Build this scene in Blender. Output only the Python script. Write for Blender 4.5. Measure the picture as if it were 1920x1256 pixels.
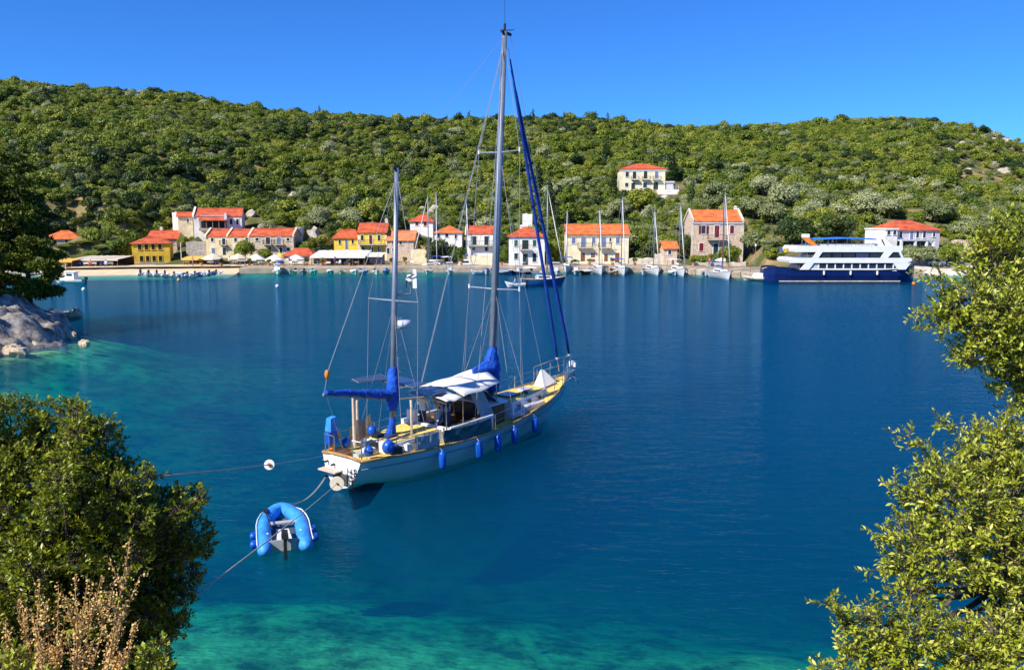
import bpy, math, random
import numpy as np
from mathutils import Vector, Matrix, noise as mnoise

# ------------------------------------------------------------------ scene, camera, sky, sun
scene = bpy.context.scene
for o in list(bpy.data.objects):
    bpy.data.objects.remove(o)
COL = scene.collection
R = math.radians
PI = math.pi

FPX, EYE = 1500.0, 10.0            # focal length in photo pixels (1920 wide), eye height above water
PITCH = math.atan(213 / FPX)
cam_d = bpy.data.cameras.new('camera')
cam = bpy.data.objects.new('camera', cam_d)
COL.objects.link(cam)
cam_d.sensor_width = 36.0
cam_d.lens = 36.0 * FPX / 1920
cam_d.clip_start = 0.1
cam_d.clip_end = 6000
cam.location = (0, 0, EYE)
cam.rotation_euler = (PI / 2 - PITCH, 0, 0)
scene.camera = cam

SUN_EL, SUN_AZ = R(42), R(-131)     # azimuth from +Y towards +X: the sun stands left and a little behind
world = bpy.data.worlds.new('World')
scene.world = world
world.use_nodes = True
wn = world.node_tree
wn.nodes.clear()
w_out = wn.nodes.new('ShaderNodeOutputWorld')
w_bg = wn.nodes.new('ShaderNodeBackground')
sky = wn.nodes.new('ShaderNodeTexSky')
sky.sky_type = 'NISHITA'
sky.sun_disc = False
sky.sun_elevation = SUN_EL
sky.sun_rotation = SUN_AZ
sky.altitude = 1200
sky.air_density = 1.0
sky.dust_density = 0.0
sky.ozone_density = 3.0
w_mix = wn.nodes.new('ShaderNodeMix')
w_mix.data_type = 'RGBA'
w_mix.blend_type = 'MULTIPLY'
w_mix.inputs[0].default_value = 1.0
w_mix.inputs[7].default_value = (0.20, 0.56, 1.12, 1)
wn.links.new(sky.outputs[0], w_mix.inputs[6])
wn.links.new(w_mix.outputs[2], w_bg.inputs[0])
w_bg.inputs[1].default_value = 0.10
wn.links.new(w_bg.outputs[0], w_out.inputs[0])

sun_d = bpy.data.lights.new('sun', 'SUN')
sun_d.energy = 4.6
sun_d.angle = R(0.5)
sun_d.color = (1.0, 0.93, 0.80)
sun = bpy.data.objects.new('sun', sun_d)
COL.objects.link(sun)
sun_vec = Vector((math.sin(SUN_AZ) * math.cos(SUN_EL), math.cos(SUN_AZ) * math.cos(SUN_EL), math.sin(SUN_EL)))
sun.rotation_euler = (-sun_vec).to_track_quat('-Z', 'Y').to_euler()
sun.location = sun_vec * 200

scene.view_settings.view_transform = 'Standard'
scene.view_settings.look = 'None'
scene.view_settings.exposure = 0.65
scene.view_settings.gamma = 1.0
scene.render.engine = 'CYCLES'
scene.cycles.max_bounces = 8
scene.cycles.transparent_max_bounces = 10
scene.cycles.volume_bounces = 1
scene.cycles.use_denoising = True
scene.cycles.caustics_reflective = False
scene.cycles.caustics_refractive = False

# ------------------------------------------------------------------ picture <-> place
_c, _s = math.cos(PITCH), math.sin(PITCH)
def ray(x, y):
    a = (x - 960) / FPX
    b = -(y - 628) / FPX
    return np.array([a, _c + b * _s, -_s + b * _c])
def PZ(x, y, z=0.0):
    d = ray(x, y)
    t = (z - EYE) / d[2]
    return Vector((d[0] * t, d[1] * t, z))
def PY(x, y, Y):
    d = ray(x, y)
    t = Y / d[1]
    return Vector((d[0] * t, Y, EYE + d[2] * t))
def PROJ(p):
    q0, q1, q2 = p[0], p[1], p[2] - EYE
    zc = q1 * _c - q2 * _s
    yc = q1 * _s + q2 * _c
    return 960 + FPX * q0 / zc, 628 - FPX * yc / zc

# ------------------------------------------------------------------ materials
MATS = {}
def mat(name, col, rough=0.6, var=0.12, scale=3.0, bump=0.0, bscale=20.0, metal=0.0, spec=0.4, col2=None, stretch=None, trans=0.0, alpha=1.0):
    if name in MATS:
        return MATS[name]
    m = bpy.data.materials.new(name)
    m.use_nodes = True
    nt = m.node_tree
    n = nt.nodes
    L = nt.links.new
    b = n['Principled BSDF']
    b.inputs['Roughness'].default_value = rough
    b.inputs['Metallic'].default_value = metal
    b.inputs['Specular IOR Level'].default_value = spec
    tc = n.new('ShaderNodeTexCoord')
    src = tc.outputs['Object']
    if stretch:
        mp = n.new('ShaderNodeMapping')
        mp.inputs['Scale'].default_value = stretch
        L(src, mp.inputs[0])
        src = mp.outputs[0]
    no = n.new('ShaderNodeTexNoise')
    no.inputs['Scale'].default_value = scale
    no.inputs['Detail'].default_value = 5
    no.inputs['Roughness'].default_value = 0.65
    L(src, no.inputs['Vector'])
    cr = n.new('ShaderNodeValToRGB')
    c1 = col2 if col2 else tuple(c * (1 - var) for c in col)
    c0 = tuple(min(1, c * (1 + var)) for c in col)
    cr.color_ramp.elements[0].position = 0.35
    cr.color_ramp.elements[1].position = 0.65
    cr.color_ramp.elements[0].color = (*c1, 1)
    cr.color_ramp.elements[1].color = (*c0, 1)
    L(no.outputs[0], cr.inputs[0])
    L(cr.outputs[0], b.inputs['Base Color'])
    if bump > 0:
        nb = n.new('ShaderNodeTexNoise')
        nb.inputs['Scale'].default_value = bscale
        nb.inputs['Detail'].default_value = 4
        L(src, nb.inputs['Vector'])
        bp = n.new('ShaderNodeBump')
        bp.inputs['Strength'].default_value = bump
        bp.inputs['Distance'].default_value = 0.05
        L(nb.outputs[0], bp.inputs['Height'])
        L(bp.outputs[0], b.inputs['Normal'])
    if trans > 0:
        tr = n.new('ShaderNodeBsdfTranslucent')
        L(cr.outputs[0], tr.inputs[0])
        mx = n.new('ShaderNodeMixShader')
        mx.inputs[0].default_value = trans
        L(b.outputs[0], mx.inputs[1])
        L(tr.outputs[0], mx.inputs[2])
        L(mx.outputs[0], n['Material Output'].inputs[0])
    MATS[name] = m
    return m

def tile_mat(name, col, col2):
    """clay roof tiles: rows and columns of barrel tiles as relief, each patch fired a little differently"""
    m = mat(name, col, rough=0.8, scale=0.75, col2=col2)
    nt = m.node_tree
    n = nt.nodes
    L = nt.links.new
    tc = n.new('ShaderNodeTexCoord')
    w = n.new('ShaderNodeTexWave')
    w.bands_direction = 'X'
    w.inputs['Scale'].default_value = 1.3
    w.inputs['Distortion'].default_value = 0.4
    L(tc.outputs['Object'], w.inputs['Vector'])
    w2 = n.new('ShaderNodeTexWave')
    w2.bands_direction = 'Y'
    w2.wave_profile = 'SAW'
    w2.inputs['Scale'].default_value = 0.9
    L(tc.outputs['Object'], w2.inputs['Vector'])
    ad = n.new('ShaderNodeMath')
    L(w.outputs['Fac'], ad.inputs[0])
    L(w2.outputs['Fac'], ad.inputs[1])
    bp = n.new('ShaderNodeBump')
    bp.inputs['Strength'].default_value = 0.5
    bp.inputs['Distance'].default_value = 0.06
    L(ad.outputs[0], bp.inputs['Height'])
    L(bp.outputs[0], n['Principled BSDF'].inputs['Normal'])
    return m

def leaf_mat(name, stops, trans=0.3, rough=0.45, spec=0.35, inst=False, patch=0.02):
    """foliage: a colour per leaf (island), a tint per tree, broad patches over the slope"""
    if name in MATS:
        return MATS[name]
    m = bpy.data.materials.new(name)
    m.use_nodes = True
    nt = m.node_tree
    n = nt.nodes
    L = nt.links.new
    b = n['Principled BSDF']
    b.inputs['Roughness'].default_value = rough
    b.inputs['Specular IOR Level'].default_value = spec
    geo = n.new('ShaderNodeNewGeometry')
    oi = n.new('ShaderNodeObjectInfo')
    no = n.new('ShaderNodeTexNoise')
    no.inputs['Scale'].default_value = patch
    no.inputs['Detail'].default_value = 3
    L(geo.outputs['Position'], no.inputs['Vector'])
    def mul(a, k):
        q = n.new('ShaderNodeMath')
        q.operation = 'MULTIPLY'
        L(a, q.inputs[0])
        q.inputs[1].default_value = k
        return q.outputs[0]
    def add(a, c):
        q = n.new('ShaderNodeMath')
        L(a, q.inputs[0])
        L(c, q.inputs[1])
        return q.outputs[0]
    if inst:
        f = add(add(mul(geo.outputs['Random Per Island'], 0.25), mul(oi.outputs['Random'], 0.55)), mul(no.outputs[0], 0.4))
    else:
        f = add(mul(geo.outputs['Random Per Island'], 0.75), mul(no.outputs[0], 0.35))
    cr = n.new('ShaderNodeValToRGB')
    el = cr.color_ramp.elements
    while len(el) < len(stops):
        el.new(0.5)
    for e, (p, c) in zip(el, stops):
        e.position = p
        e.color = (*c, 1)
    L(f, cr.inputs[0])
    L(cr.outputs[0], b.inputs['Base Color'])
    tr = n.new('ShaderNodeBsdfTranslucent')
    L(cr.outputs[0], tr.inputs[0])
    mx = n.new('ShaderNodeMixShader')
    mx.inputs[0].default_value = trans
    L(b.outputs[0], mx.inputs[1])
    L(tr.outputs[0], mx.inputs[2])
    L(mx.outputs[0], n['Material Output'].inputs[0])
    MATS[name] = m
    return m

white_paint = mat('white_paint', (0.80, 0.79, 0.76), 0.45, 0.05, 2.0)
gel_white = mat('white_gelcoat', (0.78, 0.79, 0.80), 0.25, 0.04, 1.0)
cream = mat('cream_plaster', (0.74, 0.62, 0.38), 0.85, 0.20, 0.7, 0.3, 8)
pale_cream = mat('pale_cream_plaster', (0.76, 0.68, 0.46), 0.85, 0.18, 0.7, 0.3, 8)
white_plaster = mat('white_plaster', (0.78, 0.76, 0.72), 0.85, 0.14, 0.6, 0.3, 8)
grey_and_shade_plaster = mat('grey_and_shade_plaster', (0.52, 0.51, 0.53), 0.85, 0.10, 0.8, 0.3, 8)
yellow_plaster = mat('yellow_plaster', (0.85, 0.58, 0.06), 0.85, 0.20, 0.7, 0.3, 8)
ochre_plaster = mat('ochre_plaster', (0.75, 0.47, 0.05), 0.85, 0.20, 0.7, 0.3, 8)
pink_stone = mat('pink_stone', (0.58, 0.44, 0.33), 0.9, 0.28, 2.2, 0.6, 6)
beige_stone = mat('beige_stone', (0.55, 0.46, 0.32), 0.9, 0.25, 1.8, 0.6, 6)
grey_stone = mat('grey_stone', (0.36, 0.33, 0.29), 0.9, 0.35, 1.6, 0.7, 5)
pale_stone = mat('pale_stone', (0.58, 0.52, 0.42), 0.9, 0.25, 1.2, 0.7, 5)
roof_red = tile_mat('red_roof_tiles', (0.60, 0.125, 0.045), (0.36, 0.055, 0.022))
roof_orange = tile_mat('orange_roof_tiles', (0.66, 0.19, 0.05), (0.44, 0.095, 0.025))
roof_salmon = tile_mat('faded_roof_tiles', (0.62, 0.24, 0.09), (0.48, 0.15, 0.055))
glass_dark = mat('dark_window_glass', (0.025, 0.03, 0.04), 0.08, 0.3, 1.0, spec=0.6)
sh_green = mat('green_shutter_paint', (0.02, 0.10, 0.06), 0.55, 0.15, 4)
sh_dkgreen = mat('dark_green_paint', (0.015, 0.035, 0.03), 0.55, 0.2, 4)
sh_red = mat('oxblood_shutter_paint', (0.16, 0.015, 0.018), 0.55, 0.15, 4)
sh_blue = mat('blue_grey_shutter_paint', (0.16, 0.20, 0.33), 0.55, 0.15, 4)
door_brown = mat('brown_door_wood', (0.20, 0.07, 0.03), 0.6, 0.25, 4)
iron = mat('black_iron', (0.02, 0.02, 0.022), 0.5, 0.2, 6)
wood = mat('weathered_wood', (0.25, 0.15, 0.08), 0.75, 0.3, 6, 0.3, 30)
bark = mat('bark', (0.10, 0.075, 0.055), 0.9, 0.35, 8, 0.7, 20)
canvas_white = mat('white_canvas', (0.80, 0.79, 0.76), 0.8, 0.04, 1.5, 0.15, 4, trans=0.12)
canvas_cream = mat('cream_canvas', (0.70, 0.62, 0.48), 0.8, 0.08, 1.5, trans=0.12)
canvas_yellow = mat('yellow_canvas', (0.85, 0.52, 0.10), 0.8, 0.08, 1.5, trans=0.12)
sail_navy = mat('dark_blue_sailcloth', (0.004, 0.040, 0.28), 0.7, 0.3, 2.5, 0.4, 8)
canvas_blue = mat('royal_blue_canvas', (0.005, 0.075, 0.45), 0.75, 0.35, 2.2, 1.0, 7)
blue_fender = mat('blue_fender_vinyl', (0.006, 0.085, 0.50), 0.35, 0.15, 5)
blue_light = mat('bright_blue_rubber', (0.035, 0.26, 0.74), 0.55, 0.28, 2.5, 0.25, 9)
blue_navy = mat('navy_hull_paint', (0.006, 0.020, 0.115), 0.28, 0.10, 0.6)
blue_hull = mat('sea_blue_hull_paint', (0.015, 0.11, 0.30), 0.3, 0.12, 1.0)
pale_hull = mat('pale_and_shade_blue_hull', (0.46, 0.60, 0.68), 0.28, 0.07, 0.5)
black_rubber = mat('black_rubber', (0.015, 0.015, 0.016), 0.5, 0.2, 6)
alu = mat('brushed_aluminium', (0.22, 0.25, 0.31), 0.40, 0.10, 3, metal=0.4)
steel = mat('stainless_steel', (0.62, 0.62, 0.62), 0.22, 0.08, 5, metal=0.9)
wire = mat('rigging_wire', (0.42, 0.43, 0.45), 0.4, 0.1, 5, metal=0.5)
rope_m = mat('grey_mooring_rope', (0.42, 0.40, 0.36), 0.9, 0.3, 40)
teak = mat('yellow_teak_deck', (0.86, 0.64, 0.17), 0.7, 0.12, 3.5, col2=(0.68, 0.46, 0.11), stretch=(0.25, 4, 1))
teak_trim = mat('varnished_teak', (0.42, 0.24, 0.09), 0.4, 0.25, 6)
brown_dark = mat('dark_cockpit_wood', (0.16, 0.07, 0.025), 0.6, 0.3, 3)
sol_cell = mat('solar_cells', (0.035, 0.045, 0.10), 0.15, 0.2, 4, spec=0.6)
orange_p = mat('orange_plastic', (0.85, 0.22, 0.01), 0.45, 0.12, 2)
net_m = mat('tan_netting', (0.42, 0.34, 0.24), 0.9, 0.2, 8, trans=0.3)
cloth_grey = mat('grey_weather_cloth', (0.36, 0.38, 0.42), 0.85, 0.12, 3, 0.3, 6)
cloth_teal = mat('dark_teal_board', (0.018, 0.085, 0.11), 0.4, 0.15, 2)
sand_m = mat('beach_sand', (0.66, 0.50, 0.32), 0.95, 0.14, 0.6, 0.4, 5)
pave = mat('quay_paving', (0.37, 0.31, 0.235), 0.9, 0.3, 0.5, 0.4, 4)
pink_lettering = mat('faded_pink_lettering', (0.55, 0.38, 0.38), 0.8, 0.1, 3)
dark_lettering = mat('dark_lettering', (0.10, 0.05, 0.05), 0.7, 0.2, 3)

# ------------------------------------------------------------------ mesh helpers
def tag(o, label=None, cat=None, group=None, kind=None):
    if label: o['label'] = label
    if cat: o['category'] = cat
    if group: o['group'] = group
    if kind: o['kind'] = kind
    return o
def empty(name, loc=(0, 0, 0), rz=0.0, label=None, cat=None, group=None):
    o = bpy.data.objects.new(name, None)
    o.empty_display_size = 0.3
    o.location = loc
    o.rotation_euler = (0, 0, rz)
    COL.objects.link(o)
    return tag(o, label, cat, group)
def link(name, me, m=None, parent=None, loc=None):
    if m is not None and not me.materials:
        me.materials.append(m)
    o = bpy.data.objects.new(name, me)
    COL.objects.link(o)
    if parent is not None:
        o.parent = parent
    if loc is not None:
        o.location = loc
    return o
def np_mesh(name, V, F, smooth=False):
    me = bpy.data.meshes.new(name)
    V = np.asarray(V, np.float32)
    F = np.asarray(F, np.int32)
    k = F.shape[1]
    me.vertices.add(len(V))
    me.vertices.foreach_set('co', V.ravel())
    me.loops.add(F.size)
    me.loops.foreach_set('vertex_index', F.ravel())
    me.polygons.add(len(F))
    me.polygons.foreach_set('loop_start', np.arange(0, F.size, k, dtype=np.int32))
    me.polygons.foreach_set('loop_total', np.full(len(F), k, np.int32))
    if smooth:
        me.polygons.foreach_set('use_smooth', np.ones(len(F), bool))
    me.update(calc_edges=True)
    return me
def copy_tree(o, parent=None):
    c = o.copy()
    COL.objects.link(c)
    c.parent = parent
    for ch in o.children:
        copy_tree(ch, c)
    return c

class MB:
    def __init__(self):
        self.v = []
        self.f = []
    def add(self, vs, fs):
        k = len(self.v)
        self.v += [tuple(p) for p in vs]
        self.f += [tuple(i + k for i in q) for q in fs]
        return self
    def box(self, x0, x1, y0, y1, z0, z1, M=None):
        vs = [Vector((x, y, z)) for z in (z0, z1) for y in (y0, y1) for x in (x0, x1)]
        if M is not None:
            vs = [M @ p for p in vs]
        return self.add(vs, [(0, 2, 3, 1), (4, 5, 7, 6), (0, 1, 5, 4), (2, 6, 7, 3), (0, 4, 6, 2), (1, 3, 7, 5)])
    def hexa(self, b, t):
        """bottom 4 points and top 4 points, both counter-clockwise from above"""
        return self.add(list(b) + list(t), [(3, 2, 1, 0), (4, 5, 6, 7), (0, 1, 5, 4), (1, 2, 6, 5), (2, 3, 7, 6), (3, 0, 4, 7)])
    def tube(self, pts, r, n=8, cap=True):
        pts = [Vector(p) for p in pts]
        rs = r if isinstance(r, (list, tuple)) else [r] * len(pts)
        base = len(self.v)
        prev = None
        for i, p in enumerate(pts):
            d = (pts[min(i + 1, len(pts) - 1)] - pts[max(i - 1, 0)])
            d.normalize()
            if prev is None:
                a = Vector((0, 0, 1)) if abs(d.z) < 0.9 else Vector((1, 0, 0))
                u = d.cross(a).normalized()
            else:
                u = (prev - d * prev.dot(d)).normalized()
            prev = u
            w = d.cross(u)
            for k in range(n):
                t = 2 * PI * k / n
                self.v.append(tuple(p + (u * math.cos(t) + w * math.sin(t)) * rs[i]))
        for i in range(len(pts) - 1):
            for k in range(n):
                a = base + i * n + k
                b = base + i * n + (k + 1) % n
                self.f.append((a, a + n, b + n, b))
        if cap:
            self.f.append(tuple(base + k for k in range(n)))
            self.f.append(tuple(base + (len(pts) - 1) * n + k for k in range(n))[::-1])
        return self
    def sphere(self, c, r, nu=12, nv=8):
        rx, ry, rz = r if isinstance(r, (list, tuple)) else (r, r, r)
        k = len(self.v)
        c = Vector(c)
        for j in range(1, nv):
            t = PI * j / nv
            for i in range(nu):
                p = 2 * PI * i / nu
                self.v.append((c.x + rx * math.sin(t) * math.cos(p), c.y + ry * math.sin(t) * math.sin(p), c.z + rz * math.cos(t)))
        a = len(self.v)
        self.v += [(c.x, c.y, c.z + rz), (c.x, c.y, c.z - rz)]
        for j in range(nv - 2):
            for i in range(nu):
                i2 = (i + 1) % nu
                self.f.append((k + j * nu + i, k + (j + 1) * nu + i, k + (j + 1) * nu + i2, k + j * nu + i2))
        for i in range(nu):
            i2 = (i + 1) % nu
            self.f.append((a, k + i, k + i2))
            self.f.append((a + 1, k + (nv - 2) * nu + i2, k + (nv - 2) * nu + i))
        return self
    def grid(self, P):
        """P[i][j] points -> quads"""
        k = len(self.v)
        n, m = len(P), len(P[0])
        for row in P:
            self.v += [tuple(p) for p in row]
        for i in range(n - 1):
            for j in range(m - 1):
                self.f.append((k + i * m + j, k + (i + 1) * m + j, k + (i + 1) * m + j + 1, k + i * m + j + 1))
        return self
    def slab(self, P, t):
        """a thick sheet: grid and the same grid lowered by t, edges closed"""
        n, m = len(P), len(P[0])
        k = len(self.v)
        self.grid(P)
        Q = [[(p[0], p[1], p[2] - t) for p in row][::-1] for row in P]
        self.grid(Q)
        k2 = k + n * m
        top = lambda i, j: k + i * m + j
        bot = lambda i, j: k2 + i * m + (m - 1 - j)
        for i in range(n - 1):
            self.f.append((top(i, 0), bot(i, 0), bot(i + 1, 0), top(i + 1, 0)))
            self.f.append((top(i, m - 1), top(i + 1, m - 1), bot(i + 1, m - 1), bot(i, m - 1)))
        for j in range(m - 1):
            self.f.append((top(0, j), top(0, j + 1), bot(0, j + 1), bot(0, j)))
            self.f.append((top(n - 1, j), bot(n - 1, j), bot(n - 1, j + 1), top(n - 1, j + 1)))
        return self
    def prism(self, poly, a, b, axis='y'):
        """closed polygon [(u,w)] swept along an axis from a to b"""
        n = len(poly)
        def P(u, w, t):
            return (u, t, w) if axis == 'y' else ((t, u, w) if axis == 'x' else (u, w, t))
        vs = [P(u, w, a) for u, w in poly] + [P(u, w, b) for u, w in poly]
        fs = [tuple(range(n)), tuple(range(2 * n - 1, n - 1, -1))]
        for i in range(n):
            j = (i + 1) % n
            fs.append((i, i + n, j + n, j))
        return self.add(vs, fs)
    def mesh(self, name, smooth=False):
        me = bpy.data.meshes.new(name)
        me.from_pydata(self.v, [], self.f)
        if smooth:
            me.polygons.foreach_set('use_smooth', np.ones(len(me.polygons), bool))
        me.update()
        return me
    def build(self, name, m, parent=None, smooth=False, loc=None):
        return link(name, self.mesh(name, smooth), m, parent, loc)

def fix_normals(o):
    import bmesh
    bm = bmesh.new()
    bm.from_mesh(o.data)
    bmesh.ops.recalc_face_normals(bm, faces=bm.faces)
    bm.to_mesh(o.data)
    bm.free()
    return o

# value noise on arrays
_rs = np.random.RandomState(7)
_perm = _rs.rand(256, 256)
def vnoise(x, y):
    xi = np.floor(x).astype(int)
    yi = np.floor(y).astype(int)
    fx = x - xi
    fy = y - yi
    fx = fx * fx * (3 - 2 * fx)
    fy = fy * fy * (3 - 2 * fy)
    g = lambda i, j: _perm[i % 256, j % 256]
    return (g(xi, yi) * (1 - fx) + g(xi + 1, yi) * fx) * (1 - fy) + (g(xi, yi + 1) * (1 - fx) + g(xi + 1, yi + 1) * fx) * fy
def fbm(x, y, o=4):
    s = 0
    a = 0.5
    for k in range(o):
        s = s + a * vnoise(x * 2 ** k + 13.7 * k, y * 2 ** k + 5.1 * k)
        a *= 0.5
    return s - 0.5
def sstep(a, b, x):
    t = np.clip((x - a) / (b - a), 0, 1)
    return t * t * (3 - 2 * t)

# ------------------------------------------------------------------ the land
SX = [-420, -140, -95, -74, -60, -40, 0, 30, 38, 42, 73, 77, 130, 420]
SY = [120, 138, 146, 152, 154, 158, 160, 158.5, 147, 142, 142, 151, 150, 120]
def shore_y(x):
    return np.interp(x, SX, SY)
RPX = [-600, 0, 100, 200, 350, 480, 600, 700, 800, 900, 1000, 1100, 1200, 1300, 1400, 1500, 1600, 1700, 1800, 1880, 1960, 2500]
RPY = [150, 172, 174, 184, 194, 214, 226, 232, 236, 236, 232, 234, 242, 251, 250, 242, 236, 234, 247, 270, 292, 330]
YR = 400.0
# level building plots cut into the slope: photo x0, x1, base row, distance, depth
PLOTS = [(84, 146, 470, 182, 8), (254, 316, 501, 170, 8), (281, 331, 478, 184, 8), (337, 361, 440, 188, 6.5), (368, 451, 438, 186, 9), (388, 428, 484, 177, 8), (429, 551, 484, 177, 8), (532, 588, 496, 168, 6),
         (627, 671, 480, 176, 7.5), (674, 724, 486, 174, 8), (727, 776, 490, 173, 7.5), (769, 812, 436, 188, 7), (815, 866, 462, 180, 8), (874, 930, 484, 172, 8), (954, 1021, 503, 164, 9), (1063, 1178, 497, 169, 9),
         (1244, 1269, 503, 166, 4.5), (1297, 1390, 494, 172, 8.5), (1672, 1764, 474, 172, 10), (1646, 1672, 474, 171, 8), (350, 387, 484, 178, 1), (98, 224, 497, 160, 8), (584, 716, 494, 162.5, 8), (1698, 1760, 496, 160, 1), (1796, 1842, 474, 172, 3)]
_pl = []
for (a, b_, yb, Yp, dp) in PLOTS:
    A_, B_ = PY(a, yb, Yp), PY(b_, yb, Yp)
    _pl.append((A_.x - 0.6, B_.x + 0.6, Yp + dp + 0.5, max(A_.z, 1.1)))
def land(x, Y):
    """height of the far shore: quay, town slope, wooded ridge"""
    x = np.asarray(x, float)
    Y = np.asarray(Y, float)
    ys = shore_y(x)
    d = Y - ys
    pxx = 960 + FPX * x / np.maximum(Y, 60) / 0.99
    zr = EYE + YR * (415 - np.interp(pxx, RPX, RPY)) / FPX
    t = np.clip((d - 12) / (YR - ys - 12), 0, 1)
    z = 1.1 + (zr - 1.1) * (t * 0.86 + 0.14 * np.sin(t * PI / 2))
    bumpy = fbm(x / 38, Y / 38, 4) * 10 * sstep(0.06, 0.3, t) * (1 - 0.8 * sstep(0.75, 1.0, t))
    z = z + bumpy
    beyond = np.maximum(Y - YR, 0)
    z = z - beyond * 0.22
    for (xa, xb, yb, zp) in _pl:
        dx = np.maximum(np.maximum(xa - x, x - xb), 0)
        dy = np.maximum(Y - yb, 0)
        z = np.minimum(z, np.maximum(zp + 1.1 * np.hypot(dx, dy), 1.1))
    return z
def landz(x, Y):
    return float(land(x, Y))
def ground_hit(px, py, Y0=150.0):
    """where the sight line through a photo pixel meets the far slope"""
    d = ray(px, py)
    Ys = np.arange(Y0, YR + 5, 0.5)
    t = Ys / d[1]
    zz = EYE + d[2] * t
    g = land(d[0] * t, Ys)
    k = np.argmax(g >= zz)
    return Vector((d[0] * t[k], Ys[k], g[k]))

earth = mat('dry_hillside_earth', (0.27, 0.19, 0.09), 0.95, 0.3, 0.10, 0.8, 1.5, col2=(0.07, 0.085, 0.02))
for e_, ps_ in zip([nd for nd in earth.node_tree.nodes if nd.type == 'VALTORGB'][0].color_ramp.elements, (0.46, 0.66)):
    e_.position = ps_
gx = np.concatenate([np.arange(-420, -150, 10), np.arange(-150, 150, 1.5), np.arange(150, 421, 10)])
gd = np.concatenate([np.arange(4, 50, 1.0), np.arange(50, 300, 5.0), np.arange(300, 620, 20)])
GX, GD = np.meshgrid(gx, gd, indexing='ij')
GY = shore_y(GX) + GD
GZ = land(GX, GY)
V = np.stack([GX, GY, GZ], -1).reshape(-1, 3)
nI, nJ = GX.shape
ii, jj = np.meshgrid(np.arange(nI - 1), np.arange(nJ - 1), indexing='ij')
F = np.stack([ii * nJ + jj, (ii + 1) * nJ + jj, (ii + 1) * nJ + jj + 1, ii * nJ + jj + 1], -1).reshape(-1, 4)
tag(link('hillside', np_mesh('hillside', V, F, True), earth), kind='structure')

# quay: stone edge with paving, and the little sand beach on the left
def shore_strip(name, x0, x1, prof, m, step=2.0, jag=0.0):
    xs = np.arange(x0, x1 + 0.01, step)
    P = []
    for i, x in enumerate(xs):
        y = float(shore_y(x))
        row = []
        for j, (dy, z) in enumerate(prof):
            jj_ = jag * (float(vnoise(np.array(x * 0.9 + j * 3.1), np.array(j * 7.7))) - 0.5)
            row.append((x, y + dy + jj_, z + jj_ * 0.4))
        P.append(row)
    b = MB().grid(P)
    return tag(b.build(name, m), kind='structure')
shore_strip('quay', -53, 76.4, [(0.0, -2.5), (0.0, 0.9), (0.12, 1.0), (0.9, 1.02), (0.92, 1.14), (13.0, 1.17)], pave, 1.5, 0.03)
shore_strip('beach', -86, -53, [(-7, -0.6), (-2.0, -0.05), (1.0, 0.35), (5.0, 0.9), (7, 1.16), (13, 1.18)], sand_m, 1.5, 0.35)
shore_strip('quay_wall', -180, -86, [(0.0, -2.5), (0.0, 0.8), (0.2, 0.95), (13.0, 1.17)], pale_stone, 2.0, 0.3)
shore_strip('rocky_shore', 76.4, 180, [(-3, -1.0), (-1.0, 0.0), (0.5, 0.8), (4, 1.14), (13.0, 1.17)], pale_stone, 1.5, 1.2)
# ------------------------------------------------------------------ near bank, headland, sea bed, water
BY = [-12, 0, 3, 5, 8, 12, 14.5, 18, 24]
BZ = [9.6, 8.4, 7.0, 6.0, 4.1, 1.5, -0.1, -1.0, -3.0]
def bank(x, Y):
    return np.interp(Y, BY, BZ) + fbm(x / 2.5 + 40, Y / 2.5, 4) * 0.7
gx = np.arange(-34, 34.1, 0.5)
gy = np.arange(-12, 15.1, 0.5)
GX, GY = np.meshgrid(gx, gy, indexing='ij')
GZ = bank(GX, GY)
def grid_faces(nI, nJ):
    ii, jj = np.meshgrid(np.arange(nI - 1), np.arange(nJ - 1), indexing='ij')
    return np.stack([ii * nJ + jj, (ii + 1) * nJ + jj, (ii + 1) * nJ + jj + 1, ii * nJ + jj + 1], -1).reshape(-1, 4)
bank_m = mat('near_bank_soil', (0.22, 0.16, 0.08), 0.95, 0.3, 0.8, 0.8, 6, col2=(0.10, 0.10, 0.03))
tag(link('near_bank', np_mesh('near_bank', np.stack([GX, GY, GZ], -1).reshape(-1, 3), grid_faces(*GX.shape), True), bank_m), kind='structure')

HY = [30, 42, 52, 58.6, 64, 70, 74, 78, 84, 95, 112]
HX = [-75, -50, -41, -38.4, -37.2, -38.6, -41, -46, -55, -72, -100]
def head_d(x, Y):
    return np.interp(Y, HY, HX) - x
gx = np.arange(-110, -33.9, 0.32)
gy = np.arange(40, 108, 0.32)
GX, GY = np.meshgrid(gx, gy, indexing='ij')
D = head_d(GX, GY) + fbm(GX / 5, GY / 5, 4) * 5.0
rid = np.abs(fbm(GX / 1.9 + 9, GY / 2.6, 5)) * 4.2 + np.abs(fbm(GX / 0.6 + 3, GY / 0.8, 3)) * 1.6
GZ = np.where(D < 0, D * 0.5 - 0.15, 0.15 + 0.5 * sstep(0, 1.4, D) + 1.7 * sstep(1.0, 5.0, D) + rid * sstep(0.2, 1.5, D) * (1 - 0.6 * sstep(5, 9, D)) + 0.06 * np.maximum(D - 5, 0))
GZ = np.maximum(GZ, -2.5)
rock_m = mat('grey_limestone', (0.31, 0.28, 0.245), 0.9, 0.35, 1.6, 1.0, 5.0, col2=(0.085, 0.075, 0.065))
tag(link('headland', np_mesh('headland', np.stack([GX, GY, GZ], -1).reshape(-1, 3), grid_faces(*GX.shape), False), rock_m), kind='structure')
def head_z(x, Y):
    i = int(np.clip(round((x + 110) / 0.32), 0, GX_h.shape[0] - 1))
    j = int(np.clip(round((Y - 40) / 0.32), 0, GX_h.shape[1] - 1))
    return float(GZ_h[i, j])
GX_h, GZ_h = GX, GZ

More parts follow.
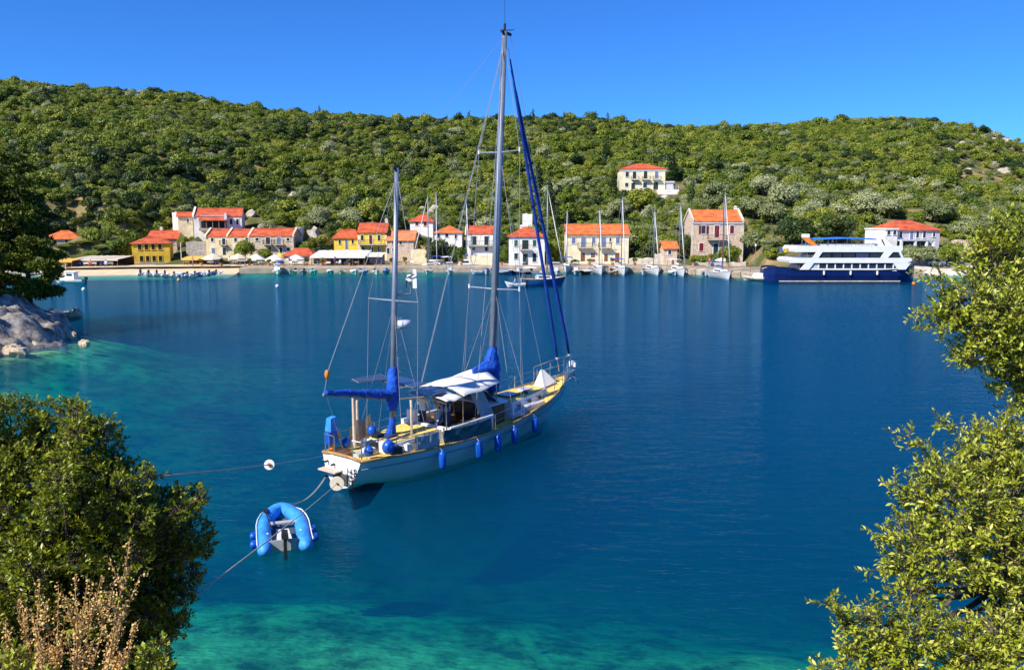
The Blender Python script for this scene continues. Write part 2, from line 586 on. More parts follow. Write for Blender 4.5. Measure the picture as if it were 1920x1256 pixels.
# sea bed
def bed(x, Y):
    Yb = Y + 0.22 * np.clip(x, -14, 14)                            # the drop-off runs slantwise across the cove
    zn = -0.45 - 1.35 * sstep(14, 20, Y) - 5.2 * sstep(18.0, 37.0, Yb) - 3.0 * sstep(24, 50, Y)
    zn = zn * (1 - 0.5 * sstep(-8, -24, x) * sstep(26, 34, Y))
    dh = np.maximum(-head_d(x, Y), 0)
    zh = -0.25 - 6.5 * (1 - np.exp(-(dh / 20) ** 1.25))
    df = np.maximum(shore_y(x) - Y, 0)
    zf = -0.4 - 6.2 * (1 - np.exp(-df / 22))
    k = 0.9
    z = -np.log(np.exp(-k * -zn) + np.exp(-k * -zh) + np.exp(-k * -zf) + 1e-9) / k
    z = -np.maximum(z, 0.2)
    z = z + fbm(x / 3.5 + 3, Y / 3.5, 4) * 0.9 * sstep(0.3, 1.5, -z)
    return z
gx = np.concatenate([np.arange(-170, -60, 5), np.arange(-60, 60, 0.8), np.arange(60, 171, 5)])
gy = np.concatenate([np.arange(12, 60, 0.6), np.arange(60, 168, 3.0)])
GX, GY = np.meshgrid(gx, gy, indexing='ij')
GZ = bed(GX, GY)
bed_m = bpy.data.materials.new('sea_bed')
bed_m.use_nodes = True
nt = bed_m.node_tree
n = nt.nodes
L = nt.links.new
b = n['Principled BSDF']
b.inputs['Roughness'].default_value = 0.95
b.inputs['Specular IOR Level'].default_value = 0.0
geo = n.new('ShaderNodeNewGeometry')
n1 = n.new('ShaderNodeTexNoise')
n1.inputs['Scale'].default_value = 0.10
n1.inputs['Detail'].default_value = 6
n1.inputs['Roughness'].default_value = 0.6
L(geo.outputs['Position'], n1.inputs['Vector'])
n2 = n.new('ShaderNodeTexNoise')
n2.inputs['Scale'].default_value = 0.9
n2.inputs['Detail'].default_value = 6
n2.inputs['Roughness'].default_value = 0.7
L(geo.outputs['Position'], n2.inputs['Vector'])
cr1 = n.new('ShaderNodeValToRGB')
cr1.color_ramp.elements[0].position = 0.38
cr1.color_ramp.elements[0].color = (0.14, 0.19, 0.08, 1)      # sea grass
cr1.color_ramp.elements[1].position = 0.52
cr1.color_ramp.elements[1].color = (0.66, 0.68, 0.30, 1)      # sand
L(n1.outputs[0], cr1.inputs[0])
cr2 = n.new('ShaderNodeValToRGB')
cr2.color_ramp.elements[0].position = 0.38
cr2.color_ramp.elements[0].color = (0.10, 0.13, 0.08, 1)      # weedy stones
cr2.color_ramp.elements[1].position = 0.56
cr2.color_ramp.elements[1].color = (1, 1, 1, 1)
L(n2.outputs[0], cr2.inputs[0])
mx = n.new('ShaderNodeMix')
mx.data_type = 'RGBA'
mx.blend_type = 'MULTIPLY'
mx.inputs[0].default_value = 0.8
L(cr1.outputs[0], mx.inputs[6])
L(cr2.outputs[0], mx.inputs[7])
# dark sea grass tone added mid-cove to mute the yacht's shadow, ragged edge
sp = n.new('ShaderNodeSeparateXYZ')
L(geo.outputs['Position'], sp.inputs[0])
def bmath(op, a, c):
    k = n.new('ShaderNodeMath')
    k.operation = op
    for i_, s_ in ((0, a), (1, c)):
        if isinstance(s_, (int, float)):
            k.inputs[i_].default_value = s_
        else:
            L(s_, k.inputs[i_])
    return k.outputs[0]
edge = bmath('ADD', bmath('ADD', sp.outputs[1], bmath('MULTIPLY', sp.outputs[0], 0.45)), bmath('MULTIPLY', bmath('SUBTRACT', n1.outputs[0], 0.5), 20.0))
edge = bmath('ADD', edge, bmath('MULTIPLY', bmath('SUBTRACT', n2.outputs[0], 0.5), 6.0))
mr = n.new('ShaderNodeMapRange')
mr.interpolation_type = 'SMOOTHSTEP'
mr.inputs[1].default_value = 19.5
mr.inputs[2].default_value = 41.0
L(edge, mr.inputs[0])
mr2 = n.new('ShaderNodeMapRange')
mr2.interpolation_type = 'SMOOTHSTEP'
mr2.inputs[1].default_value = -17.0
mr2.inputs[2].default_value = -9.0
L(bmath('ADD', sp.outputs[0], bmath('MULTIPLY', bmath('SUBTRACT', n1.outputs[0], 0.5), 10.0)), mr2.inputs[0])
mxg = n.new('ShaderNodeMix')
mxg.data_type = 'RGBA'
L(bmath('MULTIPLY', bmath('MULTIPLY', mr.outputs[0], mr2.outputs[0]), 0.88), mxg.inputs[0])
L(mx.outputs[2], mxg.inputs[6])
mxg.inputs[7].default_value = (0.035, 0.055, 0.025, 1)
L(mxg.outputs[2], b.inputs['Base Color'])
tag(link('sea_bed', np_mesh('sea_bed', np.stack([GX, GY, GZ], -1).reshape(-1, 3), grid_faces(*GX.shape), True), bed_m), kind='structure')

# water: a closed body whose volume absorbs red first, with a rippled mirror on top
wm = bpy.data.materials.new('sea_water')
wm.use_nodes = True
nt = wm.node_tree
n = nt.nodes
L = nt.links.new
n.clear()
out = n.new('ShaderNodeOutputMaterial')
geo = n.new('ShaderNodeNewGeometry')
def wnoise(scale, sx, sy, detail, rot):
    mp = n.new('ShaderNodeMapping')
    mp.inputs['Scale'].default_value = (sx, sy, 1)
    mp.inputs['Rotation'].default_value = (0, 0, rot)
    L(geo.outputs['Position'], mp.inputs[0])
    q = n.new('ShaderNodeTexNoise')
    q.inputs['Scale'].default_value = scale
    q.inputs['Detail'].default_value = detail
    q.inputs['Roughness'].default_value = 0.55
    L(mp.outputs[0], q.inputs['Vector'])
    return q.outputs[0]
def wmath(op, a, c):
    q = n.new('ShaderNodeMath')
    q.operation = op
    for k, s in ((0, a), (1, c)):
        if isinstance(s, (int, float)):
            q.inputs[k].default_value = s
        else:
            L(s, q.inputs[k])
    return q.outputs[0]
rip = wnoise(1.6, 0.55, 1.3, 3, 0.18)
fine = wnoise(5.0, 0.6, 1.4, 2, 0.1)
swell = wnoise(0.35, 0.5, 1.2, 2, -0.25)
calm = wnoise(0.035, 0.45, 1.6, 2, 0.1)
height = wmath('ADD', wmath('ADD', wmath('MULTIPLY', rip, 0.095), wmath('MULTIPLY', fine, 0.034)), wmath('MULTIPLY', swell, 0.09))
height = wmath('MULTIPLY', height, wmath('ADD', 0.35, calm))
bp = n.new('ShaderNodeBump')
bp.inputs['Strength'].default_value = 0.9
bp.inputs['Distance'].default_value = 1.0
L(height, bp.inputs['Height'])
gl = n.new('ShaderNodeBsdfGlossy')
gl.inputs['Roughness'].default_value = 0.06
gl.inputs['Color'].default_value = (0.38, 0.70, 1.0, 1)
L(bp.outputs[0], gl.inputs['Normal'])
fr = n.new('ShaderNodeFresnel')
fr.inputs['IOR'].default_value = 1.33
L(bp.outputs[0], fr.inputs['Normal'])
tr = n.new('ShaderNodeBsdfTransparent')
df = n.new('ShaderNodeBsdfDiffuse')
df.inputs['Color'].default_value = (0.000, 0.100, 0.310, 1)
below = n.new('ShaderNodeMixShader')
below.inputs[0].default_value = 0.06
L(tr.outputs[0], below.inputs[1])
L(df.outputs[0], below.inputs[2])
top = n.new('ShaderNodeMixShader')
L(wmath('MULTIPLY', fr.outputs[0], 0.45), top.inputs[0])
L(below.outputs[0], top.inputs[1])
L(gl.outputs[0], top.inputs[2])
L(top.outputs[0], out.inputs['Surface'])
ab = n.new('ShaderNodeVolumeAbsorption')
ab.inputs['Color'].default_value = (0.08, 0.82, 0.84, 1)
ab.inputs['Density'].default_value = 0.50
vs = n.new('ShaderNodeVolumeScatter')
vs.inputs['Color'].default_value = (0.02, 0.40, 1.0, 1)
vs.inputs['Density'].default_value = 0.048
ads = n.new('ShaderNodeAddShader')
L(ab.outputs[0], ads.inputs[0])
L(vs.outputs[0], ads.inputs[1])
L(ads.outputs[0], out.inputs['Volume'])
wat = MB()
wat.box(-420, 420, -14, 175, -14, 0)
tag(wat.build('water', wm), kind='structure')

# boulders at the foot of the headland
def rock_mesh(seed, sx, sy, sz, nu=14, nv=9):
    rg = random.Random(seed)
    b = MB().sphere((0, 0, 0), 1, nu, nv)
    off = Vector((rg.random() * 50, rg.random() * 50, rg.random() * 50))
    vs = []
    for p in b.v:
        q = Vector(p)
        k = 1 + 0.55 * mnoise.fractal(q * 1.1 + off, 1.0, 2.0, 4)
        q = q * k
        vs.append((q.x * sx, q.y * sy, q.z * sz))
    b.v = vs
    return b.mesh('boulder')
tan_rock = mat('tan_limestone', (0.50, 0.40, 0.28), 0.9, 0.3, 1.4, 0.8, 4, col2=(0.28, 0.23, 0.17))
for k, (px, py, r, lab) in enumerate([
        (98, 632, 0.95, 'large tan boulder at the foot of the grey headland cliff'),
        (52, 634, 0.62, 'small pale boulder against the cliff left of the large tan boulder'),
        (128, 632, 0.55, 'low ochre boulder right of the large tan boulder at the waterline'),
        (158, 645, 0.36, 'flat little rock awash in the shallows off the headland'),
        (62, 648, 0.7, 'ochre boulder at the waterline below the small pale boulder'),
        (30, 660, 0.6, 'brown boulder at the waterline by the left edge of the picture'),
        (138, 592, 0.7, 'dark boulder at the tip of the headland behind the others')]):
    p = PZ(px, py, 0.1)
    o = link('boulder', rock_mesh(k + 3, r * 1.3, r, r * 0.95), tan_rock, None, (p.x, p.y, 0.1))
    tag(o, lab, 'rock')
# ------------------------------------------------------------------ houses
BLOCK = []          # photo rectangles kept free of wood: x0, y0, x1, y1, distance
def roof_gable(b, W, D, ze, zr, ov=0.35, t=0.16, hip=0.0, back=True):
    """ridge along x; hip = how far each end of the ridge is pulled in"""
    x0, x1, y0, y1 = -W / 2 - ov, W / 2 + ov, -ov, D + ov
    ym = D / 2
    k = (zr - ze) / (D / 2)
    zo = ze - k * ov if hip == 0 else ze - 0.12
    r0, r1 = x0 + hip, x1 - hip
    A, B_, C_, D_ = (x0, y0, zo), (x1, y0, zo), (x1, y1, zo), (x0, y1, zo)
    E, F_ = (r0, ym, zr), (r1, ym, zr)
    top = [A, B_, C_, D_, E, F_]
    bot = [(p[0], p[1], p[2] - t) for p in top]
    fs = [(0, 1, 5, 4), (2, 3, 4, 5), (1, 2, 5), (3, 0, 4)]
    if hip == 0:
        fs = fs[:2]
    f2 = [tuple(i + 6 for i in q[::-1]) for q in fs]
    ed = [(0, 6, 7, 1), (2, 8, 9, 3)] + ([(1, 7, 8, 2), (3, 9, 6, 0)] if hip > 0 else [(0, 4, 10, 6), (4, 3, 9, 10), (1, 7, 11, 5), (5, 11, 8, 2)])
    b.add(top + bot, fs + f2 + ed)
    return E, F_
def win_meshes(w, h, style):
    """frame ring, pane and shutter leaves of one window, standing off a wall in the plane y=0 (outside is -y)"""
    key = (round(w, 2), round(h, 2), style)
    if key in WINC:
        return WINC[key]
    fw = 0.10
    f = MB()
    f.box(-w / 2 - fw, w / 2 + fw, -0.07, 0.03, h, h + fw)
    f.box(-w / 2 - fw, -w / 2, -0.07, 0.03, 0, h)
    f.box(w / 2, w / 2 + fw, -0.07, 0.03, 0, h)
    f.box(-w / 2 - fw - 0.06, w / 2 + fw + 0.06, -0.13, 0.03, -0.09, 0)
    p = MB().box(-w / 2, w / 2, -0.015, 0.02, 0, h)
    p.box(-0.025, 0.025, -0.04, -0.016, 0, h)
    p.box(-w / 2, w / 2, -0.035, -0.017, h * 0.6, h * 0.6 + 0.04)
    s = None
    if style == 'open':
        s = MB().box(-w / 2 - fw - w * 0.5, -w / 2 - fw - 0.01, -0.13, -0.075, 0.02, h - 0.02)
        s2 = MB().box(w / 2 + fw + 0.01, w / 2 + fw + w * 0.5, -0.13, -0.075, 0.02, h - 0.02)
        s = [s.mesh('shutter'), s2.mesh('shutter')]
    elif style == 'shut':
        ms = []
        for sg in (-1, 1):
            q = MB()
            a, c = sorted((sg * 0.012, sg * (w / 2 - 0.005)))
            q.box(a, c, -0.06, -0.03, 0.01, h - 0.01)
            for k in range(7):
                z = 0.1 + k * (h - 0.2) / 7
                q.box(a + 0.05, c - 0.05, -0.075, -0.061, z, z + (h - 0.2) / 12)
            ms.append(q.mesh('shutter'))
        s = ms
    WINC[key] = (f.mesh('window'), p.mesh('pane'), s)
    return WINC[key]
WINC = {}
def window(parent, x, z, w, h, style='plain', trim=None, sh=None, y=0.0, rz=0.0, name='window'):
    fm, pm, sm = win_meshes(w, h, style)
    trim = trim or white_paint
    fm2 = fm
    o = bpy.data.objects.new(name, fm2)
    if not fm2.materials:
        fm2.materials.append(white_paint)
    COL.objects.link(o)
    o.parent = parent
    o.location = (x, y, z)
    o.rotation_euler = (0, 0, rz)
    o.material_slots[0].link = 'OBJECT'
    o.material_slots[0].material = trim
    p = link('pane', pm, glass_dark, o)
    if sm:
        for q in sm:
            if not q.materials:
                q.materials.append(sh_green)
            s = link('shutter', q, None, o)
            s.material_slots[0].link = 'OBJECT'
            s.material_slots[0].material = sh or sh_green
    return o
def door(parent, x, z, w, h, m, trim=None):
    o = MB().box(-w / 2, w / 2, -0.03, 0.02, 0, h).box(-w / 2 + 0.1, -0.04, -0.05, -0.031, 0.15, h * 0.45).box(0.04, w / 2 - 0.1, -0.05, -0.031, 0.15, h * 0.45)\
        .box(-w / 2 + 0.1, -0.04, -0.05, -0.031, h * 0.52, h - 0.12).box(0.04, w / 2 - 0.1, -0.05, -0.031, h * 0.52, h - 0.12).build('door', m, parent, loc=(x, 0, z))
    f = MB().box(-w / 2 - 0.12, -w / 2, -0.06, 0.02, 0, h + 0.12).box(w / 2, w / 2 + 0.12, -0.06, 0.02, 0, h + 0.12).box(-w / 2, w / 2, -0.06, 0.02, h, h + 0.12)
    f.build('door_frame', trim or white_paint, o)
    return o
def balcony(parent, x, z, w, d=1.1, rail=iron):
    o = MB().box(-w / 2, w / 2, -d, 0, -0.14, 0).box(-w / 2 + 0.25, -w / 2 + 0.4, -d * 0.7, 0, -0.45, -0.142).box(w / 2 - 0.4, w / 2 - 0.25, -d * 0.7, 0, -0.45, -0.142).build('balcony', pale_stone, parent, loc=(x, 0, z))
    r = MB()
    for zz in (0.08, 0.95):
        r.tube([(-w / 2 + 0.03, 0, zz), (-w / 2 + 0.03, -d + 0.04, zz), (w / 2 - 0.03, -d + 0.04, zz), (w / 2 - 0.03, 0, zz)], 0.028, 4)
    k = max(5, int(w / 0.16))
    for i in range(k + 1):
        xx = -w / 2 + 0.03 + (w - 0.06) * i / k
        r.tube([(xx, -d + 0.04, 0), (xx, -d + 0.04, 0.95)], 0.014, 4, False)
    for i in range(1, 7):
        for sg in (-1, 1):
            r.tube([(sg * (w / 2 - 0.03), -d * i / 7, 0), (sg * (w / 2 - 0.03), -d * i / 7, 0.95)], 0.014, 4, False)
    r.build('railing', rail, o)
    return o
def chimney(parent, x, y, z, h=1.0, m=None):
    c = MB().box(-0.3, 0.3, -0.25, 0.25, -0.8, h).box(-0.38, 0.38, -0.33, 0.33, h, h + 0.12).box(-0.2, 0.2, -0.16, 0.16, h + 0.12, h + 0.4)
    return c.build('chimney', m or white_plaster, parent, loc=(x, y, z))

def house(label, x0, x1, ybase, yeave, yridge, Y=None, depth=7.5, wall=white_plaster, roof=roof_red, hip=0.0, wins=(), doors=(), bals=(), rot=0.0,
          trim=None, sh=None, cornice=None, parapet=None, name='house', chims=(), quoin=None, plinth=None, side=0, flank=()):
    """x0,x1,y*: where the front stands in the photo; Y its distance (None: where the sight line meets the slope)"""
    xc = (x0 + x1) / 2
    if Y is None:
        Y = ground_hit(xc, ybase).y
    p = PY(xc, ybase, Y)
    W = (PY(x1, ybase, Y).x - PY(x0, ybase, Y).x) / math.cos(R(rot))
    zb = p.z
    ze = PY(xc, yeave, Y).z - zb
    zr = PY(xc, yridge, Y + depth / 2).z - zb
    root = empty(name, (p.x, Y, zb), R(rot), label, 'house', None)
    BLOCK.append((x0 - 3, yridge - 2, x1 + 3, ybase, Y + depth))
    lx = lambda px: (PY(px, ybase, Y).x - p.x) / math.cos(R(rot))
    lz = lambda py: PY(xc, py, Y).z - zb
    b = MB()
    if hip > 0:
        b.box(-W / 2, W / 2, 0, depth, -6, ze)
    else:
        k = zr - 0.2
        b.prism([(0, -6), (depth, -6), (depth, ze), (depth / 2, k), (0, ze)], -W / 2, W / 2, 'x')
    b.build('wall', wall, root)
    rb = MB()
    E, F_ = roof_gable(rb, W, depth, ze, zr, hip=hip, ov=0.35 if not parapet else 0.12)
    ro = rb.build('roof', roof, root)
    MB().tube([E, ((E[0] + F_[0]) / 2, E[1], E[2] + 0.03), F_], 0.13, 6).build('ridge_cap', roof, ro)
    for (cx, h) in chims:
        chimney(ro, lx(cx), depth * 0.55, zr - 0.3, h)
    if cornice:
        MB().box(-W / 2 - 0.2, W / 2 + 0.2, -0.2, -0.001, ze - 0.62, ze - 0.36).box(-W / 2 - 0.1, W / 2 + 0.1, -0.11, -0.001, ze - 0.8, ze - 0.622).build('cornice', cornice, root)
    if plinth:
        MB().box(-W / 2 - 0.05, W / 2 + 0.05, -0.06, depth + 0.05, -6, plinth[1]).build('plinth', plinth[0], root)
    if quoin:
        for sg in (-1, 1):
            MB().box(sg * W / 2 - 0.25, sg * W / 2 + 0.25, -0.05, 0.3, -4, ze - 0.82).build('pilaster', quoin, root)
    if parapet:
        for sg in parapet[0]:
            x = sg * W / 2
            MB().prism([(-0.25, ze - 0.3), (depth / 2, zr - 0.1), (depth + 0.25, ze - 0.3), (depth + 0.25, ze + 0.25), (depth / 2, zr + 0.4), (-0.25, ze + 0.25)], x - 0.2, x + 0.2, 'x').build('gable_parapet', parapet[1], root)
    for wdef in wins:
        px, yt, yb, wp = wdef[:4]
        st = wdef[4] if len(wdef) > 4 else 'plain'
        z0, z1 = lz(yb), lz(yt)
        ww = abs(lx(px + wp / 2) - lx(px - wp / 2))
        window(root, lx(px), z0, ww, z1 - z0, st, wdef[6] if len(wdef) > 6 else trim, wdef[5] if len(wdef) > 5 else sh)
    for (px, yt, yb, wp, m) in doors:
        door(root, lx(px), lz(yb), abs(lx(px + wp / 2) - lx(px - wp / 2)), lz(yt) - lz(yb), m, trim)
    for (bx0, bx1, yf) in bals:
        balcony(root, lx((bx0 + bx1) / 2), lz(yf), lx(bx1) - lx(bx0))
    for (yy, z0f, w_, h_) in flank:        # windows in the left flank, as fractions of depth and eave height
        window(root, -W / 2, ze * z0f, w_, h_, 'plain', trim, None, y=depth * yy, rz=-PI / 2)
    root['_dim'] = (W, depth, ze, zr)
    return root, lx, lz, W, ze, zr

def W4(xs, yt, yb, w, *a):
    return [(x, yt, yb, w) + a for x in xs]

# 1 white house behind the pine
house('white house with an orange hipped roof half hidden behind the dark pine', 84, 146, 470, 447, 433, Y=182, depth=8, wall=grey_and_shade_plaster, roof=roof_orange, hip=3.2, rot=14,  # white walls in grey: the front's shade is put into the colour
      wins=[(125, 450, 461, 6), (106, 450, 461, 6)], doors=[(137, 452, 468, 7, sh_dkgreen)])
# 2 ochre house
house('ochre yellow house with two rows of four windows at the beach', 254, 316, 501, 455, 445, Y=170, depth=8, wall=ochre_plaster, roof=roof_red, hip=2.6, rot=18,
      wins=W4((267, 278, 289, 300), 458, 468, 5.5, 'plain', None, ochre_plaster) + W4((269, 279, 289.5, 300), 480, 490, 5.5, 'plain', None, ochre_plaster),
      plinth=(grey_and_shade_plaster, 0.95), flank=[(0.35, 0.62, 0.9, 1.3), (0.7, 0.62, 0.9, 1.3), (0.5, 0.2, 1.0, 1.9)])
# 3 pink gabled house behind it
hs = house('pale pink stone house with red roof and white chimney behind the ochre house', 281, 331, 478, 446, 433, Y=184, depth=8, wall=pink_stone, roof=roof_red, rot=10,
           wins=[(294, 448, 456, 5), (306, 448, 456, 5), (322, 450, 458, 5)], chims=((297, 0.8),))
# 4 upper terrace complex
house('little cream house with red roof left of the big veranda house', 337, 361, 440, 405, 398, Y=188, depth=6.5, wall=cream, roof=roof_red, rot=20, wins=[(353, 411, 417, 3.5)])
root, lx, lz, W, ze, zr = house('large white veranda house with long red roof above the terrace row', 368, 451, 438, 405, 391, Y=186, depth=9, wall=white_plaster, roof=roof_red, rot=14,
      wins=[(432.5, 411, 421, 4.5), (443.5, 411, 421, 4.5)], flank=[(0.5, 0.55, 0.8, 1.5)], parapet=((-1,), white_plaster))
vx0, vx1 = lx(379), lx(426)
ver = MB().hexa([(vx0, -2.6, lz(414)), (vx1, -2.6, lz(414)), (vx1, 0, lz(409)), (vx0, 0, lz(409))], [(vx0, -2.6, lz(413)), (vx1, -2.6, lz(413)), (vx1, 0, lz(408) + 0.1), (vx0, 0, lz(408) + 0.1)]).build('veranda_roof', roof_red, root)
for k in range(5):
    xx = vx0 + 0.3 + (vx1 - vx0 - 0.6) * k / 4
    MB().box(xx - 0.09, xx + 0.09, -2.4, -2.22, lz(428), lz(413.5)).build('veranda_post', wood, root)
MB().box(vx0, vx1, -2.7, -0.01, lz(432), lz(428)).build('veranda_floor', grey_stone, root)
MB().box(vx0 + 0.2, vx1 - 0.2, -0.06, -0.01, lz(427.8), lz(414.5)).build('veranda_dark_sheet', glass_dark, root)  # dark sheet across the back of the veranda
MB().box(lx(379), lx(420), -0.12, -0.01, lz(406.8), lz(403.5)).build('fascia_board', grey_and_shade_plaster, root)
MB().box(lx(423), lx(427), -2.7, 0.0, lz(412), lz(400)).build('side_wall', white_plaster, root)
# 5 terrace of three
house('left of three joined cream houses under red roofs, beside the grey stone wall', 388, 428, 484, 443, 430, Y=177, depth=8, wall=cream, roof=roof_red, parapet=((-1, 1), cream), rot=3,
      wins=[(400, 446, 453, 5, 'plain')], doors=[(401, 465, 478, 6.5, sh_blue), (421, 465, 478, 6, sh_dkgreen), (421, 447, 459, 6, sh_dkgreen)], bals=[(415, 428, 459)])
house('middle of three joined cream houses, partly hidden by a round green tree', 429, 468, 484, 443, 430, Y=177, depth=8, wall=cream, roof=roof_red, parapet=((1,), pale_cream), rot=3,
      wins=[(443.5, 446, 453, 5), (464, 446, 453, 5)], doors=[(450, 465, 478, 6.5, sh_dkgreen)])
house('right and longest of three joined houses with beige stone front', 470, 551, 484, 442, 429, Y=177, depth=8, wall=beige_stone, roof=roof_red, parapet=((1,), beige_stone), rot=3,
      wins=[(484, 446, 452, 6, 'plain'), (541, 446, 452, 5.5), (541, 464, 471, 6), (507, 463, 473, 5)], doors=[(504, 445, 458, 8, sh_dkgreen), (524, 445, 458, 8, sh_blue), (527, 464, 477, 5, sh_dkgreen)],
      bals=[(496, 512, 458), (516, 534, 458)])
# 6 low red-roofed tavern behind the awnings
house('low tavern with bright red roof behind the white umbrellas', 532, 588, 496, 478, 466, Y=168, depth=6, wall=beige_stone, roof=roof_red, hip=2.0, wins=W4((545, 560, 575), 483, 489, 5))
# 7 yellow pair
house('low bright yellow house with dark shutters joined to a taller yellow house', 627, 671, 480, 445, 431, Y=176, depth=7.5, wall=yellow_plaster, roof=roof_red, hip=1.2, rot=3,
      wins=[(638, 450, 458, 4, 'plain', sh_dkgreen), (662, 449, 457, 4, 'plain', sh_dkgreen)], doors=[(650.5, 450, 467, 5, sh_blue)], trim=pale_cream)
root, lx, lz, W, ze, zr = house('taller bright yellow house with balcony above the white awning', 674, 724, 486, 434, 419, Y=174, depth=8, wall=yellow_plaster, roof=roof_red, rot=3,
      wins=[(680.5, 441, 451, 5, 'plain'), (711.5, 441, 451, 5), (681, 463, 468, 6), (711.5, 463, 473, 5)], doors=[(696, 441, 457, 5.5, sh_red), (697, 463, 474, 6, sh_dkgreen)], bals=[(674, 723, 458)], trim=pale_cream, quoin=pale_cream, chims=((722, 1.0),))
# 8 pink with green shutters
house('small pinkish house with faded orange roof and green shutters behind the mizzen mast', 727, 776, 490, 449, 433, Y=173, depth=7.5, wall=pink_stone, roof=roof_salmon,
      wins=[(737, 452, 458, 4, 'shut', sh_green), (752, 452, 459, 5, 'shut', sh_green), (737, 466, 470, 3)], doors=[(728.5, 465, 475, 5, sh_dkgreen)])
# 9 upper white
house('small white house with red hipped roof and red shutters high above the quay', 769, 812, 436, 414, 403, Y=188, depth=7, wall=white_plaster, roof=roof_red, hip=2.2,
      wins=[(782, 416, 423, 6, 'shut', sh_red), (797.5, 416, 424, 6, 'shut', sh_red)])
# 10 white, hipped orange, half hidden
house('white house with low orange hipped roof above dark bushes', 815, 866, 462, 435, 424, Y=180, depth=8, wall=white_plaster, roof=roof_orange, hip=3.0,
      wins=[(823, 438, 445, 5), (838, 438, 445, 6), (855, 440, 448, 5)])
# 11 white two storey beside the main mast
house('white two-storey house with long balcony left of the main mast', 874, 930, 484, 438, 424, Y=172, depth=8, wall=white_plaster, roof=roof_red, parapet=((-1,), white_plaster),
      wins=[(888, 464, 469, 6), (913, 463, 471, 7)], doors=[(889.5, 443, 459, 8.5, sh_dkgreen), (912.5, 443, 459, 8.5, sh_dkgreen)], bals=[(877, 928, 460)])
# 12 tall white with green shutters
house('tall white house with green shutters and a small centre balcony on the quay', 954, 1021, 503, 442, 427, Y=164, depth=9, wall=white_plaster, roof=roof_red, hip=3.2,
      wins=[(967.5, 450, 462, 6.5, 'shut', sh_green), (1002, 450, 462, 6.5, 'shut', sh_green), (967.5, 475, 486, 7, 'shut', sh_dkgreen), (1002, 475, 491, 7.5, 'shut', sh_dkgreen)],
      doors=[(985, 450, 467, 12, sh_dkgreen), (985, 476, 497, 10, sh_dkgreen)], bals=[(974, 997, 468)], chims=((978, 0.5),))
# 13 long cream
house('long cream house with orange roof and two balconies on the quay', 1063, 1178, 497, 438, 421, Y=169, depth=9, wall=pale_cream, roof=roof_orange, cornice=pale_stone,
      wins=[(1075, 445, 457, 7, 'shut', sh_blue), (1112.5, 445, 457, 6.5, 'shut', sh_blue), (1143.5, 446, 453, 3.5), (1157.5, 445, 457, 7, 'shut', sh_blue)],
      doors=[(1093.5, 445, 463, 9, sh_blue), (1131, 445, 463, 9, sh_blue), (1092.5, 474, 490, 8.5, door_brown), (1111.5, 474, 491, 8, door_brown), (1157, 474, 492, 8.5, door_brown), (1136, 476, 490, 7, door_brown)],
      bals=[(1082, 1110, 464), (1121, 1145, 464)])
# 14 tiny
house('tiny stone hut with orange roof and one small window beside the sailboats', 1244, 1269, 503, 464, 453, Y=166, depth=4.5, wall=pink_stone, roof=roof_orange, wins=[(1255, 469, 477, 6, 'plain', sh_blue)], doors=[(1261, 485, 499, 5, door_brown)])
# 15 pink stone
house('pink stone two-storey house with oxblood shutters and orange roof', 1297, 1390, 494, 414, 394, Y=172, depth=8.5, wall=pink_stone, roof=roof_orange, cornice=grey_and_shade_plaster,
      wins=[(1317, 423, 438, 8, 'open', sh_red), (1370, 423, 438, 7.5, 'shut', sh_red), (1314, 456, 471, 8, 'shut', sh_red)], doors=[(1342, 423, 445, 9, sh_red), (1341, 457, 476, 9, sh_dkgreen)],
      bals=[(1324, 1360, 449)], quoin=pale_stone, parapet=((1, -1), pale_stone), chims=((1386, 0.8),))
# 16 hillside yellow
root, lx, lz, W, ze, zr = house('pale yellow house with four arched balconies alone on the wooded hillside', 1162, 1246, 362, 316, 308, Y=None, depth=9, wall=pale_cream, roof=roof_red, hip=5.0, cornice=white_plaster, rot=-3,
      wins=[(1175.5, 322, 332, 6, 'plain'), (1175, 343, 350, 6), (1209, 343, 352, 7)], doors=[(1189, 322, 335, 6.5, sh_dkgreen), (1209.5, 321, 335, 6.5, sh_dkgreen), (1230, 321, 335, 6.5, sh_blue), (1229, 342, 356, 9, sh_dkgreen), (1187, 343, 355, 7, sh_dkgreen)],
      bals=[(1183, 1197, 337), (1203, 1218, 337), (1223, 1238, 337)], trim=white_plaster)
MB().box(lx(1247), lx(1262), 0.5, 7, -4, lz(343)).box(lx(1245), lx(1264), 0.2, 7.2, lz(342.9), lz(340)).build('annex', grey_and_shade_plaster, root)
MB().box(lx(1230), lx(1268), -4.5, -0.1, -9, lz(357)).build('terrace_wall', white_plaster, root)
tr_ = MB()
for zz in (0.35, 0.9):
    tr_.tube([(lx(1231), -4.4, lz(357) + zz), (lx(1267), -4.4, lz(357) + zz)], 0.05, 5)
for k in range(9):
    xx = lx(1231) + (lx(1267) - lx(1231)) * k / 8
    tr_.tube([(xx, -4.4, lz(357)), (xx, -4.4, lz(357) + 0.95)], 0.04, 5)
tr_.build('railing', white_paint, root)
BLOCK.append((1226, 338, 1272, 374, 262))
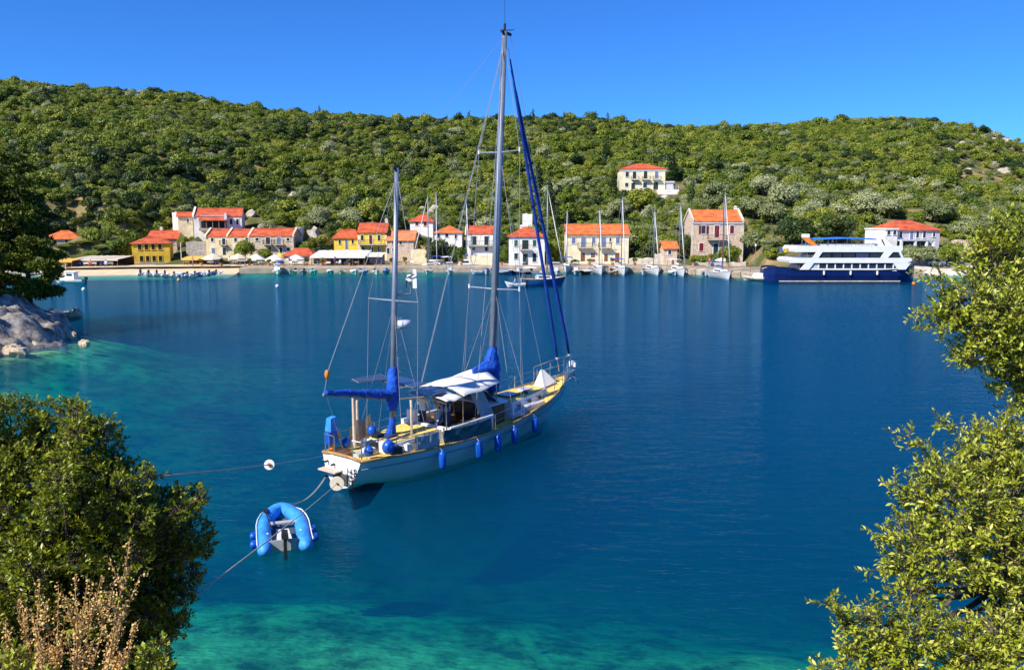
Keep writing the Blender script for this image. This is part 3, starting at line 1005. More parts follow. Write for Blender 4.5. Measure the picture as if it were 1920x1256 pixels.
# 17 white with arcade at the right
root, lx, lz, W, ze, zr = house('white house with red hipped roof and pillared ground floor behind the ferry', 1672, 1764, 474, 430, 414, Y=172, depth=10, wall=grey_and_shade_plaster, roof=roof_red, hip=3.6, rot=10,  # main walls grey, shade of the white front painted in; wing stays white
      wins=W4((1684, 1718, 1732), 434, 446, 6, 'plain', sh_blue) + [(1752, 435, 444, 5)], doors=[(1706, 434, 450, 7, sh_blue)])
MB().box(lx(1646), lx(1671), -1.0, 6, -6, lz(431)).box(lx(1645), lx(1672), -1.2, 6.2, lz(430.9), lz(428)).build('wing', white_plaster, root)
window(root, lx(1653), lz(440), 0.7, 0.9, y=-1.0)
window(root, lx(1665), lz(440), 0.7, 0.9, y=-1.0)
MB().box(lx(1673), lx(1740), -2.2, 0, lz(451.5), lz(449)).build('loggia_slab', grey_and_shade_plaster, root)
MB().box(lx(1674), lx(1738), -0.08, -0.01, lz(471), lz(452)).build('loggia_glazing', glass_dark, root)
for px in (1674, 1702, 1725, 1739):
    MB().box(lx(px) - 0.22, lx(px) + 0.22, -2.15, -1.75, lz(474), lz(451.6)).build('pillar', white_plaster, root)
# small blocks and walls
def block(label, x0, x1, yt, yb, Y, depth, m, name='stone_wall', cat='wall', rot=0):
    p = PY((x0 + x1) / 2, yb, Y)
    W = PY(x1, yb, Y).x - PY(x0, yb, Y).x
    h = PY((x0 + x1) / 2, yt, Y).z - p.z
    n = max(3, int(W / 0.8))
    P = [[(-W / 2 + W * i / n, 0, z) for z in (h + 0.12 * math.sin(i * 2.1 + x0),)] for i in range(n + 1)]
    b = MB()
    front = [(q[0][0], q[0][2]) for q in P]
    poly = [(-W / 2, -3)] + front + [(W / 2, -3)]
    b.prism(poly, 0, depth, 'y')
    o = fix_normals(b.build(name, m, None, loc=(p.x, Y, p.z)))
    o.rotation_euler = (0, 0, R(rot))
    BLOCK.append((x0, yt, x1, yb, Y + depth))
    return tag(o, label, cat)
block('tall grey stone retaining wall between the ochre house and the terrace', 350, 387, 453, 484, 178, 1.0, grey_stone)
block('narrow whitewashed gable ruin above the left terrace house', 324, 335, 398, 425, 192, 4, white_plaster, 'ruin', 'ruin')
block('small white water tank on the slope above the tall white house', 980, 998, 401, 418, 190, 4, white_plaster, 'water_tank', 'tank')
block('low cream quay wall in front of the pink stone house', 1300, 1398, 492, 507, 160.5, 0.6, pale_stone, 'quay_parapet', 'wall')
block('pale stone ruin with openings near the right edge above the shore', 1796, 1842, 451, 474, 172, 3, pink_stone, 'ruin', 'ruin')
block('pale stone retaining wall under the white arcade house', 1698, 1760, 472, 496, 160, 1.0, pale_stone)
block('stone wall with arch left of the tiny hut', 1228, 1243, 476, 503, 166.5, 0.8, pale_stone)
block('cream stone wall on the quay below the white balcony house', 880, 936, 480, 500, 164, 0.8, pale_cream)
block('warm stone gate wall between the pink house and the dark bushes', 770, 800, 468, 497, 170, 0.8, cream)
block('garden wall of tan stone behind the quay between cream house and hut', 1180, 1230, 484, 503, 167, 0.7, pale_stone)
block('pink stone outbuilding at the right end of the terrace row', 553, 562, 427, 452, 186, 4, white_plaster, 'ruin', 'ruin')

# ------------------------------------------------------------------ taverns, awnings, umbrellas
def pavilion(label, x0, x1, yroof_f, yroof_b, yb, Y, depth, canvas, posts=6, front=None, name='tavern_canopy'):
    p = PY((x0 + x1) / 2, yb, Y)
    W = PY(x1, yb, Y).x - PY(x0, yb, Y).x
    h0 = PY((x0 + x1) / 2, yroof_f, Y).z - p.z
    h1 = PY((x0 + x1) / 2, yroof_b, Y + depth).z - p.z
    root = empty(name, p, 0, label, 'canopy')
    BLOCK.append((x0, yroof_b, x1, yb, Y + depth))
    n = posts * 3
    P = [[(-W / 2 - 0.2 + (W + 0.4) * i / n, -0.3 + (depth + 0.3) * j / 4, h0 + (h1 - h0) * j / 4 - (0.10 if (i % 3) else 0.0) * (1 if 0 < j < 4 else 0.5) + 0.03 * math.sin(i * 1.7 + j)) for j in range(5)] for i in range(n + 1)]
    MB().slab(P, 0.05).build('canvas_roof', canvas, root)
    MB().box(-W / 2 - 0.2, W / 2 + 0.2, -0.36, -0.31, h0 - 0.32, h0 - 0.02).build('valance', canvas, root)
    for k in range(posts + 1):
        xx = -W / 2 + 0.1 + (W - 0.2) * k / posts
        MB().box(xx - 0.06, xx + 0.06, 0, 0.12, -0.2, h0 - 0.09).build('post', wood, root)
    MB().box(-W / 2, W / 2, depth - 0.1, depth, -0.3, h1 - 0.2).build('back_wall', front or brown_dark, root)
    MB().box(-W / 2, W / 2, 0.13, 0.2, -0.2, 0.75).build('balustrade', brown_dark, root)
    return root
pavilion('long waterside tavern canopy with pale grey roof at far left', 138, 222, 486, 479, 508, 160, 7, canvas_cream, 8)
pavilion('thatched little bar canopy at the left end of the tavern', 100, 136, 489, 484, 508, 157, 4, canvas_yellow, 3)
pavilion('long white tavern awning with brown bamboo front below the yellow houses', 584, 684, 481, 469, 504, 162.5, 8, canvas_white, 9)
pavilion('short white awning under the taller yellow house', 686, 716, 479, 473, 501, 164, 4, canvas_white, 3, grey_and_shade_plaster)
pavilion('flat orange yellow awning in front of the grey stone wall', 344, 380, 485, 480, 500, 165, 3, canvas_yellow, 3)
def umbrella(label, px, yt, yb_, wpx, Y, m, ybase=504):
    p = PY(px, ybase, Y)
    r = wpx / 2 * Y / FPX
    zt = PY(px, yt, Y).z - p.z
    zb = PY(px, yb_, Y).z - p.z
    root = empty('umbrella', p, 0.3, label, 'umbrella', 'tavern umbrellas along the quay')
    b = MB()
    n = 8
    ring = [(r * math.cos(2 * PI * k / n), r * math.sin(2 * PI * k / n), zb) for k in range(n)]
    mid = [(r * 0.5 * math.cos(2 * PI * k / n), r * 0.5 * math.sin(2 * PI * k / n), zb + (zt - zb) * 0.58) for k in range(n)]
    low = [(x, y, z - 0.22) for x, y, z in ring]
    b.add(ring + mid + [(0, 0, zt)] + low, [(k, (k + 1) % n, n + (k + 1) % n, n + k) for k in range(n)] + [(n + k, n + (k + 1) % n, 2 * n) for k in range(n)] + [(2 * n + 1 + k, 2 * n + 1 + (k + 1) % n, (k + 1) % n, k) for k in range(n)])
    b.build('canopy', m, root)
    MB().tube([(0, 0, -0.3), (0, 0, zt)], 0.04, 6).build('pole', wood, root)
    MB().box(-0.35, 0.35, -0.35, 0.35, -0.3, 0.06).build('base', grey_stone, root)
    for k in range(n):
        MB().tube([(0, 0, zb + (zt - zb) * 0.3), (ring[k][0] * 0.97, ring[k][1] * 0.97, zb - 0.02)], 0.015, 4).build('rib', wood, root)
umbrella('wide beige umbrella at the left end of the row below the terrace', 401, 475, 485, 44, 166, canvas_cream)
umbrella('second beige umbrella, under the round green tree', 448, 475, 484, 36, 167, canvas_cream)
umbrella('brightest white umbrella, sharply peaked, right of the round tree', 481, 476, 486, 35, 165, canvas_white)
umbrella('white umbrella just right of the sharply peaked one', 516, 477, 487, 36, 165, canvas_white)
umbrella('small yellowish umbrella behind the white pair', 527, 474, 482, 26, 170, canvas_yellow)
umbrella('white umbrella in front of the low red-roofed tavern', 556, 477, 486, 36, 165, canvas_white)
umbrella('single white umbrella on the quay in front of the pink stone house', 1353, 483, 488, 27, 162, canvas_white, 500)
# tavern tables with cloths
for k, px in enumerate((150, 163, 177, 192, 207, 395, 410, 440, 455, 473, 489, 512, 528, 548, 566, 600, 616, 634, 650, 668)):
    Y = 159 if px < 250 else 161.5 + (k % 2) * 1.5
    gz_ = 1.15
    p = PY(px, 500, Y)
    t_ = empty('cafe_table', (p.x, Y, gz_), 0.2 * k, 'small cloth-covered tavern table on the quay, number %s from the left' % ('first second third fourth fifth sixth seventh eighth ninth tenth eleventh twelfth thirteenth fourteenth fifteenth sixteenth seventeenth eighteenth nineteenth twentieth'.split()[k]), 'table', 'tavern tables')
    t_['label'] = t_['label'].replace('number ', '')
    MB().box(-0.45, 0.45, -0.45, 0.45, 0.74, 0.77).box(-0.46, 0.46, -0.462, -0.455, 0.5, 0.77).box(-0.46, 0.46, 0.455, 0.462, 0.5, 0.77).build('tablecloth', canvas_white if k % 3 else canvas_blue, t_)
    for sx in (-1, 1):
        for sy in (-1, 1):
            MB().box(sx * 0.38 - 0.03, sx * 0.38 + 0.03, sy * 0.38 - 0.03, sy * 0.38 + 0.03, 0, 0.739).build('leg', wood, t_)
# street lamp near the ferry
lp = PZ(1417, 512, 0.9)
lr = empty('lamp_post', (lp.x, 158.0, 1.0), 0, 'slim grey lamp post on the quay left of the ferry', 'lamp post')
p_top = PY(1417, 462, 158.0)
lr.location.x = p_top.x
MB().tube([(0, 0, 0), (0, 0, p_top.z - 1.0)], [0.09, 0.06], 8).build('post', alu, lr)
MB().sphere((0, 0, p_top.z - 0.8), (0.2, 0.2, 0.28), 8, 6).build('lantern', white_paint, lr)
pl = empty('utility_pole', PY(341, 500, 172), 0, 'thin white pole beside the grey stone wall', 'pole')
MB().tube([(0, 0, -1), (0, 0, 5.2)], [0.1, 0.07], 6).build('shaft', white_paint, pl)
MB().box(-0.5, 0.5, -0.04, 0.04, 4.8, 4.9).build('crossarm', wood, pl)
# ------------------------------------------------------------------ boats: generic hull
class Hull:
    def __init__(s, L, B, fs, fm, fb, draft=0.5, sw=0.7, over=0.8, tr=0.15, n=17, beam=None, rise=0.0):
        s.L, s.B = L, B
        T = np.linspace(0, 1, n)
        s.T = T
        prof = beam or ([0, .15, .4, .6, .75, .87, .95, 1], [sw, sw * 0.5 + 0.46, 1, .97, .82, .54, .26, .015])
        s.b = lambda t: B / 2 * np.interp(t, *prof)
        s.zs = lambda t: fs * (1 - t) * (1 - 2 * t) + 4 * fm * t * (1 - t) + fb * t * (2 * t - 1)
        s.over, s.tr, s.draft, s.rise = over, tr, draft, rise
    def pt(s, t, h, sg):
        dr = s.draft - s.rise * (1 - float(sstep(0, 0.3, t)))
        z = -dr + (s.zs(t) + dr) * h
        e = 0.42 + 0.75 * t ** 3
        y = s.b(t) * min(1.0, h ** e) * (1 - 0.04 * h * h)
        x = t * s.L - s.over * (1 - h) * t ** 4 + s.tr * (1 - h) * (1 - t) ** 4
        return (x, sg * y, z)
    def shell(s, lv=(0, .12, .25, .4, .55, .7, .85, 1)):
        m = MB()
        rows = []
        for t in s.T:
            rows.append([s.pt(t, h, -1) for h in reversed(lv)] + [s.pt(t, h, 1) for h in lv[1:]])
        m.grid(rows)
        return m
    def transom(s, lv=(0, .12, .25, .4, .55, .7, .85, 1), off=0.0):
        m = MB()
        ring = [s.pt(0, h, -1) for h in reversed(lv)] + [s.pt(0, h, 1) for h in lv[1:]]
        ring = [(x - off, y, z) for x, y, z in ring]
        m.add(ring, [tuple(range(len(ring)))])
        return m
    def deck(s, drop=0.05, camber=0.05, inset=0.985):
        m = MB()
        rows = []
        for t in s.T:
            b, z, x = s.b(t) * inset * 0.96, s.zs(t) - drop, t * s.L
            rows.append([(x, b * k, z + camber * (1 - k * k)) for k in (-1, -0.5, 0, 0.5, 1)])
        m.grid([r[::-1] for r in rows])
        return m
    def rail(s, r, dz=0.0, t0=0.0, t1=1.0, n=20, out=0.0):
        L_, R_ = [], []
        for t in np.linspace(t0, t1, n):
            x, y, z = s.pt(t, 1, 1)
            L_.append((x, y + out, z + dz))
            R_.append((x, -y - out, z + dz))
        return L_, R_

def sailboat(label, bow, rz, L, B, hm, mast_h, cover, sail_roller=True, dinghy=False, stripe=None, group='sailboats moored along the quay', mast_tilt=0.0, name='sailboat'):
    """origin at the bow; local +x is forward, so the hull lies on the -x side"""
    root = empty(name, (bow.x, bow.y, 0), rz, label, 'sailboat', group)
    H = Hull(L, B, 1.0, 0.95, 1.35, sw=0.72)
    sh = lambda m_: MBshift(m_, -L)
    sh(H.shell()).build('hull', hm, root, True)
    sh(H.transom()).build('transom', gel_white, root)
    sh(H.deck()).build('deck', gel_white, root)
    a, c = H.rail(0.05)
    r_ = MB()
    r_.tube([(x - L, y, z + 0.02) for x, y, z in a], 0.05, 5).tube([(x - L, y, z + 0.02) for x, y, z in c], 0.05, 5)
    r_.build('toe_rail', stripe or teak_trim, root)
    z0 = 1.0
    cab = MB().hexa([(-L * 0.68, -B * 0.3, z0), (-L * 0.25, -B * 0.2, z0), (-L * 0.25, B * 0.2, z0), (-L * 0.68, B * 0.3, z0)],
                    [(-L * 0.66, -B * 0.25, z0 + 0.62), (-L * 0.32, -B * 0.16, z0 + 0.45), (-L * 0.32, B * 0.16, z0 + 0.45), (-L * 0.66, B * 0.25, z0 + 0.62)]).build('cabin', gel_white, root)
    for sg in (-1, 1):
        MB().hexa([(-L * 0.62, sg * B * 0.292, z0 + 0.2), (-L * 0.36, sg * B * 0.225, z0 + 0.2), (-L * 0.36, sg * B * 0.232, z0 + 0.2), (-L * 0.62, sg * B * 0.299, z0 + 0.2)],
                  [(-L * 0.62, sg * B * 0.274, z0 + 0.42), (-L * 0.36, sg * B * 0.205, z0 + 0.38), (-L * 0.36, sg * B * 0.21, z0 + 0.38), (-L * 0.62, sg * B * 0.281, z0 + 0.42)]).build('cabin_window', glass_dark, cab)
    xm = -L * 0.42
    MB().tube([(xm, 0, z0), (xm, 0, mast_h * 0.55), (xm - mast_tilt, 0, mast_h)], [0.095, 0.09, 0.07], 8).build('mast', alu, root, True)
    for hh, w in ((0.42, 0.9), (0.68, 0.7)):
        MB().tube([(xm, -w, mast_h * hh), (xm, w, mast_h * hh)], 0.035, 5).build('spreader', alu, root)
    MB().tube([(xm - 0.1, 0, z0 + 1.0), (xm - L * 0.36, 0, z0 + 1.05)], [0.17, 0.10], 8).build('sail_cover', cover, root, True)
    rg = MB()
    for sg in (-1, 1):
        rg.tube([(xm, sg * B * 0.46, z0), (xm, sg * 0.9, mast_h * 0.42), (xm, sg * 0.7, mast_h * 0.68), (xm - mast_tilt, 0, mast_h)], 0.014, 4, False)
        rg.tube([(-L + 0.1, sg * B * 0.3, z0), (xm - mast_tilt, 0, mast_h)], 0.012, 4, False)
    rg.build('rigging', wire, root)
    MB().tube([(-0.15, 0, 1.4), (xm * 0.5, 0, mast_h * 0.5), (xm - mast_tilt, 0, mast_h * 0.97)], [0.05, 0.09, 0.03], 6).build('furled_jib', canvas_white if sail_roller else cover, root, True)
    st = MB()
    for sg in (-1, 1):
        pr = []
        for t in np.linspace(0.05, 0.97, 9):
            x, y, z = H.pt(t, 1, sg)
            st.tube([(x - L, y * 0.96, z), (x - L, y * 0.96, z + 0.6)], 0.014, 4, False)
            pr.append((x - L, y * 0.96, z + 0.6))
        st.tube(pr, 0.012, 4, False)
    st.tube([(-0.45, -0.35, 1.9), (-0.02, 0, 2.0), (-0.45, 0.35, 1.9)], 0.025, 5)
    st.build('pulpit_and_lifelines', steel, root)
    bm = MB()
    Pb = [[(-L + 0.4 + 2.0 * i / 4, B * 0.36 * (j / 3 - 1), z0 + 1.9 - 0.12 * (j / 3 - 1) ** 2 - 0.05 * abs(i - 2)) for j in range(7)] for i in range(5)]
    bm.slab(Pb, 0.04).build('bimini', cover, root)
    for sg in (-1, 1):
        for xx in (-L + 0.6, -L + 2.2):
            MB().tube([(xx, sg * B * 0.34, z0), (xx, sg * B * 0.34, z0 + 1.78)], 0.02, 5).build('bimini_post', steel, root)
    return root
def MBshift(m_, dx, dy=0, dz=0):
    m_.v = [(x + dx, y + dy, z + dz) for x, y, z in m_.v]
    return m_

mast_of = lambda px, py, Y: PY(px, py, Y).z
SB = [
    (770, 508, 773, 365, 64, 9.0, pale_hull, canvas_white, 'blue and white sailboat moored sideways below the gate wall'),
    (819, 508, 818, 360, -86, 9.0, gel_white, canvas_blue, 'white sailboat left of the catamaran'),
    (1061, 511, 1060, 392, -97, 8.5, gel_white, canvas_blue, 'white sailboat at the left corner of the long cream house'),
    (1129, 514, 1134, 390, -84, 9.0, gel_white, canvas_white, 'white sailboat in front of the middle of the long cream house'),
    (1172, 515, 1177, 368, -83, 9.5, gel_white, canvas_blue, 'tall-masted white sailboat at the right corner of the long cream house'),
    (1236, 515, 1245, 393, -78, 9.0, gel_white, canvas_cream, 'white sailboat in front of the tiny orange-roofed hut'),
    (1284, 517, 1294, 383, -80, 9.0, gel_white, canvas_white, 'white sailboat left of the pink stone house'),
    (1370, 523, 1386, 360, -76, 9.5, gel_white, canvas_blue, 'white sailboat with blue sail cover and dark red mast edge beside the ferry'),
]
for px, py, mx_, my_, rz, Ls, hm, cv, lab in SB:
    bw = PZ(px, py, 0)
    sy = float(shore_y(bw.x))
    if abs(rz) > 70:
        Ls = min(Ls, sy - bw.y - 0.4)
        Ls = max(Ls, 7.0)
    # the bow faces the camera: forward is -Y
    ang = R(rz) if rz < 0 else R(-180 + 20)
    r_ = sailboat(lab, bw, ang, Ls, 3.1, hm, mast_of(mx_, my_, bw.y + Ls * 0.42), cv)
    if 'mast edge' in lab:
        xm = -Ls * 0.42
        MB().box(xm - 0.32, xm - 0.1, -0.06, 0.06, 1.6, mast_of(mx_, my_, bw.y + 4) * 0.9).build('furled_sail', sh_red, r_)
        r_['label'] = 'white sailboat with blue sail cover and dark red furled sail beside the ferry'
# the blue one at anchor
bw = PZ(1061, 534, 0)
sailboat('sea blue sailboat lying broadside at anchor behind the furled headsails', bw, R(4), 7.2, 2.6, blue_hull, mast_of(1017, 346, 126), canvas_white, group=None)
# catamaran
cb = PZ(880, 508, 0)
ct = empty('catamaran', (cb.x, cb.y, 0), R(-80), 'white catamaran with blue boom cover in front of the white balcony house', 'catamaran')
for sg in (-1, 1):
    H = Hull(8.0, 1.3, 1.1, 1.05, 1.3, sw=0.8, over=0.3)
    MBshift(H.shell(), -8, sg * 1.9).build('hull', gel_white, ct, True)
    MBshift(H.deck(), -8, sg * 1.9).build('deck', gel_white, ct)
    MBshift(H.transom(), -8, sg * 1.9).build('transom', gel_white, ct)
MB().box(-7.6, -3.0, -1.6, 1.6, 0.75, 1.1).build('bridge_deck', gel_white, ct)
cc = MB().hexa([(-6.8, -1.7, 1.1), (-2.9, -1.4, 1.1), (-2.9, 1.4, 1.1), (-6.8, 1.7, 1.1)], [(-6.6, -1.5, 2.2), (-3.9, -1.1, 2.1), (-3.9, 1.1, 2.1), (-6.6, 1.5, 2.2)]).build('cabin', gel_white, ct)
MB().hexa([(-3.6, -1.2, 1.45), (-3.18, -1.25, 1.45), (-3.18, 1.25, 1.45), (-3.6, 1.2, 1.45)], [(-3.9, -1.1, 1.9), (-3.62, -1.12, 1.9), (-3.62, 1.12, 1.9), (-3.9, 1.1, 1.9)]).build('cabin_window', glass_dark, cc)
mh = mast_of(874, 376, cb.y + 4)
MB().tube([(-4.2, 0, 2.1), (-4.2, 0, mh)], [0.1, 0.07], 8).build('mast', alu, ct, True)
MB().tube([(-4.3, 0, 3.0), (-7.4, 0, 3.3)], [0.3, 0.18], 8).build('sail_cover', canvas_blue, ct, True)
MB().tube([(0, 0, 1.3), (-4.2, 0, mh * 0.95)], 0.05, 6).build('furled_jib', canvas_white, ct)
rg = MB()
for sg in (-1, 1):
    rg.tube([(-4.6, sg * 1.9, 1.2), (-4.2, 0, mh * 0.95)], 0.014, 4, False)
rg.build('rigging', wire, ct)
MB().tube([(0, -1.9, 1.2), (0, 1.9, 1.2)], 0.08, 6).build('crossbeam', alu, ct)

def motorboat(label, p, rz, L, B, hm, kind='open', top=None, group='small boats along the shore', name='motorboat', motor=True):
    root = empty(name, (p.x, p.y, 0), rz, label, 'boat', group)
    H = Hull(L, B, 0.55, 0.5, 0.85, draft=0.25, sw=0.85, over=0.5, n=11)
    MBshift(H.shell((0, .3, .6, 1)), -L / 2).build('hull', hm, root, True)
    MBshift(H.transom((0, .3, .6, 1)), -L / 2).build('transom', hm, root)
    MBshift(H.deck(0.22, 0.0), -L / 2).build('deck', gel_white if kind != 'skiff' else wood, root)
    a, c = H.rail(0.04)
    MB().tube([(x - L / 2, y, z) for x, y, z in a], 0.045, 5).tube([(x - L / 2, y, z) for x, y, z in c], 0.045, 5).build('gunwale', white_paint, root)
    for k in (0.35, 0.6):
        MB().box(-L / 2 + L * k - 0.14, -L / 2 + L * k + 0.14, -B * 0.42, B * 0.42, 0.36, 0.42).build('thwart', wood, root)
    if kind == 'cabin':
        cb_ = MB().hexa([(-L * 0.22, -B * 0.3, 0.4), (L * 0.16, -B * 0.27, 0.4), (L * 0.16, B * 0.27, 0.4), (-L * 0.22, B * 0.3, 0.4)], [(-L * 0.22, -B * 0.28, 1.75), (L * 0.06, -B * 0.25, 1.7), (L * 0.06, B * 0.25, 1.7), (-L * 0.22, B * 0.28, 1.75)]).build('cabin', white_paint, root)
        MB().box(-L * 0.16, L * 0.02, -B * 0.3, B * 0.3, 1.15, 1.5).build('cabin_window', glass_dark, cb_)
        MB().box(-L * 0.3, L * 0.12, -B * 0.33, B * 0.33, 1.76, 1.84).build('cabin_roof', white_paint, cb_)
        MB().tube([(L * 0.1, 0, 0.6), (L * 0.1, 0, 3.2)], 0.05, 6).build('mast', white_paint, root)
    if kind == 'ttop':
        MB().box(-0.1, 0.5, -0.35, 0.35, 0.3, 1.2).build('console', gel_white, root)
        MB().box(-0.9, 0.9, -B * 0.38, B * 0.38, 2.15, 2.23).build('hard_top', white_paint, root)
        for sx in (-0.7, 0.7):
            for sg in (-1, 1):
                MB().tube([(sx, sg * B * 0.34, 0.4), (sx, sg * B * 0.34, 2.15)], 0.03, 5).build('post', steel, root)
    if kind == 'cover':
        P = [[(-L / 2 + L * 0.9 * i / 5, B * 0.46 * (j / 2 - 1), 0.58 + 0.28 * (1 - (j / 2 - 1) ** 2)) for j in range(5)] for i in range(6)]
        MB().slab(P, 0.04).build('boat_cover', top, root)
    if motor:
        MB().box(-L / 2 - 0.45, -L / 2 - 0.06, -0.18, 0.18, 0.5, 1.0).box(-L / 2 - 0.3, -L / 2 - 0.12, -0.08, 0.08, -0.3, 0.5).build('outboard_motor', black_rubber, root)
    return root
motorboat('white fishing boat with wheelhouse at far left by the tavern canopy', PZ(131, 530, 0), R(172), 5.4, 1.9, gel_white, 'cabin', group=None, name='fishing_boat')
motorboat('white motorboat with hard top in front of the round green tree', PZ(455, 509, 0), R(8), 5.5, 2.0, gel_white, 'ttop', group=None)
teal_p = mat('teal_boat_paint', (0.02, 0.32, 0.36), 0.4, 0.15, 2)
motorboat('small white and blue skiff at the left end of the white awning', PZ(569, 513.8, 0), R(-80), 3.4, 1.4, sh_blue, 'skiff')
motorboat('teal skiff with a pale cover, second left of the white awning', PZ(589, 513.8, 0), R(-70), 3.6, 1.5, teal_p, 'cover', teal_p)
motorboat('teal and mint skiff under the middle of the white awning', PZ(620, 513.8, 0), R(-75), 3.6, 1.5, teal_p, 'cover', canvas_white)
motorboat('pale blue skiff with white cover at the right end of the white awning', PZ(665, 513.8, 0), R(-70), 3.4, 1.4, pale_hull, 'cover', canvas_white)
motorboat('mid blue skiff furthest right under the white awning', PZ(683, 513.8, 0), R(-60), 3.4, 1.4, blue_hull, 'cover', sh_blue)
motorboat('tiny cream rowing boat between the teal and pale blue skiffs', PZ(641, 513.8, 0), R(-95), 2.6, 1.2, canvas_cream, 'skiff', motor=False)
motorboat('grey blue motorboat right of the main mast', PZ(943, 513.8, 0), R(-30), 4.2, 1.7, sh_blue, 'cover', sh_blue)
motorboat('low white launch in front of the tall white house', PZ(957, 513.8, 0), R(175), 3.6, 1.4, gel_white, 'open')
motorboat('navy motorboat under the balcony of the tall white house', PZ(975, 513.8, 0), R(-160), 4.2, 1.7, blue_navy, 'ttop')
motorboat('white speedboat behind the furled headsails on the right', PZ(1042, 513.8, 0), R(-85), 4.5, 1.8, gel_white, 'ttop')
motorboat('white and red boat between two sailboats at the cream house', PZ(1096, 513.8, 0), R(-120), 3.8, 1.7, sh_red, 'cover', canvas_white)
motorboat('grey motorboat tied between the first two sailboats at the cream house', PZ(1080, 513.8, 0), R(-100), 3.8, 1.6, gel_white, 'ttop')
motorboat('small white boat next to the catamaran on its right', PZ(897, 513.8, 0), R(-160), 3.2, 1.4, gel_white, 'open')
motorboat('low white tender behind the hard-top motorboat', PZ(490, 511, 0), R(-60), 3.0, 1.3, gel_white, 'open')
motorboat('white open boat between the furthest right skiff and the mizzen mast', PZ(705, 513.6, 0), R(-75), 3.6, 1.5, gel_white, 'open')
motorboat('blue covered boat just left of the mizzen mast at the quay', PZ(724, 513.4, 0), R(-85), 3.8, 1.5, blue_hull, 'cover', canvas_blue)
motorboat('white boat with cream cover between the sideways sailboat and its right neighbour', PZ(803, 513.4, 0), R(-95), 3.8, 1.6, gel_white, 'cover', canvas_cream)
motorboat('white boat with hard top left of the catamaran', PZ(843, 513.4, 0), R(-88), 4.2, 1.7, gel_white, 'ttop')
motorboat('white boat with blue cover right of the catamaran', PZ(912, 513.4, 0), R(-90), 4.0, 1.6, gel_white, 'cover', canvas_blue)
motorboat('small wooden skiff left of the tall-masted sailboat', PZ(1152, 514.5, 0), R(-80), 3.2, 1.4, wood, 'skiff')
motorboat('little white boat between the tall-masted sailboat and the hut sailboat', PZ(1206, 514.5, 0), R(-100), 3.4, 1.5, gel_white, 'open')
motorboat('small pale blue boat between the hut sailboat and its right neighbour', PZ(1263, 515, 0), R(-85), 3.4, 1.5, pale_hull, 'cover', canvas_white)
motorboat('white boat with blue cover at the quay wall below the pink stone house', PZ(1322, 516, 0), R(-95), 3.8, 1.6, gel_white, 'cover', canvas_blue)
motorboat('navy skiff at the quay wall left of the red-sailed sailboat', PZ(1345, 517, 0), R(-85), 3.2, 1.4, blue_navy, 'skiff')
motorboat('white cabin boat right of the hard-top motorboat by the umbrellas', PZ(520, 512.6, 0), R(-70), 4.4, 1.8, gel_white, 'cabin')
motorboat('small white skiff below the white umbrella at the low tavern', PZ(548, 513.2, 0), R(-95), 3.2, 1.4, gel_white, 'skiff')
# rowing dinghy with a person
pd = PZ(966, 538, 0)
motorboat('little white dinghy with one person left of the anchored blue sailboat', pd, R(184), 3.2, 1.35, gel_white, 'open', group=None)
# wooden caique
pc = PZ(1416, 526, 0)
cq = motorboat('cream wooden caique with a stubby mast between sailboat and ferry', pc, R(168), 4.4, 2.2, canvas_cream, 'open', group=None, name='caique', motor=False)
MB().hexa([(-1.6, -0.7, 0.4), (0.6, -0.6, 0.4), (0.6, 0.6, 0.4), (-1.6, 0.7, 0.4)], [(-1.5, -0.6, 1.3), (0.3, -0.5, 1.25), (0.3, 0.5, 1.25), (-1.5, 0.6, 1.3)]).build('cabin', white_paint, cq)
MB().tube([(0.9, 0, 0.4), (0.9, 0, 3.6)], 0.06, 6).build('mast', wood, cq)

# inflatables ---------------------------------------------------------------
def inflatable(label, p, rz, L, W, r, m, floor_m, group=None, motor_m=None, seg=10, name='inflatable_dinghy', bow_up=0.12):
    root = empty(name, (p.x, p.y, 0), rz, label, 'dinghy', group)
    def path(y, n=7):
        pass
    hw = W / 2 - r
    pts = [(-L / 2, -hw, r * 0.75), (-L / 4, -hw, r * 0.75), (0, -hw, r * 0.78), (L * 0.14, -hw * 0.92, r * 0.85), (L * 0.27, -hw * 0.72, r * 0.95 + bow_up * 0.4), (L * 0.37, -hw * 0.47, r + bow_up * 0.8), (L * 0.44, -hw * 0.20, r + bow_up), (L * 0.455, 0, r + bow_up * 1.1)]
    pts = pts + [(x, -y, z) for x, y, z in pts[-2::-1]]
    rr = [r * 0.62] + [r] * (len(pts) - 2) + [r * 0.62]
    pts = [(-L / 2 - r * 0.7, -hw, r * 0.75)] + pts + [(-L / 2 - r * 0.7, hw, r * 0.75)]
    rr = [r * 0.3] + [r * 0.92] + rr[1:-1] + [r * 0.92] + [r * 0.3]
    tb = MB().tube(pts, rr, seg).build('tube', m, root, True)
    MB().box(-L / 2 + 0.25, L * 0.36, -hw * 0.6, hw * 0.6, 0.05, 0.12).build('floor', floor_m, root)
    MB().box(-L / 2 + 0.2, -L / 2 + 0.25, -hw + r * 0.6, hw - r * 0.6, 0.0, r * 1.5).build('transom', cloth_grey, root)
    return root, pts, tb
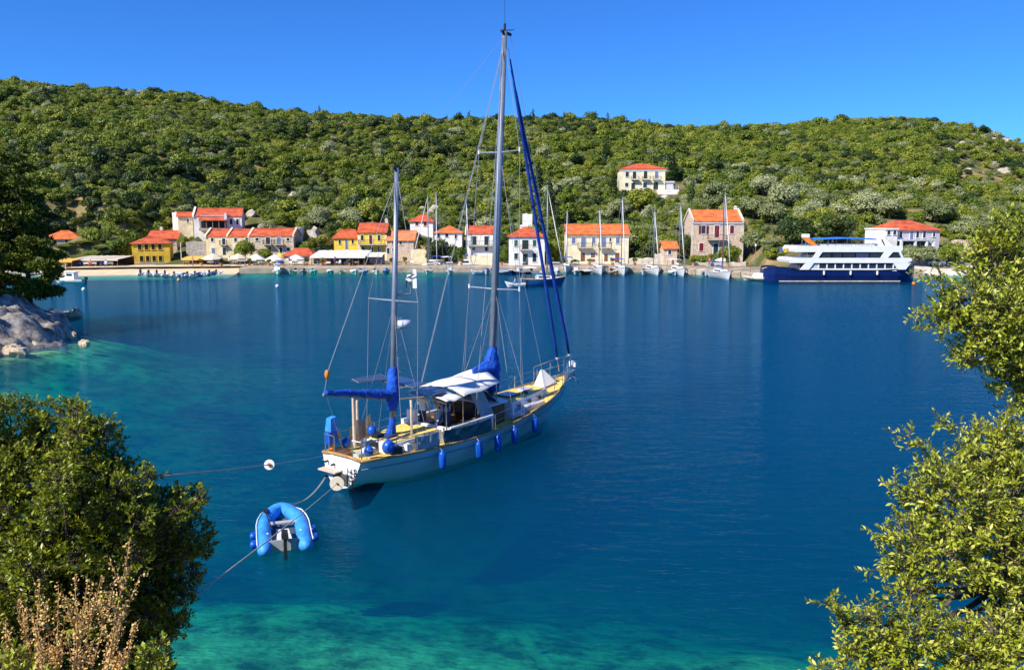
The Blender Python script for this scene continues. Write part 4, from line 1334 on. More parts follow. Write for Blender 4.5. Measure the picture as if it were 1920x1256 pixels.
def outboard(root, x, big=1.0, m=None):
    o = MB()
    k = big
    o.hexa([(x - 0.30 * k, -0.13 * k, 0.48), (x + 0.12 * k, -0.13 * k, 0.48), (x + 0.12 * k, 0.13 * k, 0.48), (x - 0.30 * k, 0.13 * k, 0.48)], [(x - 0.26 * k, -0.10 * k, 0.78 * k), (x + 0.08 * k, -0.11 * k, 0.82 * k), (x + 0.08 * k, 0.11 * k, 0.82 * k), (x - 0.26 * k, 0.10 * k, 0.78 * k)])
    o.box(x - 0.2 * k, x - 0.05 * k, -0.05, 0.05, -0.22, 0.479)
    o.tube([(x + 0.1 * k, 0, 0.6), (x + 0.5 * k, 0.05, 0.66)], 0.025, 6)
    return o.build('outboard_motor', m or black_rubber, root)
k = 0
for px, py in ((268, 515), (282, 516), (296, 516), (310, 517)):
    k += 1
    r_, _, _ = inflatable('%s white inflatable drawn up by the sand, with black outboard' % ('first', 'second', 'third', 'fourth')[k - 1] + ' from the left', PZ(px, py, 0), R(96 + 4 * k), 3.0, 1.5, 0.22, gel_white, cloth_grey, 'white inflatables at the beach')
    r_['label'] = '%s from left of four white inflatables with black outboards at the beach' % ('first', 'second', 'third', 'fourth')[k - 1]
    outboard(r_, -1.45, 1.35)
words = ('first', 'second', 'third', 'fourth', 'fifth', 'sixth', 'seventh')
for k, (px, py) in enumerate(((332, 517), (344, 517), (358, 517), (371, 516), (385, 515), (398, 514), (411, 513))):
    r_, _, _ = inflatable('%s from left in the row of little blue and white rental boats' % words[k], PZ(px, py, 0), R(95 + 7 * math.sin(k * 2.0)), 3.2, 1.35, 0.2, blue_hull if k % 2 else gel_white, blue_hull if k % 2 == 0 else gel_white, 'blue and white rental boats in a row')
    outboard(r_, -1.5, 1.1, gel_white if k % 3 == 1 else black_rubber)
# buoys
for px, py, m_, lab in ((335, 526, canvas_yellow, 'small yellow mooring buoy in front of the rental boats'), (157, 544, white_paint, 'small white buoy off the left tavern'), (1713, 533, orange_p, 'pink orange buoy at the bow of the ferry'), (520, 538, white_paint, 'tiny white buoy out on the water below the umbrellas')):
    p = PZ(px, py, 0)
    bo = empty('buoy', p, 0, lab, 'buoy')
    MB().sphere((0, 0, 0.12), 0.28, 10, 7).build('float', m_, bo, True)
    MB().tube([(0, 0, 0.38), (0, 0, 0.55)], 0.04, 6).build('eye', steel, bo)

# ------------------------------------------------------------------ ferry
FY = 133.0
f0 = PY(1440, 527, FY)
fer = empty('ferry', (f0.x, FY, 0), 0, 'white two-deck excursion ferry with navy blue hull moored on the right', 'ferry')
fx = lambda px: PY(px, 500, FY).x - f0.x
fz = lambda py: PY(1580, py, FY).z
FB = 6.4                              # beam
BLOCK.append((1436, 430, 1735, 530, 140))
xs = [1440, 1446, 1456, 1475, 1485, 1500, 1560, 1640, 1690, 1712, 1724, 1732]
ztop = [506, 502, 500.5, 501.5, 504.5, 506.5, 507, 507, 505.5, 503, 501, 500]
hw = [0.30, 0.62, 0.85, 0.97, 1, 1, 1, 1, 0.9, 0.6, 0.3, 0.04]
rows, drow = [], []
for px, yt, w in zip(xs, ztop, hw):
    x, z, b_ = fx(px), fz(yt), FB / 2 * w
    lo = [(x * 0.985 + 0.2, FB / 2 - b_ * 0.45, -0.8), (x * 0.99 + 0.12, FB / 2 - b_ * 0.82, -0.1), (x, FB / 2 - b_ * 0.95, z * 0.5), (x, FB / 2 - b_, z)]
    rows.append(lo[::-1] + [(p[0], FB - p[1], p[2]) for p in lo])
    drow.append([(x, FB / 2 - b_ * 0.97, z - 0.35), (x, FB / 2 + b_ * 0.97, z - 0.35)])
fix_normals(MB().grid(rows).add(rows[0], [tuple(range(8))]).build('hull', blue_navy, fer))
fix_normals(MB().grid(drow).build('main_deck', pave, fer))
rr_ = MB()
rr_.tube([(r[0][0], r[0][1] - 0.02, r[0][2]) for r in rows], 0.07, 6)
rr_.build('rubbing_strake', black_rubber, fer)
MB().box(fx(1462), fx(1690), 0.02, 0.08, 0.06, 0.22).build('boot_stripe', pale_stone, fer)
def round_prof(x0, x1, z0, z1, sl0, sl1):
    return [(x0 + sl0, z0), (x1 - sl1, z0), (x1, z1), (x0, z1)]
def band(name, x0, x1, yt, yb, inset=0.0, m=gel_white, s0=0, s1=0):
    poly = [(fx(x0) + s0 * 0.3, fz(yb)), (fx(x1) - s1, fz(yb)), (fx(x1) - s1 * 0.1, fz((yt + yb) / 2)), (fx(x1) - s1 * 0.3, fz(yt)), (fx(x0) + s0, fz(yt)), (fx(x0), fz((yt + yb) / 2))]
    return fix_normals(MB().prism(poly, inset, FB - inset).build(name, m, fer))
band('lower_wall', 1516, 1683, 503.6, 508.5, 0.25)
band('upper_deck_edge', 1479, 1711, 483.8, 493.2, 0.05, s0=0.5, s1=0.9)
band('roof_edge', 1489, 1692, 461.5, 472.8, 0.1, s0=0.35, s1=0.4)
MB().box(fx(1518), fx(1682), 0.5, FB - 0.5, fz(503.5), fz(493.3)).build('lower_saloon_interior', glass_dark, fer)
MB().box(fx(1538), fx(1660), 0.5, FB - 0.5, fz(483.7), fz(472.9)).build('upper_saloon_interior', glass_dark, fer)
wx = [1536 + 15.6 * k for k in range(10)]
for k in range(9):
    a, c = wx[k] + 1.2, wx[k + 1] - 1.2
    for y_ in (0.3, FB - 0.34):
        MB().box(fx(a), fx(c), y_, y_ + 0.04, fz(503.4), fz(494.4)).build('saloon_window', glass_dark, fer)
for k in range(10):
    MB().box(fx(wx[k] - 1.2), fx(wx[k] + 1.2), 0.26, 0.48, fz(503.5), fz(493.3)).build('window_pillar', gel_white, fer)
MB().box(fx(1520), fx(1536), 0.3, 0.34, fz(503.4), fz(494.4)).build('grey_panel', grey_and_shade_plaster, fer)
# sloping white brackets between decks
def slant(a0, a1, b0, b1, yt, yb, name='deck_bracket', m=gel_white, y0=0.06, y1=0.3):
    for s_ in (0, 1):
        ya, yb_ = (y0, y1) if s_ == 0 else (FB - y1, FB - y0)
        MB().hexa([(fx(a0), ya, fz(yb)), (fx(a1), ya, fz(yb)), (fx(a1), yb_, fz(yb)), (fx(a0), yb_, fz(yb))], [(fx(b0), ya, fz(yt)), (fx(b1), ya, fz(yt)), (fx(b1), yb_, fz(yt)), (fx(b0), yb_, fz(yt))]).build(name, m, fer)
slant(1500, 1517, 1511, 1526, 493.3, 506.5)
slant(1684, 1699, 1675, 1708, 493.3, 505.5)
slant(1523, 1534, 1530, 1541, 472.9, 483.7)
slant(1651, 1664, 1657, 1673, 472.9, 483.7)
slant(1690, 1694, 1684, 1688, 472.9, 483.7)
for a, c in ((1541, 1559), (1561, 1579), (1581, 1603), (1605, 1629), (1631, 1650)):
    MB().box(fx(a), fx(c), 0.28, 0.32, fz(483.6), fz(473.2)).build('upper_window', glass_dark if a != 1605 else sol_cell, fer)
MB().hexa([(fx(1666), 0.3, fz(483.6)), (fx(1690), 0.3, fz(483.6)), (fx(1690), FB - 0.3, fz(483.6)), (fx(1666), FB - 0.3, fz(483.6))], [(fx(1672), 0.3, fz(473)), (fx(1684), 0.3, fz(473)), (fx(1684), FB - 0.3, fz(473)), (fx(1672), FB - 0.3, fz(473))]).build('wheelhouse_window', glass_dark, fer)
rl = MB()
for (a, c, yt, yb) in ((1492, 1526, 478.5, 484), (1482, 1500, 497, 503), (1500, 1645, 457.5, 462)):
    for kk in range(4):
        z = fz(yb) + (fz(yt) - fz(yb)) * (kk + 1) / 4
        rl.tube([(fx(a), 0.2, z), (fx(c), 0.2, z)], 0.022, 4, False)
    for px in np.arange(a, c + 0.1, 6):
        rl.tube([(fx(px), 0.2, fz(yb)), (fx(px), 0.2, fz(yt))], 0.022, 4, False)
rl.build('railing', steel, fer)
for kk in range(7):
    MB().box(fx(1541 + kk * 15), fx(1541 + kk * 15 + 12), 1.0, FB - 1.0, fz(461.4), fz(458.5)).build('bench', white_paint, fer)
MB().slab([[(fx(1527 + 118 * i / 6), 0.8 + (FB - 1.6) * j / 3, fz(446) - 0.06 * abs(i - 3) + 0.1 * (1 - abs(j - 1.5))) for j in range(4)] for i in range(7)], 0.14).build('sun_awning', mat('sky_blue_awning', (0.03, 0.18, 0.62), 0.7, 0.1, 2), fer)
for px in (1530, 1555, 1590, 1620, 1643):
    for y_ in (1.0, FB - 1.0):
        MB().tube([(fx(px), y_, fz(461.4)), (fx(px), y_, fz(447.5))], 0.03, 5).build('awning_post', steel, fer)
MB().hexa([(fx(1527), 0.9, fz(462)), (fx(1537), 0.9, fz(462)), (fx(1537), 2.0, fz(462)), (fx(1527), 2.0, fz(462))], [(fx(1508), 0.9, fz(446)), (fx(1517), 0.9, fz(446)), (fx(1517), 2.0, fz(446)), (fx(1508), 2.0, fz(446))]).build('slide', orange_p, fer)
MB().box(fx(1508), fx(1519), 0.9, 2.0, fz(445.8), fz(439)).build('slide_head', white_paint, fer)
for sx in (1510, 1517):
    MB().tube([(fx(sx), 2.1, fz(462)), (fx(sx), 2.1, fz(446))], 0.05, 5).build('slide_support', steel, fer)
# funnel mast at the bridge
fm_ = MB().prism([(fx(1651), fz(462)), (fx(1682), fz(462)), (fx(1676), fz(455)), (fx(1668), fz(449)), (fx(1658), fz(449))], 2.4, 4.0).build('radar_mast', white_paint, fer)
fix_normals(fm_)
MB().hexa([(fx(1667), 2.36, fz(461)), (fx(1670), 2.36, fz(461)), (fx(1670), 2.39, fz(461)), (fx(1667), 2.39, fz(461))], [(fx(1661), 2.36, fz(450)), (fx(1664), 2.36, fz(450)), (fx(1664), 2.39, fz(450)), (fx(1661), 2.39, fz(450))]).build('mast_stripe', black_rubber, fm_)
MB().tube([(fx(1663), 3.2, fz(449)), (fx(1663), 3.2, fz(436))], 0.06, 6).box(fx(1656), fx(1670), 3.1, 3.3, fz(442), fz(440.5)).build('aerial', white_paint, fm_)
# flags at the stern
MB().tube([(fx(1486), 2.0, fz(484)), (fx(1481), 2.0, fz(463))], 0.04, 5).build('flagstaff', wood, fer)
for a, c, m_ in ((1475, 1485, mat('yellow_flag', (0.8, 0.62, 0.03), 0.8)), (1466, 1474, mat('blue_flag', (0.12, 0.22, 0.6), 0.8))):
    MB().slab([[(fx(a + (c - a) * i / 4), 2.0 + 0.12 * math.sin(i * 1.8), fz(473 - 7 * j) - 0.12 * (4 - i) * 0.3) for j in range(2)] for i in range(5)], 0.01).build('flag', m_, fer)
for k in range(3):
    px = 1545 + 50 * k
    MB().tube([(fx(px), -0.15, fz(508)), (fx(px), -0.16, fz(515))], 0.16, 8).build('fender', white_paint, fer)

# cars on the quay behind the ferry's bow
def car(label, px, Y, m, rz=0.0):
    p = PY(px, 505, Y)
    root = empty('parked_car', (p.x, Y, 1.17), rz, label, 'car', 'cars parked on the quay by the ferry')
    MB().prism([(-2.0, 0.28), (2.0, 0.28), (2.05, 0.6), (1.9, 0.82), (1.05, 0.92), (-1.8, 0.95), (-2.05, 0.8)], -0.82, 0.82).build('body', m, root)
    MB().hexa([(-1.75, -0.75, 0.93), (1.0, -0.75, 0.93), (1.0, 0.75, 0.93), (-1.75, 0.75, 0.93)], [(-1.35, -0.62, 1.42), (0.3, -0.62, 1.42), (0.3, 0.62, 1.42), (-1.35, 0.62, 1.42)]).build('windows', glass_dark, root)
    MB().box(-1.3, 0.28, -0.6, 0.6, 1.421, 1.47).build('roof', m, root)
    for sx in (-1.25, 1.3):
        for sg in (-1, 1):
            w = MB().tube([(sx, sg * 0.72, 0.31), (sx, sg * 0.86, 0.31)], 0.31, 14).build('wheel', black_rubber, root)
            MB().tube([(sx, sg * 0.861, 0.31), (sx, sg * 0.875, 0.31)], 0.19, 10).build('rim', alu, w)
    for sg in (-1, 1):
        MB().box(1.98, 2.07, sg * 0.6 - 0.15, sg * 0.6 + 0.15, 0.6, 0.74).build('headlight', gel_white, root)
car('silver car parked on the quay just right of the ferry', 1752, 160, mat('silver_car_paint', (0.42, 0.44, 0.46), 0.3, 0.05, 1, metal=0.5), 0.1)
car('dark blue car parked right of the silver car on the quay', 1786, 160, mat('dark_car_paint', (0.02, 0.03, 0.06), 0.25, 0.1, 1), -0.1)
# ------------------------------------------------------------------ people
PLANTERS = []
def body_mat(name, legs, shirt, skin, z1, z2):
    """clothes by height: trousers, shirt, skin"""
    if name in MATS:
        return MATS[name]
    m = bpy.data.materials.new(name)
    m.use_nodes = True
    nt = m.node_tree
    n = nt.nodes
    L = nt.links.new
    b = n['Principled BSDF']
    b.inputs['Roughness'].default_value = 0.75
    tc = n.new('ShaderNodeTexCoord')
    sp = n.new('ShaderNodeSeparateXYZ')
    L(tc.outputs['Object'], sp.inputs[0])
    dv = n.new('ShaderNodeMath')
    dv.operation = 'DIVIDE'
    dv.inputs[1].default_value = 2.0
    L(sp.outputs[2], dv.inputs[0])
    cr = n.new('ShaderNodeValToRGB')
    cr.color_ramp.interpolation = 'CONSTANT'
    e = cr.color_ramp.elements
    e[0].position = 0
    e[0].color = (*legs, 1)
    e[1].position = z1 / 2
    e[1].color = (*shirt, 1)
    q = e.new(z2 / 2)
    q.color = (*skin, 1)
    L(dv.outputs[0], cr.inputs[0])
    L(cr.outputs[0], b.inputs['Base Color'])
    MATS[name] = m
    return m
hair_m = mat('dark_hair', (0.02, 0.015, 0.012), 0.7, 0.2, 30)
def person(label, loc, rz, shirt, legs, pose='stand', group=None, scale=1.0):
    hip = 0.95 if pose == 'stand' else 0.52
    J, E_, Rr = [], [], []
    def v(x, y, z, r):
        J.append((x, y, z))
        Rr.append(r)
        return len(J) - 1
    pel = v(0, 0, hip, 0.15)
    waist = v(0.01, 0, hip + 0.18, 0.135)
    chest = v(0.0, 0, hip + 0.40, 0.155)
    neck = v(0.0, 0, hip + 0.57, 0.06)
    jaw = v(0.03, 0, hip + 0.66, 0.075)
    head = v(0.025, 0, hip + 0.75, 0.098)
    crown = v(0.015, 0, hip + 0.82, 0.07)
    E_ += [(pel, waist), (waist, chest), (chest, neck), (neck, jaw), (jaw, head), (head, crown)]
    for sg in (-1, 1):
        sh_ = v(0, sg * 0.19, hip + 0.48, 0.062)
        el = v(0.06 if pose == 'stand' else 0.12, sg * 0.26, hip + 0.22, 0.046)
        wr = v(0.24 if sg > 0 else 0.14, sg * 0.24, hip + 0.06, 0.032)
        hd = v(0.32 if sg > 0 else 0.18, sg * 0.22, hip + 0.03, 0.036)
        E_ += [(chest, sh_), (sh_, el), (el, wr), (wr, hd)]
        for q in range(3):
            ft = v((0.39 if sg > 0 else 0.25), sg * 0.22 + (q - 1) * 0.025, hip + 0.01 - 0.012 * q, 0.011)
            E_.append((hd, ft))
        hp = v(0, sg * 0.1, hip - 0.06, 0.095)
        if pose == 'stand':
            kn = v(0.02 + 0.05 * sg, sg * 0.11, 0.50, 0.062)
            an = v(-0.02 + 0.05 * sg, sg * 0.11, 0.09, 0.042)
        else:
            kn = v(0.42, sg * 0.13, hip - 0.02, 0.065)
            an = v(0.42, sg * 0.13, 0.09, 0.042)
        to = v(J[an][0] + 0.16, sg * 0.13, 0.035, 0.035)
        E_ += [(pel, hp), (hp, kn), (kn, an), (an, to)]
    me = bpy.data.meshes.new('person')
    me.from_pydata(J, E_, [])
    me.materials.append(body_mat('clothes_%d_%s' % (hash((shirt, legs)) % 9999, pose), legs, shirt, (0.50, 0.29, 0.19), hip - (0.02 if pose == 'stand' else 0.08), hip + 0.54))
    o = bpy.data.objects.new('person', me)
    COL.objects.link(o)
    sk = o.modifiers.new('skin', 'SKIN')
    sk.use_smooth_shade = True
    lay = me.skin_vertices[0].data
    for i, r in enumerate(Rr):
        lay[i].radius = (r, r)
        lay[i].use_root = (i == 0)
    sub = o.modifiers.new('sub', 'SUBSURF')
    sub.levels = sub.render_levels = 1
    o.location = loc
    o.rotation_euler = (0, 0, rz)
    o.scale = (scale,) * 3
    tag(o, label, 'person', group)
    h = MB().sphere((0.0, 0, hip + 0.80), (0.115, 0.105, 0.10), 10, 7).build('hair', hair_m, o, True)
    return o

# ------------------------------------------------------------------ the ketch
YS = Vector((-6.384, 28.98, 0))
YA = R(53.467)
yu = Vector((math.cos(YA), math.sin(YA), 0))
yn = Vector((-math.sin(YA), math.cos(YA), 0))       # port
yacht = empty('ketch', YS, YA, 'two-masted yacht with blue sail covers moored in the foreground', 'yacht')
def YW(x, y, z):
    return YS + yu * x + yn * y + Vector((0, 0, z))
H = Hull(15.5, 3.9, 1.28, 1.12, 2.05, draft=0.75, sw=0.56, over=2.4, tr=-0.12, n=41, rise=0.83)
LV = (0, .1, .2, .3, .4, .5, .6, .7, .8, .9, 1)
fix_normals(H.shell(LV).build('hull', pale_hull, yacht, True))  # topside blue stands for shade and reflected water on a whitish hull
fix_normals(H.transom(LV).build('transom', gel_white, yacht))
H.deck(0.10, 0.06).build('deck', teak, yacht, True)
a, c = H.rail(0)
for pr in (a, c):
    MB().tube([(x, y, z + 0.01) for x, y, z in pr], 0.055, 6).build('cap_rail', teak_trim, yacht, True)
    MB().tube([(x, y + (0.03 if y > 0 else -0.03), z - 0.30) for x, y, z in pr[:-1]], 0.022, 5).build('rubbing_strake', sh_blue, yacht, True)
tr0 = H.pt(0, 1, 1)
MB().tube([(0, -tr0[1], tr0[2]), (-0.03, -0.5, tr0[2] + 0.09), (-0.03, 0.5, tr0[2] + 0.09), (0, tr0[1], tr0[2])], 0.055, 6).build('taffrail', teak_trim, yacht, True)
MB().hexa([(0.5, -0.05, -0.95), (1.3, -0.05, -0.95), (1.3, 0.05, -0.95), (0.5, 0.05, -0.95)], [(0.35, -0.07, -0.1), (2.4, -0.07, -0.1), (2.4, 0.07, -0.1), (0.35, 0.07, -0.1)]).build('rudder', black_rubber, yacht)
# transom fittings: boarding platform, dark ladder locker, lettering
tp = MB()
tp.hexa([(-0.42, -0.1, 0.74), (-0.05, -0.1, 0.74), (-0.05, 0.85, 0.74), (-0.42, 0.85, 0.74)], [(-0.42, -0.1, 0.79), (-0.05, -0.1, 0.79), (-0.05, 0.85, 0.79), (-0.42, 0.85, 0.79)])
tp.build('boarding_platform', mat('bleached_pink_teak', (0.66, 0.46, 0.38), 0.8, 0.15, 8), yacht)
MB().box(-0.17, -0.06, -0.45, 0.28, 0.28, 0.68).build('folded_ladder_box', mat('charcoal_grp', (0.07, 0.07, 0.07), 0.6, 0.2, 8), yacht)
ld = MB()
for yy in (-0.50, -0.72):
    ld.tube([(-0.15, yy, 0.25), (-0.15, yy, 0.98)], 0.02, 5)
for zz in (0.35, 0.52, 0.69, 0.86):
    ld.tube([(-0.15, -0.5, zz), (-0.15, -0.72, zz)], 0.018, 5)
ld.build('boarding_ladder', iron, yacht)
let = MB()
for (yy, zz, w_, h_) in ((-0.80, 0.90, 0.05, 0.09), (-0.86, 0.79, 0.05, 0.09), (-0.80, 0.68, 0.05, 0.09), (-0.78, 0.56, 0.05, 0.08), (-0.90, 0.92, 0.02, 0.1), (-0.91, 0.75, 0.02, 0.1), (-0.85, 0.62, 0.06, 0.02), (-0.72, 0.47, 0.05, 0.07), (-0.66, 0.38, 0.05, 0.06)):
    let.box(-0.13, -0.10, yy - w_, yy + w_ * 0.2, zz, zz + h_)
let.build('lettering', dark_lettering, yacht)
for (yy, zz) in ((0.35, 0.95), (0.78, 0.42), (0.7, 1.02)):
    MB().tube([(-0.20, yy, zz), (-0.06, yy, zz)], 0.045, 8).build('hawse_hole', iron, yacht)
# aft cabin, cockpit, deckhouse, fore cabin
MB().hexa([(1.75, -0.95, 1.0), (4.55, -1.1, 1.0), (4.55, 1.1, 1.0), (1.75, 0.95, 1.0)], [(1.85, -0.85, 1.48), (4.5, -1.0, 1.52), (4.5, 1.0, 1.52), (1.85, 0.85, 1.48)]).build('aft_cabin', gel_white, yacht)
MB().hexa([(1.95, -0.78, 1.49), (4.42, -0.93, 1.53), (4.42, 0.93, 1.53), (1.95, 0.78, 1.49)], [(1.95, -0.78, 1.53), (4.42, -0.93, 1.57), (4.42, 0.93, 1.57), (1.95, 0.78, 1.53)]).build('aft_cabin_top', teak, yacht)
MB().box(2.1, 2.7, -0.3, 0.3, 1.54, 1.62).build('hatch', sol_cell, yacht)
co = MB()
co.box(4.6, 7.5, -1.38, -1.22, 1.0, 1.62).box(4.6, 7.5, 1.22, 1.38, 1.0, 1.62).box(4.6, 4.74, -1.21, 1.21, 1.0, 1.6)
co.build('cockpit_coaming', gel_white, yacht)
MB().box(4.75, 7.5, -1.2, 1.2, 0.92, 1.12).build('cockpit_sole', brown_dark, yacht)
for sg in (-1, 1):
    MB().box(4.8, 7.2, sg * 0.85 - 0.33, sg * 0.85 + 0.33, 1.13, 1.42).build('cockpit_bench', teak_trim, yacht)
MB().box(7.5, 8.55, -1.2, 1.2, 1.0, 1.98).build('deckhouse', brown_dark, yacht)
MB().box(7.44, 7.495, -0.35, 0.30, 1.1, 1.9).build('companionway', iron, yacht)
MB().box(7.46, 7.492, 0.45, 1.05, 1.35, 1.85).build('instrument_panel', black_rubber, yacht)
MB().slab([[(7.35 + 1.35 * i / 3, -1.28 + 2.56 * j / 6, 2.02 + 0.1 * (1 - ((j - 3) / 3) ** 2)) for j in range(7)] for i in range(4)], 0.05).build('deckhouse_roof', gel_white, yacht)
dg = [(6.2, -1.16, 2.74), (7.0, -1.22, 2.72), (7.75, -1.32, 1.45), (6.85, -1.34, 1.45)]
for sg in (1, -1):
    q = [(x, y * sg, z) for x, y, z in dg]
    MB().slab([[q[0], q[1]], [q[3], q[2]]], 0.03).build('side_curtain', cloth_grey, yacht)
MB().hexa([(8.15, -1.2, 2.0), (8.19, -1.2, 2.0), (8.19, 1.2, 2.0), (8.15, 1.2, 2.0)], [(7.45, -1.0, 2.62), (7.49, -1.0, 2.62), (7.49, 1.0, 2.62), (7.45, 1.0, 2.62)]).build('windscreen', sol_cell, yacht)
wh = MB()
for k in range(16):
    t0_, t1_ = 2 * PI * k / 16, 2 * PI * (k + 1) / 16
    wh.tube([(5.3, 0.4 * math.cos(t0_), 1.95 + 0.4 * math.sin(t0_)), (5.3, 0.4 * math.cos(t1_), 1.95 + 0.4 * math.sin(t1_))], 0.02, 5)
for k in range(3):
    t0_ = PI * k / 3
    wh.tube([(5.3, 0.4 * math.cos(t0_), 1.95 + 0.4 * math.sin(t0_)), (5.3, -0.4 * math.cos(t0_), 1.95 - 0.4 * math.sin(t0_))], 0.015, 5)
wh.build('steering_wheel', steel, yacht)
MB().box(5.33, 5.6, -0.14, 0.14, 1.12, 2.0).build('binnacle', gel_white, yacht)
fc = MB().hexa([(9.35, -1.05, 1.2), (13.0, -0.62, 1.35), (13.0, 0.62, 1.35), (9.35, 1.05, 1.2)], [(9.5, -0.92, 1.72), (12.85, -0.52, 1.80), (12.85, 0.52, 1.80), (9.5, 0.92, 1.72)]).build('fore_cabin', gel_white, yacht)
MB().hexa([(9.6, -0.84, 1.73), (12.75, -0.46, 1.81), (12.75, 0.46, 1.81), (9.6, 0.84, 1.73)], [(9.6, -0.84, 1.77), (12.75, -0.46, 1.85), (12.75, 0.46, 1.85), (9.6, 0.84, 1.77)]).build('fore_cabin_top', teak, yacht)
for sg in (-1, 1):
    for k in range(3):
        xx = 10.0 + 0.95 * k
        yy = 1.0 - 0.118 * (xx - 9.35)
        MB().box(xx - 0.25, xx + 0.25, sg * (yy - 0.04) - 0.04, sg * (yy - 0.04) + 0.04, 1.42, 1.6).build('porthole', glass_dark, fc)
MB().box(10.0, 10.9, -0.35, 0.45, 1.775, 1.86).build('fore_hatch', sol_cell, yacht)
MB().box(11.5, 12.1, -0.25, 0.3, 1.81, 1.9).build('skylight', mat('pale_hatch_cover', (0.45, 0.48, 0.62), 0.5), yacht)
for xx, yy in ((9.8, 0.55), (11.2, -0.42)):
    MB().sphere((xx, yy, 1.85), (0.16, 0.16, 0.1), 10, 6).build('vent', iron, yacht, True)
for k, (x0_, x1_, y_) in enumerate(((8.7, 9.9, -1.35), (9.9, 11.6, -1.15))):
    MB().box(x0_, x1_, y_ - 0.16, y_ + 0.16, 1.22 + 0.05 * k, 1.40 + 0.08 * k).build('deck_locker', mat('lilac_grp', (0.52, 0.52, 0.62), 0.5), yacht)
# white sail bag cone on the foredeck
MB().add([(13.2, -0.15, 1.72), (14.15, -0.30, 1.85), (14.05, 0.42, 1.85), (13.25, 0.5, 1.72), (13.55, 0.28, 2.55), (13.75, 0.20, 2.5)], [(0, 1, 5, 4), (1, 2, 5), (2, 3, 4, 5), (3, 0, 4), (3, 2, 1, 0)]).build('sail_bag', canvas_white, yacht)
MB().tube([(14.3, 0, 1.8), (14.3, 0, 2.1)], 0.14, 10).build('windlass', steel, yacht)
# masts
def lerp(a, b, t):
    return tuple(a[i] + (b[i] - a[i]) * t for i in range(3))
M0, M1 = (9.02, 0, 1.3), (10.17, 0, 18.34)
Z0, Z1 = (2.66, 0, 1.45), (3.23, 0, 12.04)
mm = MB().tube([M0, lerp(M0, M1, 0.5), M1], [0.17, 0.165, 0.12], 12).build('main_mast', alu, yacht, True)
zm = MB().tube([Z0, lerp(Z0, Z1, 0.5), Z1], [0.12, 0.115, 0.09], 12).build('mizzen_mast', alu, yacht, True)
MB().tube([(M1[0] - 0.25, 0, M1[2]), (M1[0] + 0.45, 0, M1[2] - 0.05)], 0.07, 6).tube([M1, (M1[0] + 0.02, 0, M1[2] + 0.35)], 0.06, 6).tube([(M1[0] + 0.02, 0, M1[2] + 0.35), (M1[0] + 0.02, 0.0, 20.4)], 0.010, 4).tube([(M1[0] + 0.3, -0.3, M1[2] + 0.1), (M1[0] + 0.3, 0.3, M1[2] + 0.15)], 0.02, 5).build('masthead_fittings', black_rubber, mm)
MB().tube([(Z1[0] - 0.2, 0, Z1[2]), (Z1[0] + 0.25, 0, Z1[2])], 0.06, 6).tube([(Z1[0] - 0.15, 0, Z1[2]), (Z1[0] - 0.15, 0, Z1[2] + 0.45)], 0.015, 5).build('masthead_fittings', black_rubber, zm)
for tt, w in ((0.69, 1.15), (0.33, 1.45)):
    p = lerp(M0, M1, tt)
    for sg in (-1, 1):
        MB().tube([p, (p[0] - 0.08, sg * w, p[2] + 0.05)], [0.05, 0.03], 6).build('spreader', alu, mm)
        MB().tube([(p[0] - 0.08, sg * w, p[2] - 0.02), (p[0] - 0.08, sg * w, p[2] + 0.18)], 0.04, 6).build('spreader_cap', white_paint, mm)
p = lerp(Z0, Z1, 0.515)
for sg in (-1, 1):
    MB().tube([p, (p[0] - 0.1, sg * 1.35, p[2] + 0.03)], [0.045, 0.025], 6).build('spreader', alu, zm)
# radar, reflector on the mizzen
br = lerp(Z0, Z1, 0.535)
MB().tube([br, (br[0] + 0.55, -0.35, br[2] + 0.05)], 0.03, 5).tube([(br[0] + 0.55, -0.35, br[2] + 0.05), (br[0] + 0.55, -0.35, br[2] + 0.5)], 0.025, 5).build('radar_bracket', alu, zm)
MB().tube([(br[0] + 0.55, -0.35, br[2] + 0.5), (br[0] + 0.55, -0.35, br[2] + 0.62)], [0.12, 0.2], 12).tube([(br[0] + 0.55, -0.35, br[2] + 0.62), (br[0] + 0.55, -0.35, br[2] + 0.8)], [0.2, 0.12], 12).build('wind_generator_hub', gel_white, zm, True)
MB().box(br[0] + 0.50, br[0] + 0.54, -0.72, -0.52, br[2] + 0.28, br[2] + 1.02).build('tail_vane', white_paint, zm)
bl = MB()
for k in range(3):
    t_ = 0.7 + 2 * PI * k / 3
    bl.hexa([(br[0] + 0.38, -0.35, br[2] + 0.66), (br[0] + 0.40, -0.35, br[2] + 0.66), (br[0] + 0.40, -0.30, br[2] + 0.70), (br[0] + 0.38, -0.30, br[2] + 0.70)],
            [(br[0] + 0.38, -0.35 + 0.42 * math.cos(t_), br[2] + 0.68 + 0.42 * math.sin(t_)), (br[0] + 0.40, -0.35 + 0.42 * math.cos(t_), br[2] + 0.68 + 0.42 * math.sin(t_)), (br[0] + 0.40, -0.31 + 0.42 * math.cos(t_), br[2] + 0.72 + 0.42 * math.sin(t_)), (br[0] + 0.38, -0.31 + 0.42 * math.cos(t_), br[2] + 0.72 + 0.42 * math.sin(t_))])
bl.build('wind_generator_blades', black_rubber, zm)
rd = lerp(Z0, Z1, 0.43)
MB().tube([(rd[0] + 0.3, -0.25, rd[2] - 0.12), (rd[0] + 0.3, -0.25, rd[2] + 0.13)], [0.30, 0.27], 14).build('radar_dome', mat('pale_radome', (0.55, 0.60, 0.70), 0.4), zm, True)
MB().box(rd[0], rd[0] + 0.4, -0.3, -0.1, rd[2] - 0.17, rd[2] - 0.13).build('radar_bracket', alu, zm)
stp = MB()
